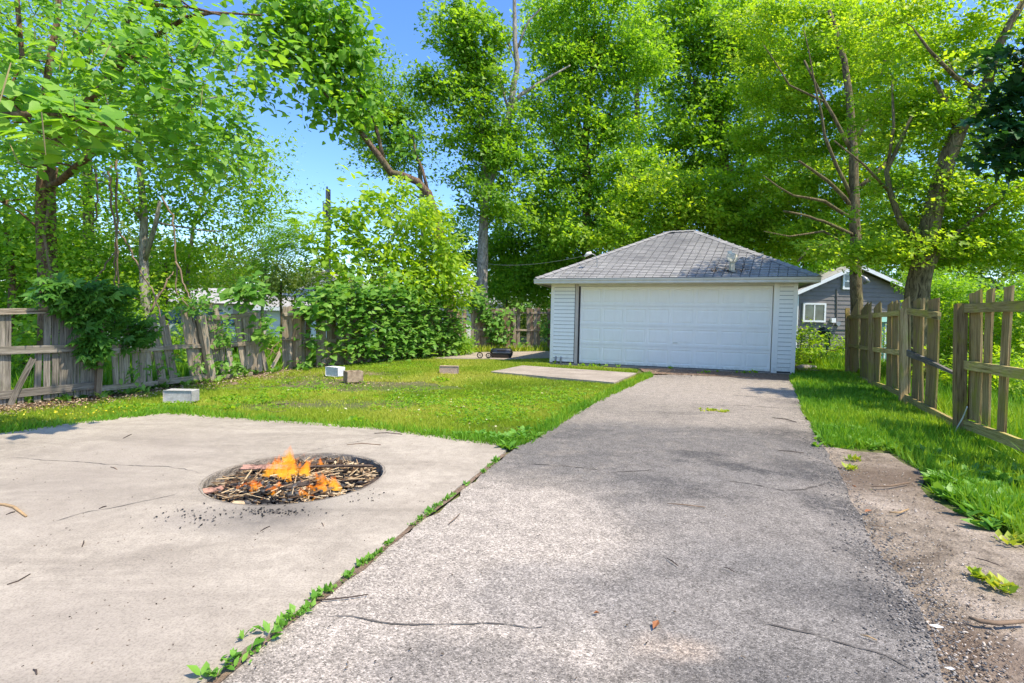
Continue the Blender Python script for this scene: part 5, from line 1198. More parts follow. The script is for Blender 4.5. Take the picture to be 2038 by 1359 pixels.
M['asphcrumb'] = leaflit('asphalt_crumbs', (.05, .05, .052), (.17, .16, .15), (.36, .33, .29))
edge = [G(1583, 790), G(1622, 870), G(1660, 935), G(1700, 1010), G(1745, 1085), G(1800, 1160), G(1840, 1240), G(1880, 1359)]
C = []
for _ in range(6500):
    t = random.random()*(len(edge)-1); k = int(t); p = edge[k].lerp(edge[k+1], t-k); C.append((p.x + random.gauss(.0, .10), p.y + random.gauss(0, .05), -.006))
chips('asphalt_crumbs', 'loose asphalt crumbs and sand along the broken right edge of the driveway', 'gravel', 3200, C, .002, .010, M['asphcrumb'], 1.1, .5)

M['rustleaf'] = plain('rust_brown_leaf', (0.32, 0.13, 0.05), .8, .3, 30)
for (px, py, s_, lb_) in [(1305, 1243, .035, 'curled rust brown leaf on the asphalt near the bottom'), (1728, 1017, .04, 'curled brown leaf on the dirt shoulder by the asphalt edge'), (1187, 1220, .015, 'tiny orange leaf crumb on the foreground asphalt'), (1700, 968, .02, 'small yellow leaf at the edge of the asphalt')]:
    p = G(px, py, .004); a_ = random.uniform(0, 3); c_, q_ = math.cos(a_)*s_, math.sin(a_)*s_
    V = [(p.x-c_, p.y-q_, .004), (p.x-q_*.4, p.y+c_*.4, .012), (p.x+c_, p.y+q_, .006), (p.x+q_*.45, p.y-c_*.45, .013), (p.x, p.y, .003)]
    tag(mk('dead_leaf', V, [(0, 4, 1), (1, 4, 2), (2, 4, 3), (3, 4, 0)], M['rustleaf']), lb_, 'leaf', 'single dead leaves on the ground')

# ================================================================== GRASS
def inpoly(P, xy):
    x, y = xy[:, 0], xy[:, 1]; ins = np.zeros(len(xy), bool); n_ = len(P); j = n_-1
    for i in range(n_):
        xi, yi, xj, yj = P[i][0], P[i][1], P[j][0], P[j][1]
        c_ = ((yi > y) != (yj > y)) & (x < (xj-xi)*(y-yi)/((yj-yi) if yj != yi else 1e-9) + xi); ins ^= c_; j = i
    return ins
def vnoise(xy, sc, seed):
    r_ = np.random.default_rng(seed); g = r_.uniform(0, 1, (64, 64)); u_ = xy/sc; i = np.floor(u_).astype(int); f = u_-i; f = f*f*(3-2*f)
    a_ = g[i[:, 0] % 64, i[:, 1] % 64]; b3 = g[(i[:, 0]+1) % 64, i[:, 1] % 64]; c_ = g[i[:, 0] % 64, (i[:, 1]+1) % 64]; d_ = g[(i[:, 0]+1) % 64, (i[:, 1]+1) % 64]
    return (a_*(1-f[:, 0])+b3*f[:, 0])*(1-f[:, 1]) + (c_*(1-f[:, 0])+d_*f[:, 0])*f[:, 1]
def sample_poly(P, dens, cam_fall=6.0):
    P = [(p[0], p[1]) for p in P]; xs = [p[0] for p in P]; ys = [p[1] for p in P]
    A_ = (max(xs)-min(xs))*(max(ys)-min(ys)); n_ = int(A_*dens); xy = rng.uniform((min(xs), min(ys)), (max(xs), max(ys)), (n_, 2))
    d = np.hypot(xy[:, 0], xy[:, 1]); keep = rng.uniform(0, 1, n_) < np.minimum(1, (cam_fall/d)**1.5)
    xy = xy[keep]; return xy[inpoly(P, xy)]
BLADE = (np.array([[-.06,0,0],[.06,0,0],[.045,.55,0],[-.03,.62,0],[.0,1,0]]), np.array([[0,1,2],[0,2,3],[3,2,4]]))
BLADE1 = (np.array([[-.075,0,0],[.075,0,0],[0,1,0]]), np.array([[0,1,2]]))
def grass(name, label, P, dens, h, mat, bare=(), fall=6.0, lean=.45, z=-.03, thresh=.0, rshift=0, tm=BLADE1, cat='grass', wide=1.0):
    xy = sample_poly(P, dens, fall)
    nz = vnoise(xy, .8, 3)*.6 + vnoise(xy, .22, 5)*.4
    keep = np.ones(len(xy), bool)
    for (x, y, rx, ry, am) in bare:
        dd = ((xy[:, 0]-x)/rx)**2 + ((xy[:, 1]-y)/ry)**2 + (vnoise(xy, .3, 9)-.5)*1.6
        keep &= ~((dd < 1) & (rng.uniform(0, 1, len(xy)) < am))
    keep &= rng.uniform(0, 1, len(xy)) > thresh*(nz < .42)
    xy = xy[keep]; nz = nz[keep]; n_ = len(xy); d = np.hypot(xy[:, 0], xy[:, 1])
    C = np.column_stack([xy, np.full(n_, z)]); hd = rng.normal(0, lean, (n_, 3)); hd[:, 2] = 1; nr = rng.normal(0, 1, (n_, 3)); nr[:, 2] *= .3
    s_ = h*rng.uniform(.45, 1.3, n_)*(.65+.7*nz)
    V, F = leaves(C, s_, nr, hd, tm)
    k = len(tm[0]); V = V.reshape(n_, k, 3); base = C[:, None, :]; wf = (np.maximum(1, d/6.0)*wide)[:, None, None]
    # widen far blades a little so that each still reads as a blade
    ctr = V[:, :2].mean(axis=1, keepdims=True); V[:, :2] = ctr + (V[:, :2]-ctr)*wf
    q = np.clip(.5*rng.uniform(0, 1, n_) + .75*vnoise(xy, 1.4, 11)**1.2 + rshift - .1, 0, 1)
    o = mknp(name, V.reshape(-1, 3), F, mat, None, np.repeat(q, len(tm[1]))); return tag(o, label, cat, kind='stuff')
bares = [(G(700, 765).x, G(700, 765).y, 1.8, .9, .985), (G(580, 752).x, G(580, 752).y, .9, .5, .8), (G(630, 805).x, G(630, 805).y, 1.1, .4, .85), (G(720, 800).x, G(720, 800).y, .9, .4, .8), (G(470, 770).x, G(470, 770).y, .6, .3, .7), (G(760, 742).x, G(760, 742).y, .6, .5, .7)]
lawn = [G(-320, 912), G(0, 864), G(170, 840), G(330, 821), G(500, 835), G(640, 844), G(760, 854), G(900, 870), G(1012, 887), G(1060, 874), G(1150, 817), G(1215, 784), G(1262, 761), G(1298, 747),
        G(1290, 741), G(1268, 743), G(1222, 761), G(977, 739), G(1040, 727), G(1267, 741), G(1270, 735), G(1094, 724), G(1096, 713), G(1000, 715), G(862, 713), G(930, 702), G(760, 718), G(590, 735), G(418, 762), G(200, 795), G(0, 816), G(-320, 850)]
grass('lawn_grass', 'short sunlit yellow green lawn between the patio and the left fence', lawn, 8500, .05, M['grass'], bares, 6.2, .5, thresh=.25)
grass('patio_fringe', 'darker longer grass fringe along the back edge of the patio', [G(-320, 918), G(0, 866), G(170, 842), G(330, 823), G(500, 837), G(760, 856), G(1012, 890), G(1062, 878), G(1150, 820), G(1215, 787), G(1300, 748), G(1290, 743), G(1200, 783), G(1140, 811), G(1050, 862), G(1000, 877), G(760, 848), G(500, 829), G(330, 815), G(0, 855), G(-320, 900)], 5000, .10, M['grass_deep'], (), 6, .6, thresh=.5)
verge = [G(1572, 752), G(1585, 778), G(1600, 818), G(1625, 862), G(1645, 886), G(1700, 888), G(1770, 892), G(1852, 945), G(1856, 975), G(1960, 1030), G(2060, 1080), G(2400, 1190), Vector((9.5, 2.5)), Vector((12, 12)), Vector((17, 25)), G(1600, 690), G(1590, 715), G(1583, 738)]
grass('verge_grass', 'lush green grass verge along the right side of the driveway', verge, 4200, .12, M['grass_deep'], [], 6, .5)
grass('tall_grass', 'tall uncut grass behind the right fence', [RA + rn*-.1, RB + rn*-.1, RB + (RB-RA)*.6, RB + (RB-RA)*.6 + Vector((6, 1, 0)), Vector((22, 14)), Vector((25, 24)), Vector((11, 24))], 1100, .30, M['grass_deep'], [], 7, .35, rshift=-.05, wide=.4)
grass('far_grass', 'tall grass behind the left fence', [G(-300, 820), LG[1]+Vector((0, .3, 0)), LG[2]+Vector((0, .3, 0)), LG[3]+Vector((0, .3, 0)), LG[4]+Vector((0, .3, 0)), LG[5]+Vector((0, .3, 0)), LG[6]+Vector((0, .4, 0)), Vector((-1, 26)), Vector((-26, 26)), Vector((-20, 8))], 700, .30, M['grass_deep'], [], 8, .4, wide=.4)
grass('fence_grass', 'grass tufts at the foot of the back fence and garage', [G(930, 699), G(1098, 697), G(1096, 689), G(930, 690)], 1500, .25, M['grass'], [], 9, .4, wide=.5)
# seed heads / pale flecks
C = [tuple(G(random.gauss(880, 130), random.gauss(800, 30), .03)) for _ in range(130)]
M['fleck'] = leaflit('pale_flecks', (.30, .24, .12), (.42, .38, .18), (.5, .46, .30))
litter('clippings', 'dry straw coloured clippings lying in the sunny lawn', 'grass clippings', [c_ for c_ in C if inpoly([(p[0], p[1]) for p in lawn], np.array([[c_[0], c_[1]]]))[0]], .035, 0, M['fleck'])
C = [(p[0], p[1], .035) for p in [G(random.uniform(-60, 330), 0+random.gauss(830, 16)) for _ in range(500)] if inpoly([(q[0], q[1]) for q in lawn], np.array([[p[0], p[1]]]))[0]]
M['yellow'] = leaflit('yellow_petals', (.55, .42, .02), (.75, .6, .03), (.6, .5, .1))
litter('yellow_flowers', 'tiny yellow flowers sprinkled in the grass strip below the left fence', 'flowers', C, .02, 0, M['yellow'])

C = np.array([tuple(G(random.gauss(x, sx), random.gauss(y, sy), -.02)) for (x, y, sx, sy, k) in [(860, 800, 70, 12, 160), (980, 820, 60, 14, 160), (600, 775, 60, 8, 100), (300, 815, 60, 6, 90), (1090, 790, 50, 12, 120), (780, 730, 60, 5, 80), (480, 800, 50, 8, 70)] for _ in range(k)])
C = C[inpoly([(p[0], p[1]) for p in lawn], C[:, :2])]; c0 = np.repeat(C, 12, axis=0) + rng.normal(0, .05, (len(C)*12, 3))*[1, 1, 0] + [0, 0, .035]
v_, f_ = leaves(c0, .028*rng.uniform(.6, 1.4, len(c0)), rng.normal(0, .5, (len(c0), 3)) + [0, 0, 1], rng.normal(0, 1, (len(c0), 3)), HEART); v_ = v_
tag(mknp('clover', v_, f_, M['l_mid'], None, np.repeat(rng.uniform(0, 1, len(c0)), 8)), 'darker clover patches scattered through the lawn', 'clover', kind='stuff')
# ------------------------------------------------------------------ weeds
def rosette(C, n_, size, mat, tmpl=OVAL, up=.5, jit=.02):
    C = np.array(C); c0 = np.repeat(C, n_, axis=0) + rng.normal(0, jit, (len(C)*n_, 3))*[1, 1, .15]; m_ = len(c0); a_ = rng.uniform(0, 6.28, m_)
    e = rng.uniform(up*.3, up*1.6, m_); hd = np.column_stack([np.cos(a_), np.sin(a_), e]); nr = np.column_stack([-np.cos(a_)*e, -np.sin(a_)*e, np.ones(m_)]) + rng.normal(0, .2, (m_, 3))
    V, F = leaves(c0, size*rng.uniform(.55, 1.2, m_), nr, hd, tmpl); return V, F, np.repeat(rng.uniform(0, 1, m_), len(tmpl[1]))
ordn = ['first', 'second', 'third', 'fourth', 'fifth', 'sixth', 'seventh', 'eighth', 'ninth', 'tenth', 'eleventh', 'twelfth', 'thirteenth', 'fourteenth', 'fifteenth', 'sixteenth', 'seventeenth', 'eighteenth', 'nineteenth', 'twentieth', 'twenty-first', 'twenty-second']
wl_ = [(432, 1352, .06, 6, 1), (460, 1316, .058, 5, 1), (533, 1277, .07, 5, 1), (512, 1300, .03, 14, 0), (562, 1250, .045, 18, 0), (585, 1232, .06, 26, 0), (612, 1214, .045, 22, 0), (636, 1190, .06, 20, 0), (650, 1174, .05, 16, 0), (686, 1148, .045, 26, 0), (698, 1122, .05, 26, 0), (712, 1108, .04, 18, 0),
       (735, 1098, .04, 22, 0), (758, 1080, .045, 12, 0), (806, 1042, .035, 18, 0), (818, 1032, .04, 16, 0), (831, 1018, .055, 20, 0), (851, 1005, .035, 14, 0), (873, 992, .045, 14, 0), (912, 962, .04, 14, 0), (945, 938, .05, 18, 0), (975, 916, .06, 24, 0)]
for i, (px, py, s_, n_, big) in enumerate(wl_):
    s_ *= 1.0 if big else .72
    p = G(px, py, -.004); t = p - jA; p = jA + jd*t.dot(jd) + jn*random.gauss(-.0, .008)
    if big:
        C = [(p.x+random.gauss(0, .03), p.y+random.gauss(0, .03), .005) for _ in range(3)]; v_, f_, q_ = merge([rosette(C, n_//2+1, s_*.85, M['weed'], OVAL, .8), rosette(C, 3, s_*.5, M['weed'], OVAL, 1.6)])
    else:
        C = [tuple(p + jd*random.gauss(0, s_*.5) + jn*random.gauss(0, s_*.14)) for _ in range(4)]; parts = [rosette(C, max(3, n_//4), s_*.48, M['weed'], OVAL, 1.0, .012)]
        m_ = 14; cc = np.array([tuple(p + jd*random.gauss(0, s_*.45) + jn*random.gauss(0, .008)) for _ in range(m_)]); hd = rng.normal(0, .5, (m_, 3)); hd[:, 2] = 1
        v2, f2_ = leaves(cc, s_*rng.uniform(.4, 1.2, m_), rng.normal(0, 1, (m_, 3)), hd, KITE); v2 = v2; parts.append((v2, f2_, np.repeat(rng.uniform(0, 1, m_), 2))); v_, f_, q_ = merge(parts)
    o = mknp('weed', v_, f_, M['weed'], None, q_); tag(o, ordn[i] + ' weed from the bottom in the joint between patio and driveway', 'weed', 'weeds growing in the patio joint')
# thin continuous moss and seedlings along joint
cc = np.array([tuple(jA + jd*random.uniform(0, 4.4) + jn*random.gauss(0, .008)) for _ in range(900)]); cc = cc[(vnoise(cc[:, :2], .12, 4) > .6)]; m_ = len(cc); hd = rng.normal(0, .7, (m_, 3)); hd[:, 2] = 1
v_, f_ = leaves(cc, .02*rng.uniform(.5, 1.4, m_), rng.normal(0, 1, (m_, 3)), hd, KITE); tag(mknp('joint_seedlings', v_, f_, M['weed'], None, np.repeat(rng.uniform(0, 1, m_), 2)), 'fine line of seedlings along the joint between patio and driveway', 'seedlings', kind='stuff')
def weedpatch(name, label, pts, n_leaf, size, mat=None, tmpl=OVAL, up=.6, z=-.01, kind='stuff'):
    C = [tuple(G(random.gauss(x, sx), random.gauss(y, sy), z)) for (x, y, sx, sy, k) in pts for _ in range(k)]
    v_, f_, q_ = rosette(C, n_leaf, size, None, tmpl, up); tag(mknp(name, v_, f_, mat or M['weed'], None, q_), label, 'weeds', kind=kind)
weedpatch('broadleaf_weeds', 'broad leaved weeds spilling onto the dirt shoulder below the right fence', [(1885, 960, 18, 6, 14), (1920, 985, 22, 10, 22), (1970, 1000, 30, 18, 34), (2010, 1035, 25, 15, 22), (1840, 905, 20, 6, 10), (1900, 930, 30, 12, 16), (1990, 960, 40, 15, 20)], 7, .12)
weedpatch('plantain_weeds', 'low plantain rosettes along the near edge of the verge grass', [(1700, 880, 25, 4, 30), (1755, 886, 20, 3, 26), (1640, 872, 10, 6, 12), (1680, 860, 30, 8, 30), (1790, 895, 14, 4, 14), (1740, 868, 30, 7, 24)], 7, .09)
weedpatch('patio_corner_weeds', 'pale green broad weeds at the corner of the patio and driveway', [(935, 868, 14, 2, 12), (985, 876, 18, 3, 18), (1020, 874, 14, 4, 18), (1035, 866, 10, 4, 10), (1010, 890, 6, 2, 6)], 7, .10)
weedpatch('edge_weeds', 'dark green weed clumps on the lawn by the back of the patio', [(455, 815, 6, 2, 5), (705, 838, 8, 2, 4), (593, 780, 6, 2, 3), (745, 716, 10, 3, 8), (880, 757, 8, 2, 5)], 7, .10, M['l_mid'])
weedpatch('driveway_tuft', 'yellow green grass tuft growing from a hole in the driveway', [(1412, 817, 7, 1.5, 14), (1440, 820, 6, 1, 10)], 8, .04, M['grass'], KITE, 1.2)
weedpatch('garage_weeds', 'weeds growing along the foot of the garage door', [(1290, 727, 3, 1, 5), (1332, 733, 4, 1, 5), (1488, 740, 4, 1, 6), (1505, 741, 4, 1, 4), (1440, 742, 30, 1, 8), (1120, 722, 10, 1.5, 14), (1200, 728, 30, 1.5, 20)], 7, .09, M['l_mid'], KITE, 1.4)
weedpatch('shoulder_tufts', 'few small grass tufts on the dirt shoulder', [(1698, 934, 3, 1, 3), (1700, 915, 5, 1, 4), (1960, 1035, 3, 1, 2), (1990, 1170, 6, 2, 4), (1950, 1150, 6, 2, 3), (2015, 1075, 8, 3, 5)], 9, .05, M['grass'], KITE, 1.2)
weedpatch('leafy_understory', 'leafy undergrowth sprouting at the foot of the left fence', [(x, LP[lfi(x)][1] + (LP[lfi(x)+1][1]-LP[lfi(x)][1])*(x-LP[lfi(x)][0])/(LP[lfi(x)+1][0]-LP[lfi(x)][0]) - 2, 14, 3, 7) for x in range(110, 580, 26)], 8, .14, M['l_vine'], OVAL, 1.0)

# ================================================================== VINES ON THE FENCES
def vine(name, label, spots, lm, size, per=10, tmpl=HEART, thick=.1, cat='vine', face=(-.2, -1.0, .35), stems=True, spread=.13, planef=lf, droop=.8):
    """spots: (px,py,rx,ry,n) on the fence plane"""
    cs = []; ST = Buf()
    c0 = planef(spots[0][0], spots[0][1]); t = thing(name, label, cat, (c0.x, c0.y, 0))
    for (x, y, rx, ry, n_) in spots:
        last = None
        for _ in range(n_):
            a_ = random.uniform(0, 6.28); r_ = math.sqrt(random.random()); qx, qy = x + rx*r_*math.cos(a_), y + ry*r_*math.sin(a_)
            p = planef(qx, qy, random.uniform(.02, thick)); cs.append(tuple(p))
            if stems and last is not None and (last-p).length < .9 and random.random() < .5: ST.tube([last, (last+p)/2 + Vector((0, 0, -.04)), p], .006, 4, cap=False)
            last = p
    if ST.V: tag(ST.out('stem', M['vine_stem'], t), kind='stuff')
    cs = np.array(cs); v_, f_, q_ = spray(cs, per, spread, .8, size, tmpl, .5, droop, face)
    mknp('foliage', v_, f_, lm, t, q_); return t
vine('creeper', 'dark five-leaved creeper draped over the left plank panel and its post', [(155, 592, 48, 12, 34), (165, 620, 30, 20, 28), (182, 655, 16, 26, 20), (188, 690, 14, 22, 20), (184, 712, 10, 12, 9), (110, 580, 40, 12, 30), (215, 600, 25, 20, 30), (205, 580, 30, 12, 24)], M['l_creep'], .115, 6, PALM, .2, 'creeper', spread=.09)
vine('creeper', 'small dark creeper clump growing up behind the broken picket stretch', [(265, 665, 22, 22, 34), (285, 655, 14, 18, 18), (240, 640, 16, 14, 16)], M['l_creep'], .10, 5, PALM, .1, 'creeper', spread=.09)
vine('vine', 'bright vine trailing over the tops of the leaning pickets', [(385, 612, 18, 9, 13), (415, 606, 20, 8, 12), (441, 640, 7, 22, 14), (452, 665, 7, 18, 9), (435, 690, 8, 14, 8), (395, 725, 8, 6, 4), (440, 728, 12, 8, 7), (475, 735, 10, 6, 6), (270, 740, 8, 8, 5), (320, 740, 7, 8, 4), (345, 712, 6, 10, 4)], M['l_vine'], .09, 8, OVAL, .15)
vine('bush', 'leafy bright bush poking over the fence beside the gap', [(484, 588, 18, 14, 20), (500, 572, 14, 14, 13), (515, 640, 6, 16, 5), (530, 668, 8, 10, 5)], M['l_vine'], .125, 7, HEART, .3, 'bush', spread=.15)
spots = [(640, 610, 35, 18, 60), (690, 600, 45, 18, 80), (750, 605, 45, 20, 90), (800, 610, 40, 22, 90), (850, 615, 35, 25, 80), (625, 645, 12, 14, 12), (675, 640, 24, 22, 32), (740, 650, 40, 30, 90), (800, 655, 35, 32, 95), (855, 655, 32, 30, 85), (890, 660, 24, 28, 55), (620, 688, 14, 12, 10),
         (690, 690, 16, 14, 12), (740, 692, 36, 18, 55), (800, 695, 36, 18, 60), (850, 690, 30, 16, 50), (895, 690, 24, 12, 36), (607, 720, 8, 6, 5), (650, 716, 10, 6, 5), (905, 640, 20, 22, 36), (700, 585, 50, 10, 40), (790, 582, 60, 14, 50), (640, 592, 12, 22, 14), (700, 565, 12, 20, 14), (765, 560, 10, 24, 14), (845, 575, 12, 26, 16), (880, 590, 10, 20, 12)]
vine('vine', 'dense mass of heart shaped vine leaves burying the fence left of the garage', spots, M['l_vine'], .135, 5, HEART, .6, spread=.16, face=(-.1, -.6, .6))
vine('vine', 'pale vine climbing over the short back fence', [(980, 655, 12, 24, 26), (965, 628, 14, 10, 16), (1003, 668, 10, 16, 14), (1000, 630, 16, 8, 12), (1040, 612, 8, 8, 6), (1085, 655, 6, 28, 12), (1042, 684, 4, 8, 3), (950, 600, 20, 14, 26)], M['l_vine'], .15, 6, HEART, .3, spread=.16, planef=lambda x, y, o=0: PL(x, y, BA, BB, o))
vine('bush', 'rounded dark green bush at the end of the vine covered fence', [(925, 685, 12, 16, 50), (912, 690, 10, 12, 30)], M['l_mid'], .10, 14, OVAL, .5, 'bush', spread=.18, stems=False)

# ================================================================== TREES
def c4(x, y): return x/2.266, y/2.266
# left big trunk with catalpa crown
tree('broadleaf_tree', 'thick reddish trunk rising behind the left fence under a canopy of large heart shaped leaves',
 [(97, 640, 8.6, .13), (95, 560, 8.6, .14), (94, 470, 8.5, .135), (92, 380, 8.4, .13), (96, 330, 8.3, .13)],
 [[(98, 372, 8.3, 0.050), (119, 362, 8.2, 0.053), (150, 335, 8.0, 0.050), (190, 300, 7.8, 0.043), (215, 270, 7.6, 0.031)],
  [(96, 335, 8.3, 0.074), (90, 200, 8.4, 0.056), (100, 120, 8.4, 0.050), (115, 30, 8.4, 0.043), (118, -60, 8.4, 0.037)],
  [(92, 300, 8.3, 0.062), (120, 270, 8.0, 0.062), (163, 215, 7.6, 0.056), (207, 170, 7.3, 0.053), (240, 115, 7.2, 0.043), (262, 60, 7.1, 0.037), (262, -30, 7.0, 0.031)],
  [(207, 170, 7.3, 0.037), (265, 93, 7.2, 0.034), (320, 68, 7.2, 0.031), (372, 36, 7.2, 0.028), (420, 26, 7.2, 0.022), (463, 24, 7.2, 0.015), (520, 30, 7.2, 0.009)],
  [(262, -10, 7.0, 0.031), (290, 8, 6.9, 0.028), (380, 14, 6.9, 0.019), (440, 30, 6.9, 0.012)],
  [(-30, 150, 7.4, 0.043), (20, 190, 7.5, 0.037), (40, 110, 7.6, 0.031), (38, 0, 7.7, 0.031), (38, -60, 7.7, 0.025)],
  [(207, 170, 7.3, 0.028), (260, 120, 7.0, 0.019), (330, 150, 6.8, 0.012), (400, 200, 6.7, 0.009)]],
 [(60, 40, 8, 120, 70, 1.4, 60), (200, 40, 7.2, 120, 60, 1.2, 65), (340, 60, 7.0, 110, 60, 1.0, 50), (90, 160, 7.6, 110, 60, 1.2, 50), (230, 150, 6.8, 110, 55, 1.0, 50), (350, 150, 6.5, 90, 50, .8, 34),
  (430, 110, 6.8, 80, 50, .8, 26), (500, 90, 7.0, 60, 60, .6, 16), (380, 240, 6.6, 90, 50, .7, 34), (60, 260, 7.5, 100, 60, 1.0, 40), (250, 260, 6.8, 100, 50, .8, 34), (430, 280, 6.8, 60, 60, .6, 20), (-20, 340, 8, 60, 80, .8, 30), (330, 330, 7, 90, 45, .7, 22), (455, 330, 7, 40, 60, .5, 10), (-60, 100, 8, 80, 150, 1.5, 50)],
 M['l_cat'], M['bark_red'], leaf=.105, per=13, dens=.8, spread=.27, flat=.55, tmpl=HEART, tilt=.45, droop=.7, pods=60, cat='tree')
# foreground bough with the biggest leaves
tree('catalpa_bough', 'near bough of very large pale catalpa leaves hanging in from the upper left',
 [(-420, 60, 4.4, .09), (-200, 180, 4.4, .07), (-60, 240, 4.4, .045)], [[(-60, 240, 4.4, .04), (40, 225, 4.3, .025), (150, 235, 4.3, .018), (260, 262, 4.3, .01)]],
 [(40, 205, 4.4, 80, 16, .3, 12), (130, 235, 4.4, 60, 20, .3, 11), (205, 262, 4.4, 50, 18, .3, 8), (100, 285, 4.5, 40, 16, .3, 4)],
 M['l_cat'], M['bark'], leaf=.13, per=9, spread=.15, flat=.6, tmpl=HEART, tilt=.35, droop=.45, cat='tree', pods=8)
# slender trees behind the left fence
tree('slender_tree', 'slender pale barked tree standing right of the thick reddish trunk', [(292, 680, 10.5, .10), (288, 560, 10.5, .09), (284, 430, 10.5, .07), (276, 300, 10.5, .055), (272, 180, 10.5, .04)],
 [[(288, 520, 10.5, .05), (310, 440, 10.3, .045), (318, 400, 10.2, .03)], [(278, 330, 10.5, .04), (330, 260, 10.6, .03), (400, 200, 10.8, .02), (450, 190, 10.8, .012)], [(284, 440, 10.5, .04), (240, 380, 10.4, .03), (200, 340, 10.4, .02)]],
 [(280, 250, 10.6, 120, 70, 1.2, 60), (400, 240, 11, 80, 60, 1.0, 40), (480, 330, 11.5, 75, 60, 1.0, 34), (380, 350, 11, 90, 60, 1.0, 44), (250, 380, 10.8, 110, 60, 1.2, 50), (520, 400, 12, 60, 40, .8, 18), (440, 430, 11.5, 70, 50, 1, 26)],
 M['l_mid'], M['bark_grey'], leaf=.085, per=60, spread=.33, flat=.6, tilt=.9)
tree('slender_tree', 'fine leaved sapling with airy outer twigs against the blue sky', [(375, 680, 12.5, .07), (372, 560, 12.5, .05), (385, 450, 12.5, .04), (420, 340, 12.5, .03)],
 [[(385, 450, 12.5, .03), (450, 380, 12.5, .02), (540, 330, 12.5, .01)], [(400, 400, 12.5, .025), (480, 300, 12.6, .015), (520, 270, 12.6, .01)]],
 [(490, 310, 12.6, 60, 60, .8, 26), (545, 350, 12.8, 45, 60, .6, 17), (520, 400, 12.6, 60, 30, .6, 16), (440, 370, 12.4, 70, 60, .8, 26), (565, 310, 12.8, 25, 40, .4, 5)],
 M['l_mid'], M['bark_grey'], leaf=.075, per=26, spread=.36, flat=.7, tilt=1.0)
tree('slender_tree', 'dark stemmed young tree at the far left edge behind the fence', [(20, 660, 9.8, .06), (26, 520, 9.8, .05), (10, 400, 9.8, .04)], [],
 [(20, 430, 10, 90, 70, 1.0, 60), (60, 520, 10.4, 100, 50, 1.2, 70), (-20, 330, 10, 70, 60, 1, 40), (30, 590, 11, 90, 30, 1.2, 50)], M['l_deep'], M['bark_red'], leaf=.085, per=70, spread=.36, flat=.55, tilt=.8)
shrub = None
def trunkvine():
    B_ = [(95, 560, 8.3, 18, 50, .15, 16), (100, 470, 8.3, 20, 40, .15, 12), (85, 400, 8.2, 22, 30, .15, 9), (130, 500, 8.6, 30, 60, .3, 22), (55, 470, 8.6, 30, 60, .3, 22)]
    cs = np.concatenate([np.array(D(x, y, z)) + ellip(k)*np.array([rx*z/FPX, rd, ry*z/FPX]) for x, y, z, rx, ry, rd, k in B_])
    t = thing('climbing_vine', 'leafy vine climbing the thick reddish trunk behind the left fence', 'vine', (D(95, 560, 8.3).x, 8.3, 0))
    tag(Buf().tube([D(90, 640, 8.35), D(104, 560, 8.35), D(88, 470, 8.33), D(100, 390, 8.3)], .02, 5).out('stem', M['vine_stem'], t))
    v_, f_, q_ = spray(cs, 14, .14, .9, .075, KITE, .7, .5); mknp('foliage', v_, f_, M['l_mid'], t, q_)
trunkvine()
def vstems(label, paths, name='hanging_vine'):
    B = Buf(); p0 = D(*paths[0][0])
    for P in paths:
        Q = [D(x, y, z) for x, y, z in P]; R_ = []
        for i in range(len(Q)-1):
            for j in range(5): R_.append(Q[i].lerp(Q[i+1], j/5) + Vector(rng.normal(0, .014, 3)))
        R_.append(Q[-1]); B.tube(R_, [max(.008, .02*(1-.5*i/len(R_))) for i in range(len(R_))], 5)
    tag(B.out(name, M['vine_stem'], None, smooth=True), label, 'vine')
vstems('pair of thick brown vine stems hanging from the canopy right of the big trunk', [[(219, 330, 8.8), (221, 400, 8.8), (232, 470, 8.9), (228, 560, 9.0), (250, 640, 9.0)], [(232, 320, 8.9), (231, 400, 8.9), (233, 500, 8.9), (236, 600, 9.0), (240, 650, 9.0)]])
vstems('long curling tan vine stems in front of the pale barked tree', [[(320, 390, 9.6), (345, 430, 9.6), (350, 500, 9.6), (352, 580, 9.6), (375, 610, 9.4)], [(240, 460, 9.4), (262, 500, 9.4), (285, 550, 9.3), (310, 590, 9.2), (322, 650, 9.2)], [(352, 520, 9.6), (368, 570, 9.5), (384, 605, 9.4)]])
vstems('thin looping vine stems between the two left trunks', [[(190, 330, 9), (195, 400, 9), (188, 440, 9.1)], [(165, 600, 9), (200, 540, 9.1), (230, 500, 9.2)], [(300, 620, 9.4), (330, 560, 9.6), (345, 540, 9.8)]])
tree('broadleaf_tree', 'tall small leaved tree filling the upper left behind the catalpa canopy', [(180, 660, 13.5, .14), (176, 400, 13.5, .12), (170, 200, 13.5, .09), (150, 60, 13.5, .06)],
 [[(172, 260, 13.5, .07), (100, 160, 13.5, .05), (40, 80, 13.5, .03)], [(170, 220, 13.5, .06), (250, 120, 13.5, .045), (330, 60, 13.5, .03)]],
 [(60, 60, 13.5, 110, 70, 1.6, 60), (200, 80, 13.5, 110, 70, 1.6, 60), (340, 90, 13.5, 80, 60, 1.4, 34), (100, 200, 13.5, 110, 60, 1.6, 60), (250, 210, 13.5, 100, 60, 1.6, 50), (30, 330, 13, 90, 60, 1.4, 50), (160, 330, 13, 90, 60, 1.4, 50), (370, 180, 13.5, 60, 50, 1, 20)], M['l_mid'], M['bark'], leaf=.10, per=60, spread=.36, flat=.55, tilt=.7)
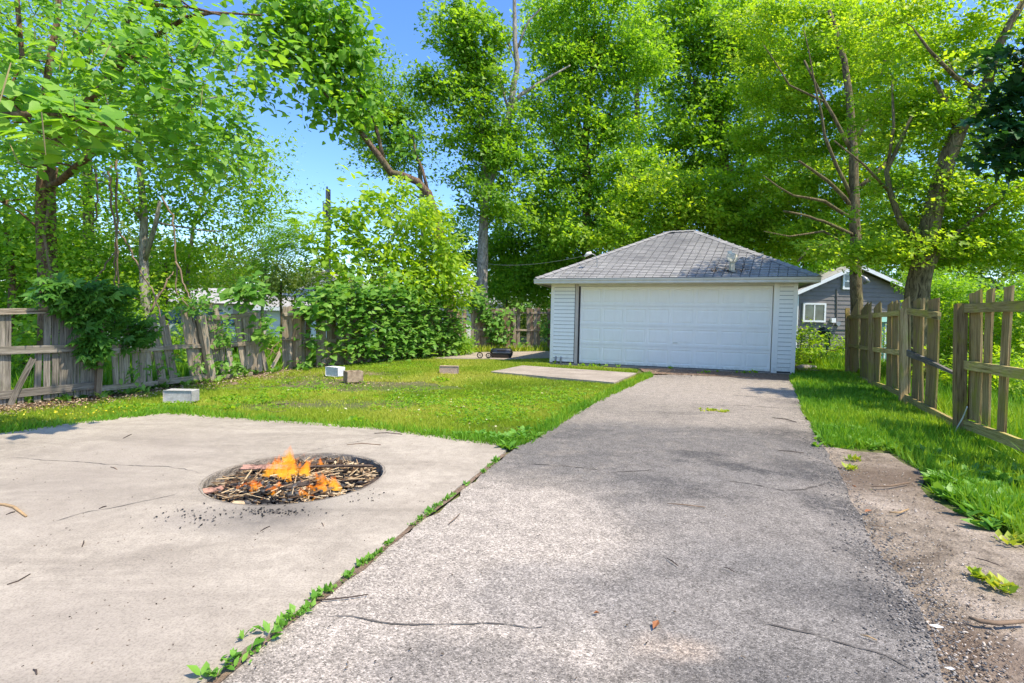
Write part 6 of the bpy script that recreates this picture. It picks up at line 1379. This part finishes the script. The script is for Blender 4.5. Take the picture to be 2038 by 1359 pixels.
# shrubs and undergrowth behind the left fence
def shrub(name, label, clumps, lm, leaf, per, spread=.3, tmpl=KITE, cat='shrub', bm='bark', tilt=.8, stems=()):
    x, y, z = clumps[0][:3]; g = D(x, y, z)
    return tree(name, label, [(x, H0, z, .03)] if False else [(x, y+40, z, .04), (x, y, z, .03)], list(stems), clumps, lm, M[bm], leaf=leaf, per=per, spread=spread, flat=.65, tmpl=tmpl, tilt=tilt, droop=.35, cat=cat, crownname='foliage')
shrub('shrub', 'dense green thicket behind the left fence panel', [(120, 500, 11, 110, 60, 1.2, 70), (60, 600, 10.5, 100, 30, .8, 40), (220, 560, 11.5, 90, 50, 1.2, 60), (180, 620, 10, 90, 30, .7, 30)], M['l_mid'], .09, 60, .36)
shrub('shrub', 'bright thicket behind the leaning pickets', [(330, 520, 12, 80, 50, 1.2, 56), (420, 540, 13, 70, 40, 1.2, 36), (300, 590, 11, 70, 35, .8, 34)], M['l_bright'], .09, 50, .34)
shrub('shrub', 'low dark undergrowth seen through the gaps of the left fence', [(60, 690, 8.6, 50, 50, .5, 40), (370, 690, 11, 50, 30, .5, 30), (230, 650, 9.6, 40, 40, .5, 24), (545, 690, 14, 40, 25, .6, 30)], M['l_mid'], .09, 40, .28)
vstems('tangle of brown cut brush showing in the fence gap', [[(525, 725, 12.6), (545, 690, 12.8), (560, 675, 13)], [(530, 728, 12.4), (552, 700, 12.6), (562, 690, 12.8)], [(540, 726, 12.2), (520, 700, 12.6), (515, 680, 12.6)], [(528, 690, 13), (560, 710, 12.8)]], 'brush_pile')
# middle saplings
tree('sapling', 'young tree with long compound leaves behind the low roof', [(520, 720, 14.5, .05), (523, 600, 14.5, .04), (530, 500, 14.5, .03)], [[(523, 600, 14.5, .02), (545, 540, 14.5, .015), (575, 480, 14.5, .01)]],
 [(540, 470, 14.6, 45, 40, .8, 26), (590, 480, 14.6, 35, 40, .8, 22), (500, 520, 14.6, 30, 30, .6, 12), (600, 440, 14.6, 25, 20, .4, 8)], M['l_mid'], M['stem'], leaf=.42, per=9, spread=.3, flat=.8, tmpl=COMP, tilt=.4, droop=.4)
tree('sapling', 'forked sapling of bright drooping leaves between the utility pole and the vines', [(705, 700, 15.5, .06), (715, 580, 15.5, .05), (745, 545, 15.5, .045)], [[(745, 560, 15.4, .035), (725, 500, 15.3, .02), (690, 450, 15.2, .012)], [(745, 560, 15.4, .035), (770, 490, 15.5, .02), (800, 440, 15.5, .012)], [(720, 580, 15.4, .02), (690, 540, 15.3, .012)]],
 [(690, 440, 15.3, 40, 35, .7, 24), (650, 480, 15.3, 30, 50, .6, 22), (740, 410, 15.4, 40, 25, .6, 10), (720, 500, 15.4, 50, 40, .8, 20), (680, 560, 15, 50, 30, .6, 20), (745, 385, 15.4, 18, 20, .4, 6)], M['l_bright'], M['stem'], leaf=.24, per=15, spread=.34, flat=.8, tmpl=OVAL, tilt=.6, droop=.8)
tree('sapling', 'full bright green sapling crowding over the vine covered fence', [(830, 700, 16.5, .07), (828, 590, 16.5, .05), (835, 520, 16.5, .04)], [[(830, 600, 16.5, .03), (800, 520, 16.5, .02), (790, 450, 16.4, .012)], [(830, 560, 16.5, .03), (870, 480, 16.5, .02)]],
 [(800, 430, 16.5, 40, 50, .8, 36), (850, 440, 16.6, 40, 50, .8, 36), (780, 510, 16.4, 50, 40, 1, 44), (860, 520, 16.6, 55, 45, 1, 60), (900, 560, 16.8, 35, 45, .8, 40), (800, 570, 16, 60, 30, .8, 44), (795, 380, 16.5, 14, 25, .4, 6)], M['l_bright'], M['stem'], leaf=.17, per=36, spread=.36, flat=.7, tmpl=OVAL, tilt=.7, droop=.7)
shrub('shrub', 'wide olive bush behind the gap in the fence', [(560, 560, 17, 60, 30, 1, 30), (480, 510, 18, 70, 40, 1.5, 50), (620, 560, 18, 50, 30, 1, 30)], M['l_olive'], .12, 40, .42)
# bent catalpa in the middle distance
tree('catalpa_tree', 'tall crooked catalpa whose bare trunk bends left against the sky with long hanging pods',
 [(905, 690, 16, .22), (890, 560, 15.8, .21), (872, 450, 15.5, .19), (852, 385, 15.2, .165), (830, 362, 15.0, .15), (800, 349, 14.8, .14), (776, 345, 14.6, .14), (760, 318, 14.5, .13), (740, 290, 14.3, .11), (716, 262, 14.1, .095), (698, 239, 14, .085)],
 [[(698, 239, 14, .08), (665, 205, 13.8, .06), (624, 161, 13.6, .045), (580, 100, 13.4, .03), (540, 50, 13.2, .02)], [(762, 315, 14.5, .08), (752, 270, 14.5, .07), (741, 240, 14.5, .06), (728, 208, 14.4, .05), (700, 155, 14.3, .04), (680, 110, 14.2, .03), (668, 40, 14.2, .02)], [(852, 380, 15.2, .07), (842, 340, 15.3, .06), (828, 305, 15.4, .045), (822, 270, 15.4, .03)]],
 [(560, 60, 13.4, 70, 55, 1.0, 55), (640, 50, 13.6, 70, 60, 1.0, 55), (600, 130, 13.6, 60, 45, 1.0, 46), (680, 130, 13.8, 50, 55, 1.0, 40), (650, 190, 13.8, 50, 45, .9, 34), (690, 235, 14, 36, 30, .8, 20), (540, 180, 13.4, 30, 20, .6, 8), (700, 60, 14, 40, 50, .8, 20), (575, 10, 13.4, 90, 30, 1, 30), (822, 275, 15.4, 22, 22, .4, 10), (735, 225, 14.4, 30, 25, .5, 12), (720, 160, 14.2, 26, 40, .6, 12)],
 M['l_cat'], M['bark'], leaf=.20, per=12, spread=.42, flat=.9, tmpl=HEART, tilt=.7, droop=1.0, pods=160, dz=4, rs=.92, dens=1.45)
tree('maple_tree', 'round darker green maple crown behind the crooked catalpa trunk', [(842, 640, 18, .12), (842, 420, 18, .1), (836, 330, 18, .08)], [[(836, 330, 18, .06), (800, 260, 18, .04), (770, 200, 18, .03)], [(842, 400, 18, .04), (800, 370, 18, .03)]],
 [(735, 150, 18, 30, 60, .9, 22), (770, 190, 18, 40, 60, 1.0, 34), (760, 250, 18, 45, 40, 1.0, 30), (800, 240, 18, 35, 40, .8, 24), (730, 300, 18, 35, 20, .8, 14), (820, 290, 18, 30, 30, .8, 14), (800, 330, 18, 40, 20, .7, 12), (745, 320, 17.5, 30, 16, .6, 8)], M['l_deep'], M['bark_grey'], leaf=.15, per=85, spread=.5, flat=.6, tilt=.7, dz=6, rs=1.2)
# tall trees behind the garage
tree('cottonwood_tree', 'tall tree with a pale bare upper limb forking against the blue sky', [(962, 660, 21, .24), (959, 515, 21, .23), (962, 450, 21, .2), (965, 391, 21, .18), (963, 288, 21, .12), (950, 200, 21, .08)],
 [[(966, 400, 21, .17), (985, 330, 21, .16), (992, 284, 21, .155), (1011, 243, 21, .15), (1017, 206, 21, .14), (1023, 165, 21, .12), (1031, 132, 21, .11), (1025, 82, 21, .10), (1023, 0, 21, .07), (1020, -60, 21, .05)],
  [(1015, 215, 21, .09), (1036, 188, 21, .08), (1077, 165, 21, .06), (1110, 144, 21, .045), (1135, 130, 21, .03)], [(1013, 225, 21, .06), (994, 157, 21, .05), (980, 130, 21, .03)], [(1030, 95, 21, .05), (1052, 40, 21, .04), (1077, 16, 21, .03)], [(1030, 130, 21, .04), (1005, 70, 21, .03), (985, 40, 21, .02)]],
 [(905, 60, 21, 40, 40, 1.2, 26), (945, 90, 21, 50, 50, 1.4, 40), (965, 140, 21, 45, 40, 1.2, 30), (880, 180, 21, 50, 30, 1.2, 26), (920, 200, 21, 60, 35, 1.4, 34), (980, 240, 21, 45, 40, 1.2, 26), (940, 280, 21, 45, 35, 1.2, 20), (1030, 260, 21, 35, 30, 1, 16), (930, 340, 21, 40, 30, 1.2, 16), (1000, 340, 21, 45, 45, 1.2, 28), (975, 400, 21, 60, 40, 1.4, 34), (1000, 60, 21, 20, 40, .8, 6), (940, 20, 21, 40, 25, 1, 12), (1060, 170, 21, 30, 40, 1, 8), (1010, 290, 21, 30, 40, 1, 14)],
 M['l_deep'], M['bark_grey'], leaf=.17, per=72, spread=.48, flat=.55, tilt=.7)
tree('maple_tree', 'tall upright tree directly behind the left half of the garage', [(1166, 620, 23, .24), (1167, 480, 23, .22), (1168, 380, 23, .2), (1165, 280, 23, .17), (1170, 200, 23, .13), (1180, 100, 23, .08), (1185, 0, 23, .05)],
 [[(1168, 400, 23, .08), (1130, 330, 23, .06), (1100, 280, 23, .04)], [(1167, 300, 23, .09), (1140, 200, 23, .07), (1120, 100, 23, .04)], [(1168, 330, 23, .08), (1210, 240, 23, .06), (1240, 140, 23, .03)], [(1168, 460, 23, .08), (1210, 400, 23, .05), (1250, 370, 23, .03)], [(1175, 180, 23, .07), (1200, 80, 23, .05), (1230, 10, 23, .03)]],
 [(1150, 30, 23, 90, 50, 2, 80), (1110, 110, 23, 55, 60, 1.6, 50), (1220, 60, 23, 70, 60, 1.8, 70), (1260, 130, 23, 60, 40, 1.6, 46), (1160, 140, 23, 60, 40, 1.6, 40), (1110, 220, 23, 60, 40, 1.6, 40), (1200, 200, 23, 60, 40, 1.6, 34), (1150, 270, 23, 70, 40, 1.6, 44), (1090, 330, 23, 60, 35, 1.6, 36), (1230, 270, 23, 50, 25, 1.4, 22), (1180, 340, 23, 80, 30, 1.6, 40), (1110, 400, 23, 70, 35, 1.6, 44), (1220, 400, 23, 70, 40, 1.6, 50), (1280, 350, 23, 50, 40, 1.4, 34), (1140, 460, 22.5, 80, 30, 1.4, 50)],
 M['l_mid'], M['bark'], leaf=.17, per=68, spread=.5, flat=.5, tilt=.7)
tree('maple_tree', 'broad dark crowned tree filling the sky right of the upright one', [(1445, 600, 27, .3), (1448, 420, 27, .26), (1440, 290, 27, .22), (1425, 240, 27, .16), (1400, 200, 27, .12)],
 [[(1440, 290, 27, .14), (1420, 150, 27, .1), (1410, 40, 27, .06)], [(1430, 250, 27, .12), (1385, 170, 27, .08), (1350, 100, 27, .05)], [(1448, 380, 27, .12), (1520, 250, 27, .09), (1560, 100, 27, .05)]],
 [(1330, 30, 27, 70, 45, 2, 60), (1400, 60, 27, 70, 60, 2.2, 70), (1350, 130, 27, 60, 50, 2, 50), (1440, 140, 27, 60, 60, 2.2, 60), (1380, 210, 27, 50, 40, 2, 40), (1460, 230, 27, 60, 50, 2, 50), (1340, 270, 27, 50, 30, 1.8, 34), (1400, 300, 27, 60, 40, 2, 50), (1480, 320, 27, 70, 50, 2, 60), (1500, 50, 27, 70, 60, 2, 60), (1540, 150, 27, 60, 60, 2, 50), (1300, 80, 27, 40, 40, 1.6, 18)],
 M['l_deep'], M['bark'], leaf=.2, per=66, spread=.56, flat=.5, tilt=.7)
tree('maple_tree', 'bright spreading tree leaning over the garage roof from behind', [(1340, 600, 20.5, .16), (1345, 480, 20.5, .13), (1350, 400, 20.5, .1)], [[(1350, 420, 20.5, .08), (1300, 370, 20.5, .05), (1260, 350, 20.5, .03)], [(1350, 400, 20.5, .08), (1420, 350, 20.5, .05), (1480, 330, 20.5, .03)]],
 [(1320, 380, 20.5, 80, 35, 1.6, 56), (1410, 390, 20.5, 80, 40, 1.6, 60), (1290, 430, 20.5, 80, 30, 1.4, 56), (1390, 440, 20.5, 90, 30, 1.4, 60), (1490, 440, 20.5, 80, 40, 1.6, 70), (1240, 470, 20.2, 60, 25, 1, 40), (1480, 490, 20, 60, 20, 1, 34), (1550, 470, 20.5, 60, 50, 1.6, 60)],
 M['l_bright'], M['bark'], leaf=.15, per=72, spread=.44, flat=.5, tilt=.7)
tree('tree', 'very tall background tree closing the sky behind the upright maple', [(1270, 600, 34, .3), (1270, 300, 34, .22), (1265, 100, 34, .12)], [],
 [(1100, 60, 34, 60, 60, 2.4, 36), (1270, 200, 34, 90, 70, 2.6, 70), (1240, 330, 34, 90, 60, 2.6, 60), (1120, 300, 34, 60, 60, 2, 30), (1340, 330, 34, 80, 60, 2.6, 60), (1290, 30, 34, 70, 50, 2.4, 40), (1380, 420, 34, 90, 40, 2.4, 50), (1180, 420, 34, 90, 40, 2.4, 44)], M['l_mid'], M['bark'], leaf=.24, per=40, spread=.8, flat=.6, tilt=.8)
tree('tree', 'very tall background tree behind the two yard trees on the right', [(1620, 600, 32, .3), (1620, 300, 32, .22), (1600, 100, 32, .12)], [],
 [(1480, 60, 32, 90, 70, 2.6, 60), (1600, 100, 32, 90, 80, 2.6, 60), (1740, 100, 32, 90, 80, 2.6, 50), (1500, 250, 32, 90, 70, 2.6, 60), (1640, 280, 32, 90, 70, 2.6, 60), (1540, 400, 32, 90, 60, 2.6, 60), (1700, 420, 32, 90, 60, 2.6, 50), (1840, 300, 32, 80, 90, 2.6, 36), (1850, 450, 32, 80, 60, 2.6, 40), (1980, 430, 32, 80, 60, 2.6, 36)], M['l_mid'], M['bark'], leaf=.24, per=40, spread=.8, flat=.6, tilt=.8)
# filler trees low behind
shrub('tree', 'dark tree mass between the vines and the left end of the garage roof', [(1010, 520, 26, 60, 50, 1.6, 70), (930, 480, 26, 60, 50, 1.6, 50), (1060, 565, 25, 50, 40, 1.2, 60), (970, 590, 25, 50, 30, 1, 24), (1080, 500, 26, 60, 40, 1.6, 60)], M['l_mid'], .16, 80, .48, cat='tree')
shrub('tree', 'mid green tree low behind the left part of the garage roof', [(1150, 530, 24, 70, 40, 1.6, 70), (1060, 450, 26, 70, 40, 2, 60), (1230, 470, 26, 60, 30, 1.6, 44)], M['l_mid'], .17, 76, .5, cat='tree')
shrub('tree', 'tree closing the view above the grey house roof', [(1600, 510, 30, 80, 40, 2, 70), (1700, 500, 32, 90, 40, 2, 70), (1800, 530, 34, 90, 40, 2, 70), (1900, 520, 34, 90, 50, 2, 80), (2010, 500, 34, 90, 60, 2, 70)], M['l_mid'], .2, 70, .6, cat='tree')
# the two yard trees on the right
tree('yard_tree', 'straight brown trunked tree in front of the grey house', [(1706, 700, 15.4, .17), (1706, 600, 15.4, .165), (1704, 520, 15.4, .155), (1700, 400, 15.4, .14), (1697, 260, 15.4, .11), (1680, 120, 15.4, .08), (1650, 20, 15.4, .05)],
 [[(1704, 545, 15.4, .06), (1680, 500, 14.0, .055), (1640, 488, 15.2, .05), (1610, 495, 15.1, .045), (1588, 520, 15.0, .03)], [(1702, 420, 15.4, .07), (1650, 360, 15.4, .05), (1590, 320, 15.2, .03)], [(1700, 380, 15.4, .07), (1760, 330, 15.4, .05), (1800, 250, 15.4, .03)], [(1697, 300, 15.4, .06), (1640, 200, 15.4, .04), (1600, 120, 15.2, .03)], [(1702, 470, 15.4, .06), (1640, 440, 15.0, .04), (1560, 420, 13.4, .025)],
  [(1700, 400, 15.4, .06), (1665, 330, 15.4, .05), (1640, 270, 15.3, .04), (1625, 180, 15.2, .025), (1600, 60, 15.2, .012)], [(1697, 290, 15.4, .06), (1740, 210, 15.4, .045), (1760, 120, 15.4, .03), (1755, 30, 15.4, .015)],
  [(1702, 440, 15.4, .06), (1640, 400, 15.2, .045), (1580, 390, 15.0, .03), (1520, 350, 14.9, .015)], [(1702, 500, 15.4, .05), (1640, 460, 15.2, .035), (1570, 470, 15.0, .02), (1520, 460, 14.9, .01)], [(1640, 200, 15.4, .035), (1570, 170, 15.2, .025), (1520, 90, 15.1, .012)]],
 [(1600, 60, 18.9, 90, 60, 1.8, 103), (1700, 60, 17.1, 80, 70, 1.8, 92), (1560, 160, 18.9, 80, 60, 1.6, 80), (1660, 170, 17.1, 80, 60, 1.6, 92), (1760, 150, 17.1, 70, 60, 1.6, 64), (1540, 260, 18.9, 70, 50, 1.4, 62), (1630, 270, 18.9, 80, 50, 1.5, 75), (1730, 270, 17.1, 80, 50, 1.5, 69), (1550, 350, 18.9, 80, 45, 1.4, 69), (1650, 370, 17.1, 80, 45, 1.4, 75), (1750, 380, 17.1, 80, 40, 1.4, 64), (1560, 440, 18.9, 80, 34, 1.2, 69), (1650, 460, 17.1, 80, 30, 1.2, 64), (1740, 470, 17.1, 60, 26, 1.2, 46), (1600, 500, 18.9, 40, 12, .8, 18), (1500, 60, 18.9, 50, 60, 1.4, 46)],
 M['l_bright'], M['bark_olive'], leaf=.115, per=80, spread=.36, flat=.38, tilt=.6, twig=.018, dens=.9)
tree('yard_tree', 'thick trunked tree leaning right behind the right fence', [(1822, 700, 11, 0.269), (1822, 620, 11, 0.241), (1828, 570, 11, 0.224), (1840, 500, 10.9, 0.207), (1855, 430, 10.8, 0.185), (1868, 380, 10.7, 0.168), (1885, 320, 10.6, 0.157), (1912, 250, 10.4, 0.140), (1945, 190, 10.3, 0.123), (1965, 165, 10.2, 0.112)],
 [[(1962, 170, 10.2, 0.090), (1985, 100, 10, 0.078), (2010, 50, 9.9, 0.067), (2045, -10, 9.8, 0.056)], [(1955, 185, 10.2, 0.056), (1900, 150, 10, 0.039), (1850, 100, 10, 0.028), (1820, 60, 10, 0.017)], [(1905, 260, 10.4, 0.067), (1880, 200, 10.3, 0.045), (1860, 160, 10.2, 0.034)], [(1925, 240, 10.4, 0.078), (1965, 210, 10.4, 0.056), (1990, 190, 10.4, 0.045)],
  [(1840, 500, 10.9, 0.101), (1790, 440, 10.8, 0.067), (1770, 380, 10.7, 0.056), (1765, 340, 10.7, 0.050), (1790, 290, 10.6, 0.039), (1815, 230, 10.5, 0.028)], [(1765, 340, 10.7, 0.034), (1780, 250, 10.6, 0.028), (1775, 160, 10.6, 0.017)], [(1828, 575, 11, 0.078), (1880, 480, 10.8, 0.056), (1960, 420, 10.6, 0.034), (2040, 360, 10.5, 0.022)], [(1770, 380, 10.7, 0.034), (1720, 330, 10.6, 0.022), (1660, 280, 10.5, 0.013)]],
 [(1860, 50, 10.9, 90, 60, 1.4, 70), (1950, 90, 10.9, 70, 60, 1.2, 46), (1820, 160, 11.1, 80, 60, 1.3, 54), (1900, 200, 11.1, 80, 50, 1.3, 46), (1850, 270, 11.1, 80, 50, 1.3, 50), (1780, 250, 11.2, 60, 60, 1.2, 40), (1950, 290, 11.1, 60, 50, 1.2, 36), (1990, 400, 11.1, 70, 50, 1.3, 60), (1900, 400, 11.3, 80, 50, 1.3, 60), (1800, 400, 11.3, 80, 50, 1.2, 56), (1860, 490, 11.4, 80, 35, 1.2, 60), (1960, 490, 11.3, 80, 40, 1.3, 70), (1770, 500, 11.2, 70, 24, 1, 46), (1690, 500, 11.3, 50, 24, .8, 28), (2060, 480, 11.1, 60, 60, 1.2, 50), (2040, 250, 11.3, 60, 60, 1, 26), (2060, 80, 11.1, 60, 80, 1.2, 30), (1740, 60, 11.3, 60, 60, 1.2, 40)],
 M['l_bright'], M['bark_olive'], leaf=.088, per=78, spread=.27, flat=.38, tilt=.6, twig=.016)
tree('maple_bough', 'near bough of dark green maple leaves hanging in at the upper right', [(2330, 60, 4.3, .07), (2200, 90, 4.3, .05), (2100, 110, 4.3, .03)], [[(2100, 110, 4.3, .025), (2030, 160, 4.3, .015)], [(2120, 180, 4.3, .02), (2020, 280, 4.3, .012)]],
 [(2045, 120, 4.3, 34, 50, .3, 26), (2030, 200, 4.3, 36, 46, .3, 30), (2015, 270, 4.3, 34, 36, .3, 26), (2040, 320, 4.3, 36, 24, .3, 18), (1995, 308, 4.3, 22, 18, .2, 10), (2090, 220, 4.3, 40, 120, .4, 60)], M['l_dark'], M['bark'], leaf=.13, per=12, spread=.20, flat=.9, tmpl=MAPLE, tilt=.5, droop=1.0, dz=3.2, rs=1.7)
# brush behind right fence
shrub('shrub', 'bright brush behind the gap in the right fence', [(1890, 640, 13, 50, 40, .8, 50), (1880, 710, 12, 40, 40, .6, 30), (1950, 660, 12, 50, 50, .8, 50), (2010, 660, 11, 50, 60, .8, 60), (2080, 690, 11, 50, 70, .8, 50), (1960, 740, 9.5, 60, 36, .6, 44), (1870, 760, 10.5, 40, 26, .5, 24), (2040, 780, 8.5, 50, 40, .5, 34), (1780, 690, 14.5, 40, 26, .5, 26)], M['l_bright'], .085, 55, .3)
shrub('shrub', 'dark shrubs between the thick leaning trunk and the far white house', [(1900, 585, 17, 50, 26, .8, 50), (2000, 600, 18, 60, 30, 1, 44), (1860, 560, 20, 40, 30, 1, 40), (2060, 600, 16, 50, 40, 1, 40)], M['l_mid'], .11, 60, .38)
shrub('shrub', 'weedy bush in front of the chain link fence', [(1612, 668, 16, 22, 18, .5, 26), (1600, 700, 15.5, 14, 20, .4, 16), (1660, 690, 16.5, 30, 14, .5, 20)], M['l_bright'], .08, 40, .22)
# distant woods that close the horizon
cs = []
for _ in range(2200):
    a_ = random.uniform(-1.15, 1.1); d_ = random.uniform(42, 60); h_ = random.uniform(-.1, 1)**1.0*(5.2 + 1.8*math.sin(a_*7) + 1.2*math.sin(a_*17+1)); cs.append((d_*math.sin(a_), d_*math.cos(a_), max(.2, h_)))
v_, f_, q_ = spray(np.array(cs), 60, .95, .7, .38, TRI, .8, .3)
tag(mknp('far_woods', v_, f_, M['l_olive'], None, q_), 'olive green woods closing the view far behind the yards', 'woods', kind='stuff')
